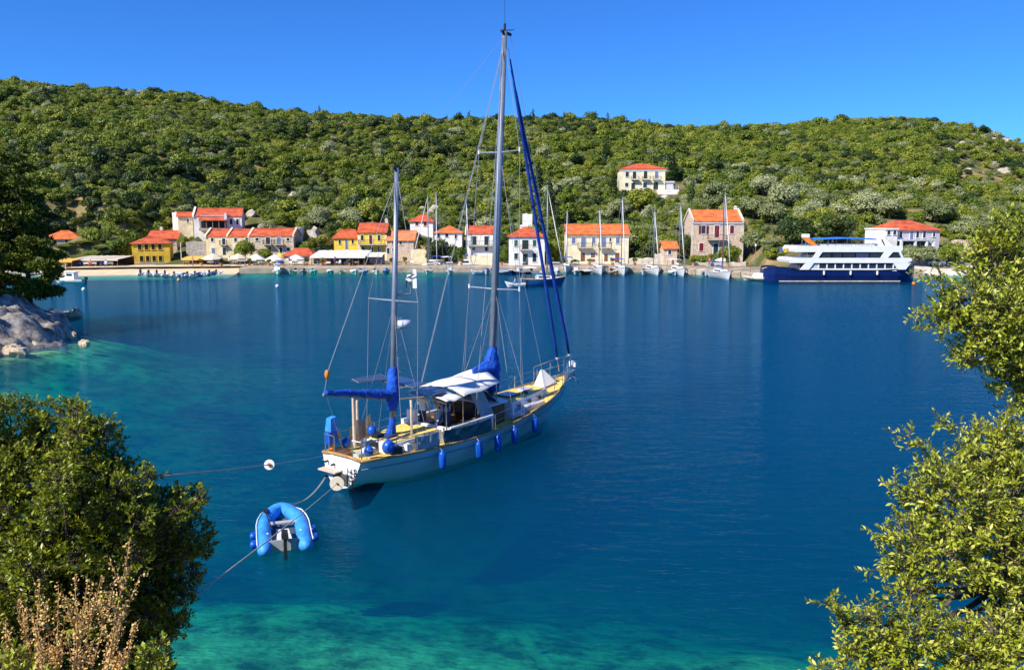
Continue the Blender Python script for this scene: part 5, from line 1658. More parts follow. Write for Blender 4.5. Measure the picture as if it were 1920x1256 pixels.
for k in range(12):
    q = lerp(Z0, Z1, 0.10 + 0.05 * k)
    stp.tube([(q[0] + 0.05, -0.1, q[2]), (q[0] + 0.2, -0.22, q[2])], 0.012, 4)
stp.build('mast_steps', steel, zm)
# booms with blue covers
def lump_tube(pts, rs, name, m, parent, seg=12, amp=0.12, seed=0):
    b_ = MB().tube(pts, rs, seg)
    vs = []
    for q in b_.v:
        k = mnoise.fractal(Vector(q) * 3.1 + Vector((seed, 0, 0)), 1.0, 2.0, 3) * amp
        vs.append((q[0] + k * 0.3, q[1] + k, q[2] + k * 0.8))
    b_.v = vs
    return b_.build(name, m, parent, True)
def dens(pts, rs, n):
    P = np.array(pts, float)
    t = np.linspace(0, len(pts) - 1, n)
    return [tuple(np.interp(t, range(len(pts)), P[:, i])[k] for i in range(3)) for k in range(n)], [float(v_) for v_ in np.interp(t, range(len(pts)), rs)]
pp, rr = dens([(-0.68, 0, 3.85), (0.3, 0, 3.68), (1.4, 0, 3.45), (2.2, 0, 3.28), (2.62, 0, 3.2)], [0.08, 0.11, 0.14, 0.19, 0.27], 30)
lump_tube(pp, rr, 'mizzen_sail_cover', canvas_blue, yacht, 12, 0.06, 1)
pp, rr = dens([(2.70, 0, 2.55), (2.74, 0, 3.1), (2.78, 0, 3.7), (2.80, 0, 4.15), (2.82, 0, 4.3)], [0.17, 0.27, 0.25, 0.20, 0.13], 16)
lump_tube(pp, rr, 'mizzen_mast_boot', canvas_blue, yacht, 12, 0.07, 2)
MB().tube([(-0.75, 0, 3.80), (2.6, 0, 3.02)], 0.06, 8).build('mizzen_boom', alu, yacht)
MB().tube([(2.70, 0.12, 1.5), (2.69, 0.0, 2.0), (2.71, 0, 2.3)], [0.24, 0.14, 0.12], 10).build('mast_coat', canvas_blue, zm)
pp, rr = dens([(9.15, 0, 2.25), (9.14, 0, 2.9), (9.15, 0, 3.6), (9.2, 0, 4.1), (9.23, 0, 4.35)], [0.30, 0.42, 0.36, 0.25, 0.17], 18)
lump_tube(pp, rr, 'main_mast_boot', canvas_blue, yacht, 12, 0.14, 3)
pp, rr = dens([(9.1, 0, 3.3), (8.7, 0, 3.32), (8.2, 0.05, 3.3), (7.9, 0.05, 3.26)], [0.40, 0.34, 0.22, 0.08], 14)
lump_tube(pp, rr, 'main_sail_cover', canvas_blue, yacht, 12, 0.10, 4)
for k in range(4):
    t = 0.12 + 0.22 * k
    cx_, cz_, rr_ = -0.68 + 3.3 * t, 3.85 - 0.65 * t, 0.10 + 0.14 * t
    MB().tube([(cx_, rr_ * math.cos(a_), cz_ + rr_ * math.sin(a_)) for a_ in np.linspace(0, 2 * PI, 13)], 0.014, 4, False).build('sail_tie', canvas_blue, yacht)
# boom-end float, flag halyard
MB().sphere((-0.55, 0, 4.5), (0.09, 0.09, 0.18), 8, 6).build('orange_float', orange_p, yacht, True)
# furled headsails
F0, F1 = (14.85, 0, 2.3), (10.45, 0, 17.7)
G0, G1 = (16.05, 0, 2.35), (10.5, 0, 17.2)
for A_, B_, rr_ in ((F0, F1, 0.082), (G0, G1, 0.092)):
    MB().tube([lerp(A_, B_, t) for t in (0.05, 0.10, 0.3, 0.6, 0.9, 0.97)], [0.05, rr_, rr_, rr_ * 0.9, rr_ * 0.7, 0.03], 10).build('furled_headsail', sail_navy, yacht, True)
    MB().tube([A_, lerp(A_, B_, 0.06)], 0.03, 6).sphere(lerp(A_, B_, 0.045), (0.13, 0.13, 0.09), 10, 6).build('furling_drum', steel, yacht)
# bowsprit platform and pulpit
bs = MB()
bs.tube([(15.2, 0.22, 1.98), (16.2, 0.12, 2.18)], 0.04, 6).tube([(15.2, -0.22, 1.98), (16.2, -0.12, 2.18)], 0.04, 6)
for k in range(6):
    xx = 15.3 + 0.16 * k
    bs.box(xx - 0.04, xx + 0.04, -0.2, 0.2, 2.02 + 0.033 * k, 2.05 + 0.033 * k)
bs.build('bow_platform', steel, yacht)
an_ = MB().tube([(16.15, 0, 2.2), (16.35, 0, 1.75)], 0.05, 6).tube([(16.35, 0, 1.75), (16.15, -0.28, 1.62)], 0.045, 6).tube([(16.35, 0, 1.75), (16.15, 0.28, 1.62)], 0.045, 6).box(16.1, 16.25, -0.33, -0.18, 1.5, 1.66).box(16.1, 16.25, 0.18, 0.33, 1.5, 1.66)
an_.build('anchor', steel, yacht)
MB().box(16.1, 16.35, -0.2, 0.2, 2.35, 2.62).build('bow_light_cluster', white_paint, yacht)
pu = MB()
pu.tube([(13.9, -0.95, 2.55), (14.8, -0.55, 2.78), (15.7, -0.18, 2.92), (15.85, 0, 2.94), (15.7, 0.18, 2.92), (14.8, 0.55, 2.78), (13.9, 0.95, 2.55)], 0.028, 6)
pu.tube([(13.9, -0.97, 2.2), (14.8, -0.55, 2.4), (15.7, -0.18, 2.52), (15.85, 0, 2.54), (15.7, 0.18, 2.52), (14.8, 0.55, 2.4), (13.9, 0.97, 2.2)], 0.02, 6)
for (xx, yy, z0_, z1_) in ((13.9, 0.95, 1.75, 2.55), (14.8, 0.55, 1.9, 2.78), (15.6, 0.2, 2.05, 2.9)):
    for sg in (-1, 1):
        pu.tube([(xx, sg * yy, z0_), (xx, sg * yy, z1_)], 0.024, 6)
pu.build('pulpit', steel, yacht)
# stanchions, lifelines, pushpit
lf = MB()
for sg in (-1, 1):
    tops, mids = [], []
    for t in np.linspace(0.02, 0.9, 11):
        x, y, z = H.pt(float(t), 1, sg)
        y *= 0.96
        lf.tube([(x, y, z), (x, y * 0.99, z + 0.68)], 0.016, 5)
        tops.append((x, y * 0.99, z + 0.67))
        mids.append((x, y * 0.99, z + 0.36))
    lf.tube(tops, 0.010, 4, False)
    lf.tube(mids, 0.009, 4, False)
lf.build('stanchions_and_lifelines', steel, yacht)
ps = MB()
ps.tube([(1.0, -1.22, 1.95), (0.1, -1.0, 1.98), (0.02, -0.6, 2.0)], 0.025, 6).tube([(0.02, 0.4, 2.0), (0.1, 1.0, 1.98), (1.0, 1.22, 1.95)], 0.025, 6)
for (xx, yy) in ((0.1, -1.0), (0.1, 1.0), (0.02, -0.6), (0.02, 0.4)):
    ps.tube([(xx, yy, 1.25), (xx, yy, 2.0)], 0.022, 6)
ps.build('pushpit', steel, yacht)
# weather cloths along the rail
def cloth(name, x0_, x1_, z0_, z1_, m_, sg=-1, nn=8):
    P = []
    for i in range(nn + 1):
        xx = x0_ + (x1_ - x0_) * i / nn
        x, y, z = H.pt(xx / 15.5, 1, sg)
        P.append([(xx, y * 0.985 + 0.03 * math.sin(i * 1.3), z + z0_), (xx, y * 0.985 + 0.05 * math.sin(i * 2.1 + 1), z + (z0_ + z1_) / 2), (xx, y * 0.985, z + z1_ - 0.05 * math.sin(PI * i / nn))])
    b_ = MB().grid(P)
    k = len(b_.v)
    b_.grid([[(p_[0], p_[1] - sg * 0.02, p_[2]) for p_ in row][::-1] for row in P])
    return b_.build(name, m_, yacht)
cloth('grey_weather_cloth', 2.55, 3.75, 0.05, 0.62, cloth_grey)
cloth('teal_weather_board', 4.05, 6.75, 0.06, 0.62, cloth_teal)
cloth('tan_net', 1.6, 3.0, 0.1, 0.75, net_m, 1)
MB().tube([(4.05, -1.88, 1.82), (6.75, -1.92, 1.84)], 0.04, 6).build('board_top_rail', gel_white, yacht)
# awnings
def sheet(name, A_, B_, C_, D_, up, m_, n_=9, k_=9, parent=None):
    """A aft-starboard, B fore-starboard, C aft-port, D fore-port"""
    P = []
    for i in range(n_ + 1):
        s = i / n_
        row = []
        for j in range(k_ + 1):
            t = j / k_
            p = [(A_[q] * (1 - s) + B_[q] * s) * (1 - t) + (C_[q] * (1 - s) + D_[q] * s) * t for q in range(3)]
            p[2] += up * (1 - (2 * t - 1) ** 2) + 0.03 * math.sin(i * 1.1 + j * 0.7) - 0.05 * math.sin(PI * s) * (1 if j in (0, k_) else 0)
            row.append(tuple(p))
        P.append(row)
    return MB().slab(P, 0.025).build(name, m_, parent or yacht, True)
aw = sheet('cockpit_awning', (5.2, -1.62, 2.90), (8.15, -1.28, 2.96), (5.5, 1.2, 2.90), (9.0, 1.05, 3.16), 0.22, canvas_white)
sheet('aft_awning', (4.15, -1.6, 2.86), (5.25, -1.58, 2.86), (4.3, 0.75, 2.74), (5.5, 1.1, 2.80), 0.12, canvas_white)
mk = MB()
for k, (xx, yy, l_, sk_) in enumerate(((6.45, 0.35, 0.26, 0.10), (6.75, 0.30, 0.30, -0.10), (7.0, 0.22, 0.30, 0.06), (7.22, 0.20, 0.34, 0.0))):
    zz = 3.145 + 0.012 * k
    mk.hexa([(xx, yy - l_, zz), (xx + 0.06, yy - l_, zz), (xx + 0.06 + sk_, yy + l_ * 0.4, zz), (xx + sk_, yy + l_ * 0.4, zz)], [(xx, yy - l_, zz + 0.03), (xx + 0.06, yy - l_, zz + 0.03), (xx + 0.06 + sk_, yy + l_ * 0.4, zz + 0.035), (xx + sk_, yy + l_ * 0.4, zz + 0.035)])
mk.build('faded_lettering', pink_lettering, aw)
fr_ = MB()
for xx, w, zt in ((4.25, 1.5, 2.72), (5.3, 1.5, 2.80), (6.4, 1.4, 2.86), (8.0, 1.15, 2.92)):
    fr_.tube([(xx, -w, 1.3), (xx, -w, zt), (xx, -w * 0.6, zt + 0.06), (xx, w * 0.6, zt + 0.02), (xx, w, zt - 0.06), (xx, w, 1.3)], 0.022, 6)
fr_.build('awning_frame', steel, yacht)
MB().tube([(5.32, -1.62, 2.95), (5.38, -0.3, 3.10), (5.45, 0.5, 3.05)], 0.025, 6).build('awning_batten', cloth_grey, yacht)
# solar panels
def panel(q, t=0.04):
    o_ = MB().hexa(q, [(x, y, z + t) for x, y, z in q]).build('solar_panel', alu, yacht)
    c_ = [sum(p_[i] for p_ in q) / 4 for i in range(3)]
    q2 = [tuple(c_[i] + (p_[i] - c_[i]) * 0.94 for i in range(3)) for p_ in q]
    MB().hexa([(x, y, z + t + 0.003) for x, y, z in q2], [(x, y, z + t + 0.008) for x, y, z in q2]).build('cells', sol_cell, o_)
panel([(1.78, 0.91, 3.68), (3.2, 0.46, 3.66), (3.7, 1.69, 3.64), (2.2, 1.76, 3.66)])
panel([(2.98, -0.92, 3.50), (3.93, -0.75, 3.50), (4.27, 1.05, 3.52), (3.4, 0.95, 3.52)])
panel([(3.74, -0.95, 3.02), (4.95, -0.95, 3.06), (5.2, 0.20, 3.08), (3.85, 0.15, 3.02)])
MB().tube([(2.8, 0.1, 3.6), (3.0, 1.2, 3.63)], 0.03, 6).tube([(2.8, -0.1, 3.45), (3.6, -0.4, 3.48)], 0.03, 6).tube([(4.3, -0.5, 2.75), (4.3, -0.5, 3.02)], 0.03, 6).tube([(2.8, -0.05, 3.0), (4.0, -0.6, 2.98)], 0.03, 6).build('panel_brackets', steel, yacht)
# stern clutter
MB().tube([(1.35, 0.75, 1.2), (1.33, 0.74, 3.25)], [0.07, 0.055], 8).tube([(1.7, 0.95, 1.2), (1.72, 0.95, 3.0)], [0.06, 0.05], 8).build('davit_posts', mat('beige_paint', (0.62, 0.50, 0.38), 0.7, 0.15, 5), yacht)
MB().grid([[(1.45 + 1.1 * i / 6, 0.80 + 0.25 * i / 6 + 0.06 * math.sin(i * 1.5), 1.55 + 0.75 * j / 3 - 0.12 * math.sin(PI * i / 6) * (j > 1)) for j in range(4)] for i in range(7)]).build('hanging_net', net_m, yacht)
for (xx, yy, zz, r_) in ((2.05, 0.5, 1.78, 0.19), (0.72, -0.72, 1.46, 0.19), (1.45, -1.02, 1.5, 0.25), (1.1, 0.95, 1.42, 0.18)):
    bb = MB().sphere((xx, yy, zz), (r_, r_, r_ * 1.12), 16, 12).build('round_fender', blue_fender, yacht, True)
    MB().tube([(xx, yy, zz + r_), (xx, yy, zz + r_ * 1.35)], 0.035, 6).build('eyelet', blue_fender, bb)
ob = MB().hexa([(0.35, 0.95, 2.0), (0.75, 0.95, 2.0), (0.75, 1.3, 2.0), (0.35, 1.3, 2.0)], [(0.4, 1.0, 2.5), (0.68, 1.0, 2.55), (0.68, 1.25, 2.55), (0.4, 1.25, 2.5)]).build('outboard_motor_cover', blue_light, yacht)
MB().box(0.3, 0.72, 0.98, 1.28, 1.5, 1.98).build('outboard_motor_bag', blue_fender, yacht)
MB().box(0.48, 0.60, 1.06, 1.18, 1.18, 1.49).build('outboard_motor_leg', orange_p, yacht)
MB().tube([(0.78, 1.1, 1.95), (0.95, 1.1, 1.7), (0.8, 1.2, 1.5), (0.7, 1.15, 1.85)], 0.06, 6).build('coiled_line', mat('tan_rope', (0.5, 0.32, 0.14), 0.9, 0.3, 20), yacht)
for (xx, yy, w_, d_, h_, m_) in ((0.45, 0.25, 0.5, 0.7, 0.14, brown_dark), (0.75, -0.15, 0.5, 0.5, 0.10, cloth_grey), (1.75, -1.15, 0.45, 0.3, 0.28, black_rubber), (2.1, -0.98, 0.35, 0.3, 0.2, cloth_grey), (2.35, -1.15, 0.3, 0.25, 0.25, white_paint), (1.6, 0.1, 0.35, 0.3, 0.35, black_rubber), (1.15, -0.25, 0.5, 0.45, 0.22, white_paint)):
    MB().hexa([(xx - w_ / 2, yy - d_ / 2, 1.18), (xx + w_ / 2, yy - d_ / 2, 1.18), (xx + w_ / 2, yy + d_ / 2, 1.18), (xx - w_ / 2, yy + d_ / 2, 1.18)], [(xx - w_ * 0.42, yy - d_ * 0.4, 1.2 + h_), (xx + w_ * 0.4, yy - d_ * 0.42, 1.2 + h_ * 0.9), (xx + w_ * 0.42, yy + d_ * 0.4, 1.2 + h_), (xx - w_ * 0.4, yy + d_ * 0.42, 1.2 + h_ * 0.9)]).build('stowed_gear', m_, yacht)
gr = MB().tube([(1.3, -0.62, 1.2), (1.3, -0.62, 1.85)], 0.025, 5).box(1.12, 1.48, -0.78, -0.46, 1.85, 2.0).build('deck_grill', black_rubber, yacht)
MB().tube([(3.0, -0.75, 1.5), (3.02, -0.75, 2.7), (3.05, -0.7, 3.0)], 0.05, 6).build('boom_crutch', mat('beige_paint', (0.62, 0.50, 0.38)), yacht)
MB().box(4.55, 4.75, 0.55, 1.0, 1.5, 2.1).build('life_raft_canister', gel_white, yacht)
# striped towel
stw = bpy.data.materials.new('blue_striped_towel')
stw.use_nodes = True
n = stw.node_tree.nodes
wv = n.new('ShaderNodeTexWave')
wv.bands_direction = 'X'
wv.inputs['Scale'].default_value = 1.6
cr = n.new('ShaderNodeValToRGB')
cr.color_ramp.interpolation = 'CONSTANT'
cr.color_ramp.elements[0].color = (0.80, 0.82, 0.85, 1)
cr.color_ramp.elements[1].position = 0.5
cr.color_ramp.elements[1].color = (0.03, 0.08, 0.42, 1)
tc = n.new('ShaderNodeTexCoord')
stw.node_tree.links.new(tc.outputs['Object'], wv.inputs['Vector'])
stw.node_tree.links.new(wv.outputs['Fac'], cr.inputs[0])
stw.node_tree.links.new(cr.outputs[0], n['Principled BSDF'].inputs['Base Color'])
# hull fenders
for k, px_ in enumerate(((818, 860), (886, 843), (918, 829), (949, 818), (986, 802))):
    best = None
    for t in np.linspace(0.1, 0.75, 66):
        q = H.pt(float(t), 0.75, -1)
        w = PROJ(YW(q[0], q[1], q[2]))
        if best is None or abs(w[0] - px_[0]) < best[0]:
            best = (abs(w[0] - px_[0]), float(t))
    q = H.pt(best[1], 1.0, -1)
    rf = 0.15
    yy = q[1] - rf - 0.02
    fd = MB().tube([(q[0], yy, q[2] - 0.12), (q[0], yy, q[2] - 0.2), (q[0], yy, q[2] - 0.28), (q[0], yy, q[2] - 0.74), (q[0], yy, q[2] - 0.82), (q[0], yy, q[2] - 0.88)], [0.05, 0.12, rf, rf, 0.12, 0.04], 12).build('fender', blue_fender, yacht, True)
    MB().tube([(q[0], yy, q[2] - 0.14), (q[0], q[1] * 0.98, q[2] + 0.06)], 0.015, 4).build('lanyard', rope_m, fd)
# standing rigging
rg = MB()
chx = lambda x, sg: tuple(H.pt(x / 15.5, 1, sg))
for sg in (-1, 1):
    sp1, sp2 = lerp(M0, M1, 0.33), lerp(M0, M1, 0.69)
    rg.tube([chx(9.2, sg), (sp1[0] - 0.08, sg * 1.45, sp1[2] + 0.05), (sp2[0] - 0.08, sg * 1.15, sp2[2] + 0.05), lerp(M0, M1, 0.985)], 0.013, 4, False)
    rg.tube([chx(9.8, sg), lerp(M0, M1, 0.34)], 0.012, 4, False)
    rg.tube([chx(8.4, sg), lerp(M0, M1, 0.34)], 0.012, 4, False)
    rg.tube([chx(9.0, sg), (sp1[0] - 0.08, sg * 1.45, sp1[2] + 0.05), lerp(M0, M1, 0.69)], 0.012, 4, False)
    rg.tube([chx(5.6, sg), lerp(M0, M1, 0.98)], 0.012, 4, False)                  # running backstays
    rg.tube([chx(11.6, sg), lerp(M0, M1, 0.66)], 0.010, 4, False)
    zs = lerp(Z0, Z1, 0.515)
    rg.tube([chx(2.6, sg), (zs[0] - 0.1, sg * 1.35, zs[2] + 0.03), lerp(Z0, Z1, 0.98)], 0.012, 4, False)
    rg.tube([chx(3.3, sg), lerp(Z0, Z1, 0.5)], 0.010, 4, False)
    rg.tube([chx(1.9, sg), lerp(Z0, Z1, 0.5)], 0.010, 4, False)
rg.tube([(-0.68, 0, 3.95), (-0.52, 0, 4.6), lerp(Z0, Z1, 0.97)], 0.015, 4, False)
rg.tube([F0, F1], 0.012, 4, False)
rg.tube([G0, (M1[0] + 0.4, 0, M1[2])], 0.012, 4, False)
rg.tube([lerp(M0, M1, 0.99), lerp(Z0, Z1, 0.99)], 0.008, 4, False)
rg.tube([lerp(M0, M1, 0.97), (5.0, 0.6, 3.0)], 0.016, 4, False)
rg.tube([(9.3, -0.15, 2.0), lerp(M0, M1, 0.95)], 0.010, 4, False)
rg.tube([(-0.6, 0, 3.7), (0.4, 0.3, 1.3)], 0.012, 4, False)
rg.build('rigging', wire, yacht)
pl2 = MB()
for (a_, b_) in (((10.6, -1.45, 3.4), (10.6, -1.45, 3.75)),):
    pl2.tube([a_, b_], 0.035, 6)
# people and towel on the yacht
tw = YW(6.0, 0.15, 1.45)
two = MB().slab([[(-0.28 + 0.56 * i / 6, 0.04 * math.sin(i * 2), 0.75 - 0.75 * j / 4) for j in range(5)][::-1] for i in range(7)], 0.02).build('striped_towel', stw, None, True)
two.location = tw
two.rotation_euler = (R(-16), 0, YA - R(70))
tag(two, 'blue and white striped towel hanging in the cockpit of the yacht', 'towel')
person('person in a white shirt and dark trousers standing in the cockpit of the yacht', YW(5.05, 0.55, 1.12), YA + R(10), (0.80, 0.78, 0.75), (0.05, 0.06, 0.10), scale=0.97)
person('person in dark blue sitting low in the cockpit beside the one in white', YW(5.35, -0.55, 1.0), YA + R(80), (0.02, 0.04, 0.12), (0.03, 0.03, 0.05), 'sit')
person('person in pale blue sitting in the little white dinghy near the anchored blue sailboat', (pd.x, pd.y, 0.12), R(184), (0.35, 0.42, 0.65), (0.1, 0.1, 0.12), 'sit')
for k, (px, Y, sh_c, lg, ps_, lab) in enumerate((
        (170, 158.5, (0.6, 0.1, 0.08), (0.1, 0.1, 0.15), 'sit', 'person in a red top sitting under the far left tavern canopy'),
        (199, 158.5, (0.7, 0.7, 0.7), (0.05, 0.06, 0.1), 'sit', 'person in a pale top sitting at the right end of the far left tavern'),
        (362, 160, (0.62, 0.2, 0.1), (0.2, 0.2, 0.25), 'stand', 'person in orange red standing before the flat yellow awning'),
        (431, 162.5, (0.75, 0.72, 0.7), (0.05, 0.05, 0.08), 'stand', 'person in white standing between the two beige umbrellas'),
        (543, 163, (0.1, 0.12, 0.3), (0.3, 0.28, 0.25), 'stand', 'person in navy standing left of the low tavern'),
        (628, 162, (0.08, 0.06, 0.2), (0.05, 0.05, 0.08), 'stand', 'person in violet standing in front of the white awning'),
        (638, 162.0, (0.65, 0.65, 0.68), (0.1, 0.1, 0.15), 'sit', 'person in light grey sitting in front of the white awning'),
        (843, 163, (0.06, 0.06, 0.08), (0.05, 0.05, 0.06), 'stand', 'person in black standing on the quay left of the catamaran'),
        (1330, 159.8, (0.5, 0.1, 0.1), (0.1, 0.1, 0.12), 'stand', 'person in dark red standing near the single quay umbrella'))):
    p = PY(px, 500, Y)
    person(lab, (p.x, Y, 1.15), R(-90 + 25 * math.sin(k * 3)), sh_c, lg, ps_, 'people along the quay')

for k, (px, Y) in enumerate(((378, 162), (415, 160.5), (468, 161.5), (505, 161), (575, 161.8), (604, 161.2), (655, 161.5), (735, 163), (760, 165), (865, 163.5), (940, 163), (1035, 163), (1105, 163.5), (1148, 163), (1190, 163), (1275, 162), (1300, 160.0), (1365, 157.5))):
    p = PY(px, 500, Y)
    zq = 1.16
    pt_ = empty('planter', (p.x, Y, zq), k * 0.7, 'terracotta planter with a small green bush on the quay, %s from the left' % ('1st 2nd 3rd 4th 5th 6th 7th 8th 9th 10th 11th 12th 13th 14th 15th 16th 17th 18th'.split()[k]), 'planter', 'planters along the quay')
    MB().tube([(0, 0, 0), (0, 0, 0.5), (0, 0, 0.55)], [0.24, 0.34, 0.36], 10).build('pot', roof_salmon, pt_)
    PLANTERS.append(pt_)
# ------------------------------------------------------------------ blue dinghy astern, mooring lines, rat guards
pb, psl, psr = PZ(527, 968, 0), PZ(497, 1042, 0), PZ(573, 1028, 0)
mid_s = (psl + psr) / 2
dv_ = pb - mid_s
ang = math.atan2(dv_.y, dv_.x)
ctr = (pb + mid_s) / 2
dg_, dpts, dtube = inflatable('bright blue inflatable dinghy with black outboard floating behind the yacht', ctr, ang, 3.3, 1.68, 0.235, blue_light, mat('dinghy_floor', (0.05, 0.08, 0.12), 0.7), None, seg=14, bow_up=0.05)
outboard(dg_, -1.5, 0.82)
MB().box(0.05, 0.25, -0.50, 0.50, 0.30, 0.34).build('thwart', cloth_grey, dg_)
MB().hexa([(-1.2, -0.26, 0.13), (-0.4, -0.2, 0.13), (-0.4, 0.2, 0.13), (-1.2, 0.26, 0.13)], [(-1.1, -0.18, 0.42), (-0.55, -0.15, 0.36), (-0.55, 0.15, 0.36), (-1.1, 0.18, 0.42)]).build('fuel_tank_bag', white_paint, dg_)
for sg in (-1, 1):
    MB().tube([(x, y + sg * 0.27 * 0.8 * (1 if abs(y) > 0.3 else 0.3), z + 0.18) for x, y, z in (dpts[1:7] if sg < 0 else dpts[-2:-8:-1])], 0.018, 5).build('grab_rope', white_paint, dg_)
    for xx in (-1.15, -0.45):
        MB().tube([(xx - 0.12, sg * 0.92, 0.20), (xx + 0.10, sg * 0.92, 0.22)], 0.105, 10).build('beach_fender', blue_fender, dg_, True)
    MB().box(-0.9, -0.84, sg * 0.5 - 0.03, sg * 0.5 + 0.03, 0.13, 0.4).build('seat_post', white_paint, dg_)
MB().tube([(-0.9, 0.35, 0.5), (0.7, 0.5, 0.52)], 0.02, 6).box(0.7, 1.05, 0.42, 0.58, 0.51, 0.53).build('oar', black_rubber, dg_)

def rope(label, pts, r=0.014, sag=0.0, n=16):
    A_, B_ = Vector(pts[0]), Vector(pts[-1])
    if len(pts) == 2:
        P = [A_.lerp(B_, i / n) - Vector((0, 0, sag * 4 * (i / n) * (1 - i / n))) for i in range(n + 1)]
    else:
        P = [Vector(p_) for p_ in pts]
    b_ = MB().tube([p_ - A_ for p_ in P], r, 6)
    o = b_.build('mooring_rope', rope_m, None, True)
    o.location = A_
    tag(o, label, 'rope', 'mooring ropes of the yacht')
    return P
r1a = YW(-0.05, 0.85, 1.2)
r1b = PY(300, 893, 9.0)
P1 = rope('upper mooring rope running from the port stern left to the bush', (r1a, r1b), 0.011, 0.05)
r2a = YW(-0.2, -0.25, 0.55)
r2b = PY(372, 1112, 7.6)
P2 = rope('lower mooring rope running from the transom over the dinghy to the shore', (r2a, r2b), 0.010, 0.06)
bowp = dg_.matrix_world
import mathutils
Md = Matrix.Translation(ctr) @ Matrix.Rotation(ang, 4, 'Z')
dbow = Md @ Vector((1.6, 0.1, 0.45))
rope('slack painter rope from the transom to the dinghy bow, left strand', (YW(-0.2, 0.72, 0.42), dbow), 0.012, 0.42)
rope('slack painter rope from the transom to the dinghy bow, right strand', (YW(-0.2, 0.68, 0.42), Md @ Vector((1.5, -0.3, 0.45))), 0.012, 0.28)
def rat_guard(label, P, frac, r, m_):
    k = min(range(len(P)), key=lambda i: abs(i / (len(P) - 1) - frac))
    A_, d = P[k], (P[min(k + 1, len(P) - 1)] - P[k - 1]).normalized()
    b_ = MB()
    n_ = 24
    b_.tube([-d * 0.02, -d * 0.015, d * 0.015, d * 0.02], [r * 0.96, r, r, r * 0.96], n_)
    o = empty('rope_guard_disc', A_, 0, label, 'disc', 'round rat guards on the mooring ropes')
    b_.build('disc', m_, o)
    MB().tube([-d * 0.06, d * 0.06], 0.04, 8).build('hub', wood, o)
def nearest_frac(P, px):
    return min(range(len(P)), key=lambda i: abs(PROJ(P[i])[0] - px)) / (len(P) - 1)
rat_guard('white round disc threaded on the upper mooring rope', P1, nearest_frac(P1, 507), 0.11, white_paint)
rat_guard('cream round disc on the lower mooring rope against the transom', P2, nearest_frac(P2, 630), 0.24, canvas_cream)
# ------------------------------------------------------------------ vegetation
def leaf_faces(P, A, N, Ln, Wd, fold=0.25):
    """P base points, A leaf axes, N rough normals -> folded four-point leaves (two triangles sharing the midrib)"""
    A = A / np.linalg.norm(A, axis=1, keepdims=True)
    S = np.cross(A, N)
    S = S / np.maximum(np.linalg.norm(S, axis=1, keepdims=True), 1e-6)
    U = np.cross(S, A)
    Ln = Ln[:, None]
    Wd = Wd[:, None]
    b = P
    m = P + A * Ln * 0.5
    l = m - S * Wd * 0.5 + U * Wd * fold
    r = m + S * Wd * 0.5 + U * Wd * fold
    t = P + A * Ln
    V = np.stack([b, l, t, r], 1).reshape(-1, 3)
    k = np.arange(len(P))[:, None] * 4
    F = np.concatenate([k + np.array([[0, 2, 1]]), k + np.array([[0, 3, 2]])], 0)
    return V, F
def rdir(rg, n):
    d = rg.normal(size=(n, 3))
    return d / np.linalg.norm(d, axis=1, keepdims=True)
def crown_mesh(seed, n, leaf, lobes=9, flat=0.8, shape='round', spread=0.62):
    """unit crown (radius about 1, base at z=0): many small leaf sprays on uneven lobes with hollows between"""
    rg = np.random.RandomState(seed)
    C, Rd = [], []
    if shape == 'round':
        for k in range(lobes):
            a = 2 * PI * (k / lobes) + rg.rand() * 0.9
            rr = spread * (0.55 + 0.45 * rg.rand())
            C.append((math.cos(a) * rr, math.sin(a) * rr, flat * (0.40 + 0.75 * rg.rand())))
            Rd.append(0.30 + 0.20 * rg.rand())
        C.append((0, 0, flat * 0.95))
        Rd.append(0.5)
    elif shape == 'cypress':
        for k in range(lobes):
            z = k / lobes
            C.append((0.12 * rg.randn(), 0.12 * rg.randn(), 0.25 + z * 4.6))
            Rd.append(0.62 * (1 - 0.85 * z ** 1.4) + 0.06)
    elif shape == 'pine':
        for k in range(lobes):
            z = k / lobes
            a = rg.rand() * 6.28
            rr = 0.75 * (1 - 0.75 * z) * (0.4 + 0.6 * rg.rand())
            C.append((math.cos(a) * rr, math.sin(a) * rr, 0.35 + z * 2.3))
            Rd.append(0.40 * (1 - 0.45 * z) * (0.8 + 0.4 * rg.rand()))
    C = np.array(C)
    Rd = np.array(Rd)
    w = Rd ** 2
    idx = rg.choice(len(C), n, p=w / w.sum())
    d = rdir(rg, n)
    d[:, 2] = np.where(d[:, 2] < -0.35, -d[:, 2] * 0.6, d[:, 2])
    rad = Rd[idx] * (0.72 + 0.36 * rg.rand(n) ** 0.7)
    P = C[idx] + d * rad[:, None] * np.array([1, 1, 0.85])
    q = rdir(rg, n)
    A = q - d * (q * d).sum(1, keepdims=True) * 0.75 + np.array([0, 0, 0.15])
    N = d * 1.3 + rdir(rg, n) * 0.6
    Ln = leaf * (0.7 + 0.7 * rg.rand(n))
    V, F = leaf_faces(P, A, N, Ln, Ln * 0.68, 0.12)
    return np_mesh('crown', V, F)
def trunk_mesh(seed, h=0.9, r=0.07, limbs=4):
    rg = random.Random(seed)
    b = MB().tube([(0, 0, -0.35), (0.03, 0.02, h * 0.5), (0, 0.04, h)], [r * 1.4, r, r * 0.6], 7)
    for k in range(limbs):
        a = 2 * PI * k / limbs + rg.random()
        z0_ = h * (0.45 + 0.3 * rg.random())
        b.tube([(0.02, 0.02, z0_), (math.cos(a) * 0.22, math.sin(a) * 0.22, z0_ + 0.25), (math.cos(a) * 0.5, math.sin(a) * 0.5, z0_ + 0.5)], [r * 0.6, r * 0.42, r * 0.15], 5)
    return b.mesh('trunk', True)
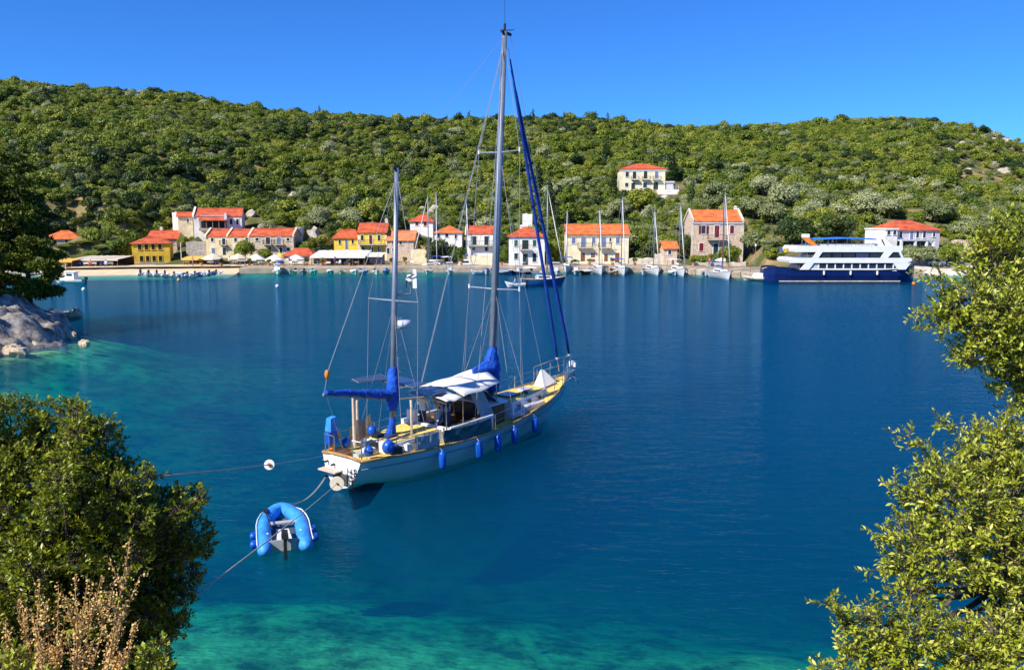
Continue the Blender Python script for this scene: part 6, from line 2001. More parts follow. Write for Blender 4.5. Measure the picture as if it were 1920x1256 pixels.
maquis = leaf_mat('maquis_leaves', [(0.15, (0.055, 0.092, 0.009)), (0.45, (0.125, 0.180, 0.014)), (0.70, (0.205, 0.250, 0.018)), (0.95, (0.33, 0.34, 0.045))], 0.25, inst=True)
olive_l = leaf_mat('olive_leaves', [(0.1, (0.10, 0.135, 0.040)), (0.5, (0.20, 0.235, 0.085)), (0.9, (0.38, 0.41, 0.20))], 0.2, inst=True)
dark_l = leaf_mat('dark_evergreen_leaves', [(0.1, (0.012, 0.030, 0.006)), (0.5, (0.030, 0.060, 0.010)), (0.9, (0.070, 0.10, 0.015))], 0.2, inst=True)
bright_l = leaf_mat('bright_leaves', [(0.1, (0.06, 0.12, 0.008)), (0.5, (0.13, 0.20, 0.012)), (0.9, (0.24, 0.28, 0.03))], 0.3, inst=True)

# prototypes for the wood on the slope: kept outside the scene, used only as instances
proto = bpy.data.collections.new('wood_prototypes')
protos = []
for k in range(4):
    protos.append(('maquis_%d' % k, crown_mesh(20 + k, 1000, 0.16, 8 + k, 0.75 + 0.08 * k), maquis))
for k in range(2):
    protos.append(('olive_%d' % k, crown_mesh(40 + k, 1100, 0.13, 9, 0.85), olive_l))
protos.append(('dark_oak', crown_mesh(51, 1000, 0.16, 9, 0.95), dark_l))
protos.append(('cypress', crown_mesh(52, 900, 0.22, 14, shape='cypress'), dark_l))
protos.append(('low_scrub', crown_mesh(53, 500, 0.2, 7, 0.45), maquis))
for nm, me, m_ in sorted(protos, key=lambda q: q[0]):
    me.materials.append(m_)
    proto.objects.link(bpy.data.objects.new(nm, me))
PIDX = {nm: i for i, nm in enumerate(sorted(q[0] for q in protos))}

BARE = [(478, 415, 22, 14), (596, 445, 20, 12), (797, 398, 26, 9), (1452, 448, 24, 10), (1712, 398, 26, 9), (1600, 452, 18, 14), (545, 370, 10, 7), (1290, 372, 10, 8), (1035, 410, 14, 5), (1694, 416, 12, 7)]
INDIV = []           # pixel discs of the single trees set by hand
# single trees: px, top y, bottom y, width, kind, distance (None: on the slope), label
TREES = [
    (122, 468, 492, 40, 'bright', 170, 'low green shrub above the thatched bar at far left'),
    (205, 468, 494, 36, 'dark', 170, 'dark green shrub left of the bright leafy tree'),
    (176, 470, 492, 40, 'maquis', 169.5, 'green shrub right behind the middle of the left tavern roof'),
    (225, 443, 496, 46, 'bright', 172, 'bright green leafy tree between the left tavern and the ochre house'),
    (158, 462, 486, 52, 'bright', 172, 'wide light green shrub behind the left tavern roof'),
    (190, 464, 486, 30, 'maquis', 171, 'small green shrub between wide shrub and bright leafy tree'),
    (460, 447, 486, 48, 'bright', 170, 'round green tree in front of the middle terrace house'),
    (497, 462, 486, 34, 'maquis', 170, 'smaller dark green tree just right of the round tree'),
    (820, 446, 494, 58, 'dark', 171, 'big dark bush below the white house with low orange roof'),
    (857, 456, 490, 34, 'bright', 169, 'yellow green round bush left of the white balcony house'),
    (946, 452, 494, 26, 'maquis', 171, 'narrow green bush between balcony house and tall white house'),
    (1040, 440, 494, 34, 'maquis', 172, 'green bush between the tall white house and the cream house'),
    (1078, 484, 500, 20, 'maquis', 165, 'small potted palm-like bush at the cream house front'),
    (1212, 452, 492, 52, 'dark', 171, 'dense dark green bush right of the cream house'),
    (1200, 425, 462, 34, 'maquis', 182, 'green tree above the dense dark bush'),
    (1283, 432, 492, 34, 'dark', 174, 'tall dark bush between the hut and the pink stone house'),
    (1318, 476, 498, 50, 'maquis', 166, 'low hedge in front of the pink stone house, left part'),
    (1366, 452, 496, 46, 'bright', 167, 'leafy green tree at the right front of the pink stone house'),
    (1412, 428, 494, 52, 'olive', 172, 'grey green olive tree right of the pink stone house'),
    (1452, 460, 496, 44, 'maquis', 160, 'bushy green shrub left of the ferry stern'),
    (1492, 402, 462, 76, 'dark', None, 'large dark tree above the ferry stern, left of a similar one'),
    (1562, 398, 458, 78, 'dark', None, 'large dark tree above the middle of the ferry'),
    (1614, 420, 456, 26, 'maquis', None, 'small green bush left of the white arcade house'),
    (1340, 332, 384, 64, 'olive', None, 'olive tree on the slope above the pink stone house, upper left one'),
    (1338, 362, 398, 52, 'olive', None, 'olive tree directly above the roof of the pink stone house'),
    (1412, 362, 412, 60, 'olive', None, 'olive tree above the right end of the pink house roof'),
    (1432, 322, 368, 56, 'olive', None, 'pale olive high on the slope right of the pink house'),
    (1470, 336, 392, 62, 'olive', None, 'large pale olive on the slope left of the ferry middle'),
    (1446, 372, 422, 60, 'olive', None, 'olive tree on the slope right of the pink house'),
    (1535, 352, 396, 52, 'olive', None, 'olive on the slope above the ferry awning'),
    (1622, 352, 404, 58, 'olive', None, 'pale round olive above the left of the white arcade house'),
    (1668, 366, 412, 54, 'olive', None, 'pale round olive just above the white arcade house roof'),
    (1757, 370, 420, 62, 'olive', None, 'large round pale olive to the upper right of the arcade house'),
    (1822, 408, 456, 50, 'olive', None, 'round grey olive near the right edge above the stone ruin'),
    (1722, 452, 500, 72, 'olive', 158, 'spreading olive in front of the right end of the arcade house'),
    (1778, 446, 500, 46, 'maquis', 160, 'green bush between the spreading olive and the near foliage'),
    (1066, 348, 420, 54, 'brightpine', None, 'bright green pine on the slope above the cream house'),
    (1030, 330, 412, 30, 'cypress', None, 'dark cypress left of the bright green pine'),
    (1010, 300, 370, 24, 'cypress', None, 'slender cypress right of the main mast on the upper slope'),
    (1150, 318, 366, 22, 'cypress', None, 'dark cypress at the left corner of the hillside house'),
    (1262, 286, 340, 26, 'cypress', None, 'dark cypress at the right corner of the hillside house'),
    (1135, 258, 310, 22, 'cypress', None, 'slim cypress high on the ridge left of the hillside house'),
    (1204, 345, 396, 64, 'maquis', None, 'leafy green tree below the hillside house'),
    (1158, 366, 412, 56, 'olive', None, 'olive below left of the hillside house'),
    (700, 372, 418, 50, 'maquis', None, 'round green tree above the taller yellow house'),
    (600, 380, 430, 46, 'olive', None, 'grey green tree left above the yellow houses'),
    (530, 392, 425, 36, 'bright', None, 'yellow green bush right of the big veranda house'),
    (880, 385, 425, 46, 'olive', None, 'olive tree above the white balcony house'),
    (745, 395, 432, 34, 'dark', None, 'dark tree behind the mizzen mast above the pink house'),
    (345, 440, 470, 26, 'maquis', 182, 'small green bush below the little cream house'),
]
crownM = {}
trunkM = [trunk_mesh(k) for k in range(3)]
for k in range(3):
    crownM['maquis', k] = crown_mesh(60 + k, 2600, 0.13, 10, 0.85)
    crownM['bright', k] = crown_mesh(70 + k, 2600, 0.13, 10, 0.9)
    crownM['dark', k] = crown_mesh(80 + k, 2600, 0.13, 10, 0.95)
    crownM['olive', k] = crown_mesh(90 + k, 3000, 0.11, 11, 0.9)
    crownM['cypress', k] = crown_mesh(100 + k, 2200, 0.2, 16, shape='cypress')
    crownM['brightpine', k] = crown_mesh(110 + k, 2600, 0.15, 18, shape='pine')
KM = {'maquis': maquis, 'bright': bright_l, 'dark': dark_l, 'olive': olive_l, 'cypress': dark_l, 'brightpine': bright_l}
for (kd, k), me in crownM.items():
    me.materials.append(KM[kd])
for i, (px, yt, yb, w, kd, Y, lab) in enumerate(TREES):
    if Y is None:
        g = ground_hit(px, yb)
        Y = g.y
        zb = g.z
    else:
        zb = landz(PY(px, yb, Y).x, Y)
    s = Y / FPX
    x = PY(px, yb, Y).x
    r = w / 2 * s
    ztop = PY(px, yt, Y).z
    h = max(ztop - zb, 0.8)
    nm = {'olive': 'olive_tree', 'cypress': 'cypress_tree', 'brightpine': 'pine_tree'}.get(kd, 'tree' if h > 3 else 'shrub')
    root = empty(nm, (x, Y, zb), i * 1.3, lab, 'tree' if 'shrub' not in nm else 'shrub', 'trees between and above the houses')
    cr_ = link('crown', crownM[kd, i % 3], None, root)
    tag(cr_, kind='stuff')
    top = {'cypress': 5.0, 'brightpine': 2.9}.get(kd, 1.55)
    cr_.scale = (r * 1.02, r * 1.02, h / top)
    t_ = link('trunk', trunkM[i % 3], bark, root)
    t_.scale = (r * 0.8, r * 0.8, h * 0.65)
    INDIV.append((px, yb, w, Y))

for k, pt_ in enumerate(PLANTERS):
    b_ = link('bush', crownM[('bright', 'dark', 'maquis')[k % 3], k % 3], None, pt_, (0, 0, 0.5))
    b_.scale = (0.55, 0.55, 0.6 + 0.12 * (k % 3))
    tag(b_, kind='stuff')
# the wooded slope itself
rg = np.random.RandomState(11)
pts, scl, rot, idx = [], [], [], []
BL = np.array(BLOCK)
step = 2.6
for Yb in np.arange(168, 452, step):
    xs = np.arange(-0.78 * Yb - 12, 0.78 * Yb + 12, step)
    for xb in xs:
        x = xb + rg.uniform(-0.5, 0.5) * step
        Y = Yb + rg.uniform(-0.5, 0.5) * step
        d = Y - float(np.interp(x, SX, SY))
        if d < 15:
            continue
        u = rg.rand()
        size = rg.uniform(1.05, 2.3) * (1.75 if rg.rand() < 0.07 else 1.4 if rg.rand() < 0.15 else 0.95)
        pts.append((x, Y))
        scl.append(size)
        idx.append(u)
# low scrub between and around the houses
for Yb in np.arange(166, 232, 2.4):
    for xb in np.arange(-0.74 * Yb, 0.74 * Yb, 2.4):
        x = xb + rg.uniform(-1.2, 1.2)
        Y = Yb + rg.uniform(-1.2, 1.2)
        if Y - float(np.interp(x, SX, SY)) < 13 or rg.rand() < 0.25:
            continue
        pts.append((x, Y))
        scl.append(rg.uniform(0.7, 1.7))
        idx.append(rg.uniform(0.05, 1.0))
pts = np.array(pts)
scl = np.array(scl)
uu = np.array(idx)
zz = land(pts[:, 0], pts[:, 1])
def projv(x, y, z):
    q2 = z - EYE
    zc = y * _c - q2 * _s
    yc = y * _s + q2 * _c
    return 960 + FPX * x / zc, 628 - FPX * yc / zc, zc
pxb, pyb, zc = projv(pts[:, 0], pts[:, 1], zz)
pxt, pyt, _ = projv(pts[:, 0], pts[:, 1], zz + scl * 1.5)
wpx = scl * FPX / zc
keep = np.ones(len(pts), bool)
for (bx0, by0, bx1, by1, bY) in BL:
    hit = (pxb + wpx * 0.75 > bx0) & (pxb - wpx * 0.75 < bx1) & (pyt < by1 - 0.22 * (by1 - by0)) & (pyb > by0) & (pts[:, 1] < bY + 2.0)
    keep &= ~hit
for (cx, cy, rx, ry) in BARE:
    keep &= ~((((pxb - cx) / rx) ** 2 + ((pyb - cy) / ry) ** 2 < 1) & (rg.rand(len(pts)) < 0.93))
# rocky shoulder on the right
rocky = (pxb > 1740) & (pyb > 235) & (pyb < 345) & (pxb - 1740 > (pyb - 330) * 0.2)
keep &= ~(rocky & (rg.rand(len(pts)) < 0.66))
for (cx, cy, w, Y) in INDIV:
    keep &= ~((np.abs(pxb - cx) < w * 0.4) & (pyt < cy - 4) & (pyb < cy + 14) & (pts[:, 1] < Y + 1) & (pts[:, 1] > Y - 16))
# which kind grows where: olives low on the right, dark oaks in the gullies, cypresses here and there
patch = fbm(pts[:, 0] / 30 + 7, pts[:, 1] / 30 + 2, 3)
kinds = np.zeros(len(pts), int)
for i in range(len(pts)):
    u = uu[i]
    lower = pyb[i] > 340
    if u < 0.012 and 560 < pxb[i] < 1320:
        nm = 'cypress'
    elif u < (0.45 if (lower and pxb[i] > 1280) else 0.30 if (lower and pxb[i] > 560) else 0.09):
        nm = 'olive_%d' % rg.randint(2)
    elif patch[i] < -0.12 and u < 0.5 or u > 0.95:
        nm = 'dark_oak'
    elif patch[i] > 0.12 and u > 0.6:
        nm = 'low_scrub'
    else:
        nm = 'maquis_%d' % rg.randint(4)
    kinds[i] = PIDX[nm]
    if nm == 'cypress':
        scl[i] *= 0.55
sel = np.where(keep)[0]
me = bpy.data.meshes.new('hillside_wood')
me.vertices.add(len(sel))
co = np.stack([pts[sel, 0], pts[sel, 1], zz[sel] - 0.35 * scl[sel] * 0.6], -1).astype(np.float32)
me.vertices.foreach_set('co', co.ravel())
at = me.attributes.new('size', 'FLOAT_VECTOR', 'POINT')
sv = np.stack([scl[sel] * (0.85 + 0.3 * rg.rand(len(sel))), scl[sel] * (0.85 + 0.3 * rg.rand(len(sel))), scl[sel] * (0.8 + 0.4 * rg.rand(len(sel)))], -1).astype(np.float32)
at.data.foreach_set('vector', sv.ravel())
at = me.attributes.new('turn', 'FLOAT_VECTOR', 'POINT')
tv = np.stack([rg.uniform(-0.12, 0.12, len(sel)), rg.uniform(-0.12, 0.12, len(sel)), rg.uniform(0, 6.28, len(sel))], -1).astype(np.float32)
at.data.foreach_set('vector', tv.ravel())
at = me.attributes.new('kind_index', 'INT', 'POINT')
at.data.foreach_set('value', kinds[sel].astype(np.int32))
wood_o = bpy.data.objects.new('hillside_wood', me)
COL.objects.link(wood_o)
tag(wood_o, 'dense green maquis and oak wood covering the whole hillside', 'wood', kind='stuff')
ng = bpy.data.node_groups.new('wood_scatter', 'GeometryNodeTree')
ng.interface.new_socket('Geometry', in_out='INPUT', socket_type='NodeSocketGeometry')
ng.interface.new_socket('Geometry', in_out='OUTPUT', socket_type='NodeSocketGeometry')
gi, go = ng.nodes.new('NodeGroupInput'), ng.nodes.new('NodeGroupOutput')
ci = ng.nodes.new('GeometryNodeCollectionInfo')
ci.inputs['Collection'].default_value = proto
ci.inputs['Separate Children'].default_value = True
ci.inputs['Reset Children'].default_value = True
ip = ng.nodes.new('GeometryNodeInstanceOnPoints')
def nattr(nm, typ):
    q = ng.nodes.new('GeometryNodeInputNamedAttribute')
    q.data_type = typ
    q.inputs['Name'].default_value = nm
    return q.outputs[0]
l = ng.links.new
l(gi.outputs[0], ip.inputs['Points'])
l(ci.outputs[0], ip.inputs['Instance'])
ip.inputs['Pick Instance'].default_value = True
l(nattr('kind_index', 'INT'), ip.inputs['Instance Index'])
er = ng.nodes.new('FunctionNodeEulerToRotation')
l(nattr('turn', 'FLOAT_VECTOR'), er.inputs[0])
l(er.outputs[0], ip.inputs['Rotation'])
l(nattr('size', 'FLOAT_VECTOR'), ip.inputs['Scale'])
l(ip.outputs[0], go.inputs[0])
mod = wood_o.modifiers.new('scatter', 'NODES')
mod.node_group = ng
print('wood instances', len(sel))

# limestone outcrops on the right shoulder
rgo = random.Random(5)
crag = mat('pale_crag_limestone', (0.38, 0.34, 0.28), 0.9, 0.3, 0.7, 0.8, 3, col2=(0.30, 0.26, 0.21))
rmesh = [rock_mesh(200 + k, 1.3, 1.1, 0.9, 10, 7) for k in range(5)]
for q in rmesh:
    q.materials.append(crag)
crags = sorted((rgo.uniform(1775, 1912), rgo.uniform(256, 328)) for _ in range(16))
NTH = 'first second third fourth fifth sixth seventh eighth ninth tenth eleventh twelfth thirteenth fourteenth fifteenth sixteenth'.split()
spots = [(c[0], c[1], 'pale limestone crag on the rocky right shoulder of the hill, %s from the left' % NTH[k], 'crags on the right shoulder') for k, c in enumerate(crags)]
spots += [(x, y, lab, 'outcrops among the houses') for x, y, lab in (
    (540, 330, 'tan outcrop high in the wood above the terrace row'), (552, 372, 'tan outcrop between the terrace row and the upper wood'),
    (470, 405, 'tan outcrop just right of the big veranda house'), (492, 430, 'tan outcrop right above the longest terrace roof'),
    (590, 440, 'large tan outcrop left of the low yellow house'), (610, 455, 'smaller tan outcrop at the left wall of the low yellow house'),
    (790, 395, 'tan outcrop above the small white house with red shutters'), (812, 402, 'tan outcrop up right of the small white house with red shutters'),
    (1245, 376, 'pale outcrop under the terrace wall of the hillside house'), (1262, 384, 'pale outcrop lower right of the hillside house terrace'))]
for k, (px, py, lab, grp) in enumerate(spots):
    g = ground_hit(px, py)
    o = link('boulder', rmesh[k % 5], None, None, g)
    s = rgo.uniform(1.0, 2.0) if k < 16 else rgo.uniform(0.9, 1.6)
    o.scale = (s * 1.2, s, s)
    o.rotation_euler = (rgo.random(), rgo.random(), rgo.random() * 6)
    tag(o, lab, 'rock', grp)

# ------------------------------------------------------------------ leafy twigs for the near plants
def leafy(root, name, lobes, twigs_per_area, leaf_l, leaf_w, leaves_per, twig_len, m_, seed, tip_bias=0.0, inner=0.35, up=0.3, out=0.8, wide=0.6, extra=()):
    """lobes (centre, radius): twigs start inside a lobe and reach through its skin, leaves sit along each twig"""
    rg = np.random.RandomState(seed)
    T0, T1 = [], []
    for (c, r) in lobes:
        n_ = max(3, int(twigs_per_area * r * r))
        d = rdir(rg, n_)
        st = np.array(c) + d * r * (inner + (1 - inner) * rg.rand(n_, 1) ** 0.6) * np.array([1, 1, 0.92])
        dd = d * out + rdir(rg, n_) * wide + np.array([0, 0, up])
        dd /= np.linalg.norm(dd, axis=1, keepdims=True)
        ln = twig_len * (0.6 + 0.8 * rg.rand(n_, 1))
        T0.append(st - dd * ln * 0.5)
        T1.append(st + dd * ln * 0.5)
    for (a, b) in extra:
        T0.append(np.array([a]))
        T1.append(np.array([b]))
    T0 = np.concatenate(T0)
    T1 = np.concatenate(T1)
    n_ = len(T0)
    k = leaves_per
    f = (np.arange(k) + 0.5) / k
    f = f ** (1 - tip_bias) if tip_bias else f
    f = np.tile(f, n_) * 0.85 + 0.15 + rg.uniform(-0.03, 0.03, n_ * k)
    ti = np.repeat(np.arange(n_), k)
    ax = (T1 - T0)[ti]
    axn = ax / np.linalg.norm(ax, axis=1, keepdims=True)
    P = T0[ti] + ax * f[:, None]
    side = np.cross(axn, rdir(rg, n_ * k))
    side /= np.maximum(np.linalg.norm(side, axis=1, keepdims=True), 1e-6)
    A = axn * 0.65 + side * 0.85 + np.array([0, 0, 0.15])
    N = axn * 0.6 + rdir(rg, n_ * k) * 0.5 + np.array([0, 0, 0.55])
    Ln = leaf_l * (0.5 + 0.9 * rg.rand(n_ * k))
    V, F = leaf_faces(P, A, N, Ln, Ln * leaf_w, 0.22)
    me = np_mesh(name, V, F)
    o = link(name, me, m_, root)
    tag(o, kind='stuff')
    # the twigs themselves: thin three-sided rods
    d = T1 - T0
    d /= np.linalg.norm(d, axis=1, keepdims=True)
    a = np.cross(d, np.array([0.3, 0.5, 0.8]))
    a /= np.linalg.norm(a, axis=1, keepdims=True)
    b = np.cross(d, a)
    rad = 0.0028
    ring0 = [T0 + (a * math.cos(t) + b * math.sin(t)) * rad for t in (0, 2.09, 4.19)]
    ring1 = [T1 + (a * math.cos(t) + b * math.sin(t)) * rad * 0.4 for t in (0, 2.09, 4.19)]
    V = np.stack(ring0 + ring1, 1).reshape(-1, 3)
    kk = np.arange(n_)[:, None] * 6
    F = np.concatenate([kk + np.array([[0, 1, 4, 3]]), kk + np.array([[1, 2, 5, 4]]), kk + np.array([[2, 0, 3, 5]])], 0)
    tag(link('twigs', np_mesh('twigs', V, F), bark, root), kind='stuff')
    return o
def lob(L_, base):
    out = []
    for (px, py, r, Y) in L_:
        p = PY(px, py, Y) - base
        out.append(((p.x, p.y, p.z), r * Y / FPX))
    return out
def branch_net(root, foot, lobes, m_, r0=0.03, seed=1, hub=None):
    rg = random.Random(seed)
    b = MB()
    foot = Vector(foot)
    if hub is not None:
        b.tube([foot, foot.lerp(hub, 0.5) + Vector((0.05, 0, 0)), hub], [r0 * 1.5, r0 * 1.3, r0], 8)
        foot = Vector(hub)
    for (c, r) in lobes:
        c = Vector(c)
        mid = foot.lerp(c, 0.5) + Vector((rg.uniform(-0.15, 0.15), rg.uniform(-0.15, 0.15), rg.uniform(-0.05, 0.1)))
        b.tube([foot, foot.lerp(mid, 0.5) + Vector((0, 0, -0.05)), mid, c], [r0, r0 * 0.8, r0 * 0.55, r0 * 0.25], 6)
        for k in range(5):
            d = Vector((rg.gauss(0, 1), rg.gauss(0, 1), rg.gauss(0.3, 1))).normalized()
            b.tube([c, c + d * r * 0.5 + Vector((0, 0, 0.02)), c + d * r * 0.95], [r0 * 0.25, r0 * 0.17, r0 * 0.07], 4)
    return b.build('trunk', m_, root, True)

# left mastic bush
near_green = leaf_mat('mastic_leaves', [(0.1, (0.040, 0.070, 0.005)), (0.4, (0.125, 0.170, 0.010)), (0.65, (0.25, 0.30, 0.012)), (0.9, (0.42, 0.43, 0.03))], 0.34, 0.35, 0.5, patch=1.2)
base = Vector((-3.2, 6.6, float(bank(np.array(-3.2), np.array(6.6)))))
bush = empty('mastic_bush', base, 0, 'big dark green bush filling the lower left corner above the water', 'bush')
LB = [(20, 800, 82, 6.5), (110, 792, 66, 6.6), (185, 832, 58, 6.5), (55, 890, 100, 6.2), (165, 915, 85, 6.2), (245, 905, 58, 6.5), (300, 950, 56, 6.6), (352, 940, 40, 6.8), (365, 1005, 42, 6.9), (310, 1030, 66, 6.7), (215, 1010, 85, 6.2), (90, 1010, 100, 6.0),
      (335, 1085, 52, 6.9), (270, 1110, 75, 6.6), (160, 1110, 95, 6.2), (30, 1120, 100, 6.0), (250, 1190, 70, 6.6), (130, 1220, 95, 6.3), (-80, 850, 110, 6.4), (-90, 1020, 120, 6.3), (-60, 1200, 120, 6.2), (300, 1180, 42, 6.9), (210, 1280, 90, 6.6), (60, 1290, 100, 6.2),
      (60, 960, 140, 7.1), (200, 1060, 130, 7.2), (120, 1180, 140, 7.2), (250, 1000, 90, 7.2)]
LB += [(285, 1235, 48, 6.8), (318, 1150, 38, 6.9), (255, 1290, 80, 6.7)]
rq = random.Random(12)
LS = []
for (px, py, r, Y) in LB:
    if Y > 7:
        LS.append((px, py, r, Y))
        continue
    LS.append((px, py, r * 0.72, Y + 0.12))
    for k in range(5):
        a_ = rq.uniform(0, 6.28)
        LS.append((px + r * 0.62 * math.cos(a_), py + r * 0.62 * math.sin(a_), r * rq.uniform(0.24, 0.40), Y - rq.uniform(-0.15, 0.3)))
ll = lob(LS, base)
leafy(bush, 'crown', ll, 3300, 0.038, 0.46, 11, 0.12, near_green, 3, tip_bias=0.5, inner=0.6)
branch_net(bush, (0, 0, 0), ll, bark, 0.022, 2, PY(110, 1120, 6.6) - base)
# right wild olive / phillyrea in two masses
sun_green = leaf_mat('phillyrea_leaves', [(0.1, (0.08, 0.13, 0.008)), (0.35, (0.25, 0.31, 0.015)), (0.65, (0.44, 0.48, 0.035)), (0.95, (0.64, 0.63, 0.15))], 0.3, 0.35, 0.5, patch=1.5)
base2 = Vector((3.9, 5.3, float(bank(np.array(3.9), np.array(5.3)))))
t2 = empty('evergreen_tree', base2, 0, 'sunlit small-leaved evergreen reaching in from the upper right edge', 'tree')
LU = [(1870, 505, 62, 5.2), (1915, 470, 60, 5.3), (1820, 560, 58, 5.1), (1885, 590, 75, 5.0), (1778, 588, 36, 5.1), (1850, 640, 55, 5.1), (1930, 640, 80, 5.1), (1900, 700, 52, 5.2), (1960, 560, 90, 5.2), (1950, 740, 60, 5.2), (1990, 660, 100, 5.3), (1845, 470, 34, 5.2), (1870, 440, 24, 5.2), (1815, 665, 24, 5.1)]
lu = lob(LU, base2)
ex = []
rgx = np.random.RandomState(4)
def sprig(px0, py0, px1, py1, Y, base, n=5):
    A_, B_ = PY(px0, py0, Y) - base, PY(px1, py1, Y - 0.1) - base
    for k in range(n):
        t = (k + 0.5) / n
        c = A_.lerp(B_, t)
        d = (B_ - A_).normalized() + Vector(rgx.normal(size=3) * 0.55)
        ex.append((tuple(c), tuple(c + d.normalized() * 0.11)))
sprig(1800, 545, 1735, 505, 5.1, base2, 10)
sprig(1790, 590, 1722, 590, 5.1, base2, 12)
sprig(1800, 620, 1745, 615, 5.1, base2, 8)
sprig(1840, 690, 1790, 672, 5.1, base2, 8)
sprig(1870, 440, 1880, 410, 5.2, base2, 5)
sprig(1930, 735, 1895, 770, 5.2, base2, 8)
leafy(t2, 'crown', lu, 2700, 0.037, 0.40, 12, 0.16, sun_green, 8, inner=0.35, extra=ex)
branch_net(t2, (0.9, 0.2, 0.2), lu, bark, 0.022, 3, PY(1985, 600, 5.3) - base2)
base3 = Vector((3.0, 4.9, float(bank(np.array(3.0), np.array(4.9)))))
t3 = empty('evergreen_bush', base3, 0, 'sunlit small-leaved evergreen bush filling the lower right corner', 'bush')
LW = [(1850, 850, 62, 5.0), (1910, 840, 66, 5.0), (1778, 880, 52, 4.9), (1730, 935, 44, 4.9), (1800, 950, 85, 4.8), (1900, 940, 92, 4.8), (1715, 1005, 50, 4.8), (1690, 1060, 36, 4.8), (1770, 1040, 72, 4.7), (1870, 1040, 80, 4.7), (1940, 1060, 80, 4.8), (1720, 1110, 42, 4.7),
      (1650, 1185, 52, 4.6), (1720, 1190, 60, 4.5), (1800, 1215, 66, 4.5), (1880, 1200, 66, 4.5), (1590, 1170, 30, 4.6), (1610, 1235, 46, 4.6), (1690, 1255, 60, 4.5), (1940, 1170, 80, 4.6), (1980, 920, 100, 5.0), (1850, 1270, 80, 4.4), (1560, 1290, 40, 4.5)]
lw = lob(LW, base3)
ex = []
sprig(1740, 850, 1692, 812, 4.95, base3, 10)
sprig(1800, 810, 1755, 790, 5.0, base3, 9)
sprig(1710, 925, 1672, 905, 4.9, base3, 9)
sprig(1680, 1010, 1642, 1000, 4.85, base3, 9)
sprig(1680, 1060, 1638, 1068, 4.85, base3, 7)
sprig(1590, 1170, 1545, 1128, 4.6, base3, 12)
sprig(1620, 1150, 1640, 1125, 4.6, base3, 6)
sprig(1570, 1255, 1515, 1250, 4.5, base3, 7)
sprig(1880, 800, 1885, 775, 5.0, base3, 6)
leafy(t3, 'crown', lw, 3000, 0.035, 0.40, 12, 0.15, sun_green, 9, inner=0.35, extra=ex)
branch_net(t3, (0.5, -0.1, 0.2), lw, bark, 0.022, 4, PY(1900, 1080, 4.9) - base3)

# dry dock stalks with brown seed heads, lower left
dry = leaf_mat('dry_seed_heads', [(0.1, (0.34, 0.18, 0.05)), (0.5, (0.66, 0.42, 0.14)), (0.9, (0.84, 0.62, 0.28))], 0.15, 0.8, 0.2, patch=2.0)
stalk_m = mat('dry_stalk', (0.42, 0.26, 0.10), 0.85, 0.25, 20)
based = Vector((-2.1, 4.1, float(bank(np.array(-2.1), np.array(4.1)))))
dk = empty('dry_dock_plant', based, 0, 'dry brown seed stalks standing in front of the dark bush at lower left', 'plant')
rg = np.random.RandomState(21)
st = MB()
SP = []
main = [((190, 1330), (245, 1008)), ((170, 1330), (262, 1080)), ((150, 1330), (215, 1090)), ((130, 1330), (165, 1085)), ((110, 1330), (110, 1095)), ((90, 1330), (75, 1085)), ((60, 1330), (38, 1115)), ((200, 1330), (255, 1165)), ((180, 1330), (230, 1140)), ((140, 1330), (140, 1080)), ((30, 1330), (10, 1160)), ((120, 1330), (190, 1080)), ((80, 1330), (60, 1150)), ((160, 1330), (150, 1150)), ((100, 1330), (90, 1180)), ((210, 1340), (225, 1220))]
for k, (a, b) in enumerate(main):
    Y = 4.1 + 0.25 * rg.uniform(-1, 1)
    A_, B_ = PY(a[0], a[1], Y) - based, PY(b[0], b[1], Y) - based
    mid = A_.lerp(B_, 0.55) + Vector((rg.uniform(-0.03, 0.03), rg.uniform(-0.04, 0.04), 0))
    st.tube([A_ - Vector((0, 0, 0.4)), A_, mid, B_], [0.006, 0.005, 0.004, 0.0015], 5)
    for q in np.linspace(0.25, 1.0, 42):
        c = A_.lerp(mid, q / 0.55) if q < 0.55 else mid.lerp(B_, (q - 0.55) / 0.45)
        SP += [tuple(c + Vector(rg.normal(size=3) * 0.010)) for _ in range(3)]
    for s_ in range(4):
        t = rg.uniform(0.25, 0.7)
        c = A_.lerp(B_, t)
        d = Vector((rg.uniform(-0.5, 0.5), rg.uniform(-0.4, 0.4), 1)).normalized()
        ln = rg.uniform(0.10, 0.24)
        st.tube([c, c + d * ln], [0.003, 0.001], 4)
        for q in np.linspace(0.2, 1, 14):
            SP += [tuple(c + d * ln * q + Vector(rg.normal(size=3) * 0.009)) for _ in range(2)]
st.build('stem', stalk_m, dk, True)
SP = np.array(SP)
nS = len(SP)
V, F = leaf_faces(SP, rdir(rg, nS), rdir(rg, nS), 0.014 * (0.6 + 0.8 * rg.rand(nS)), 0.014 * (0.7 + 0.6 * rg.rand(nS)), 0.35)
tag(link('seed_head', np_mesh('seed_head', V, F), dry, dk), kind='stuff')
# little sunlit sprig at the foot of the bush
bs_ = Vector((-1.75, 4.3, float(bank(np.array(-1.75), np.array(4.3)))))
sg_ = empty('leafy_sprig', bs_, 0, 'small yellow green sprig at the bottom between the dark bush and the water', 'plant')
ls = lob([(300, 1205, 14, 4.3), (285, 1235, 26, 4.3), (305, 1250, 18, 4.25), (270, 1270, 30, 4.3), (20, 1240, 34, 4.2), (60, 1265, 34, 4.2)], bs_)
leafy(sg_, 'leaves', ls, 4200, 0.036, 0.5, 8, 0.07, sun_green, 31)
branch_net(sg_, (0, 0, 0), ls, stalk_m, 0.008, 9)

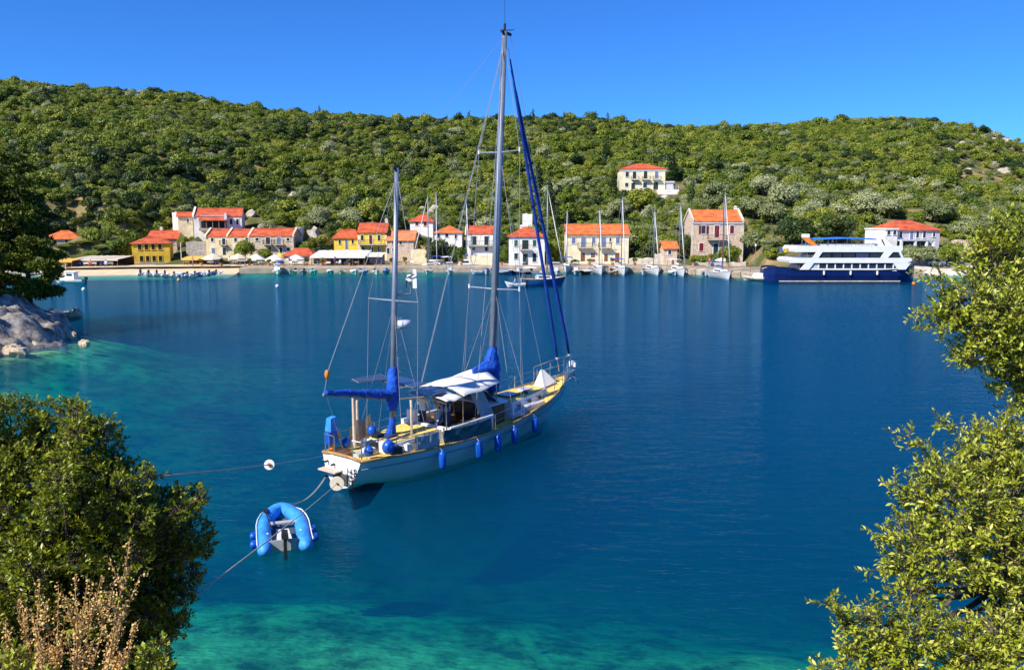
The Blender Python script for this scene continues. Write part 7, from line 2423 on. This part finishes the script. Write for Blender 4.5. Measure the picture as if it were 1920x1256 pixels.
# the pine and undergrowth on the headland
pine_l = leaf_mat('pine_needles', [(0.1, (0.020, 0.040, 0.006)), (0.5, (0.065, 0.095, 0.010)), (0.9, (0.18, 0.20, 0.02))], 0.15, 0.6, 0.2, patch=0.4)
def needle_tree(label, px, yt, yb, Y, lobes, n, leaf, seed, m_, name='pine_tree', lean=0.0):
    b0 = PY(px, yb, Y)
    root = empty(name, b0, 0, label, 'tree')
    rg = np.random.RandomState(seed)
    C = np.array([tuple(PY(x, y, Yl) - b0) for (x, y, r, Yl) in lobes])
    Rd = np.array([r * Yl / FPX for (x, y, r, Yl) in lobes])
    w = Rd ** 2
    ix = rg.choice(len(C), n, p=w / w.sum())
    d = rdir(rg, n)
    P = C[ix] + d * (Rd[ix] * (0.35 + 0.7 * rg.rand(n) ** 0.6))[:, None] * np.array([1.35, 1.25, 0.42])
    A = d * 0.6 + rdir(rg, n) * 0.7 + np.array([0, 0, 0.35])
    Ln = leaf * (0.6 + 0.8 * rg.rand(n))
    V, F = leaf_faces(P, A, d + rdir(rg, n) * 0.6, Ln, Ln * 0.5)
    tag(link('crown', np_mesh('crown', V, F), m_, root), kind='stuff')
    top = PY(px, yt, Y) - b0
    tb = MB().tube([(0, 0, -1.0), (0.1, 0, top.z * 0.5), (top.x * 0.8, 0, top.z * 0.92)], [0.28, 0.2, 0.05], 8)
    for c, r in zip(C, Rd):
        tb.tube([(0.05, 0, c[2] * 0.8), (c[0] * 0.5, c[1] * 0.5, c[2] * 0.85), tuple(c)], [0.08, 0.06, 0.02], 5)
    tb.build('trunk', bark, root, True)
    return root
def rough_lobes(seed, rows, Y, sub=5):
    """clumps along drooping pine boughs: rows of (y, x left, x right, size)"""
    rg = random.Random(seed)
    out_ = []
    for (y, xl, xr, sz) in rows:
        n_ = max(2, int((xr - xl) / (sz * 1.1)))
        for k in range(n_ + 1):
            x = xl + (xr - xl) * k / n_ + rg.uniform(-6, 6)
            out_.append((x, y + rg.uniform(-9, 9), sz * rg.uniform(0.6, 1.15), Y + rg.uniform(-2.2, 2.2)))
    return out_
needle_tree('tall dark pine on the headland at the left edge', 8, 300, 560, 76,
            rough_lobes(4, [(300, 0, 26, 13), (322, -20, 40, 15), (345, -40, 44, 17), (372, -50, 58, 18), (398, -60, 66, 18), (422, -70, 68, 20), (448, -70, 62, 20), (474, -60, 30, 20)], 76), 22000, 0.34, 3, pine_l)
needle_tree('dark leafy pine leaning over the water below the tall one on the headland', 55, 445, 560, 73,
            rough_lobes(7, [(458, 55, 92, 13), (478, 20, 104, 16), (502, -10, 100, 18), (525, -30, 102, 18), (545, -30, 92, 18), (558, 0, 80, 14)], 72), 18000, 0.30, 5, leaf_mat('headland_scrub_leaves', [(0.1, (0.026, 0.045, 0.006)), (0.5, (0.085, 0.115, 0.010)), (0.9, (0.22, 0.23, 0.022))], 0.15, 0.6, 0.2, patch=0.4))
for k, (xx, yy, hh) in enumerate(((-58, 54, 12), (-56, 46, 14), (-53, 63, 14), (-62, 58, 15), (-60, 70, 14))):  # unseen pines added beyond the view so the cliff lies in shade
    zb = max(head_z(xx, yy), 1.0)
    q = PROJ((xx, yy, zb))
    s_ = FPX / yy
    needle_tree(('pine on the headland just outside the left edge, nearest the tip', 'pine on the headland outside the left edge, nearest the camera', 'pine on the headland outside the left edge, behind the nearest', 'tall pine at the back of the headland grove outside the left edge', 'pine beside the tall one in the headland grove outside the left edge')[k],
                q[0], q[1] - hh * s_, q[1], yy, rough_lobes(20 + k, [(q[1] - hh * s_ * f, q[0] - w_ * s_, q[0] + w_ * s_, 0.9 * s_) for f, w_ in ((0.3, 3.4), (0.45, 3.2), (0.6, 2.6), (0.75, 2.0), (0.9, 1.0))], yy), 6000, 0.5, 40 + k, pine_l)
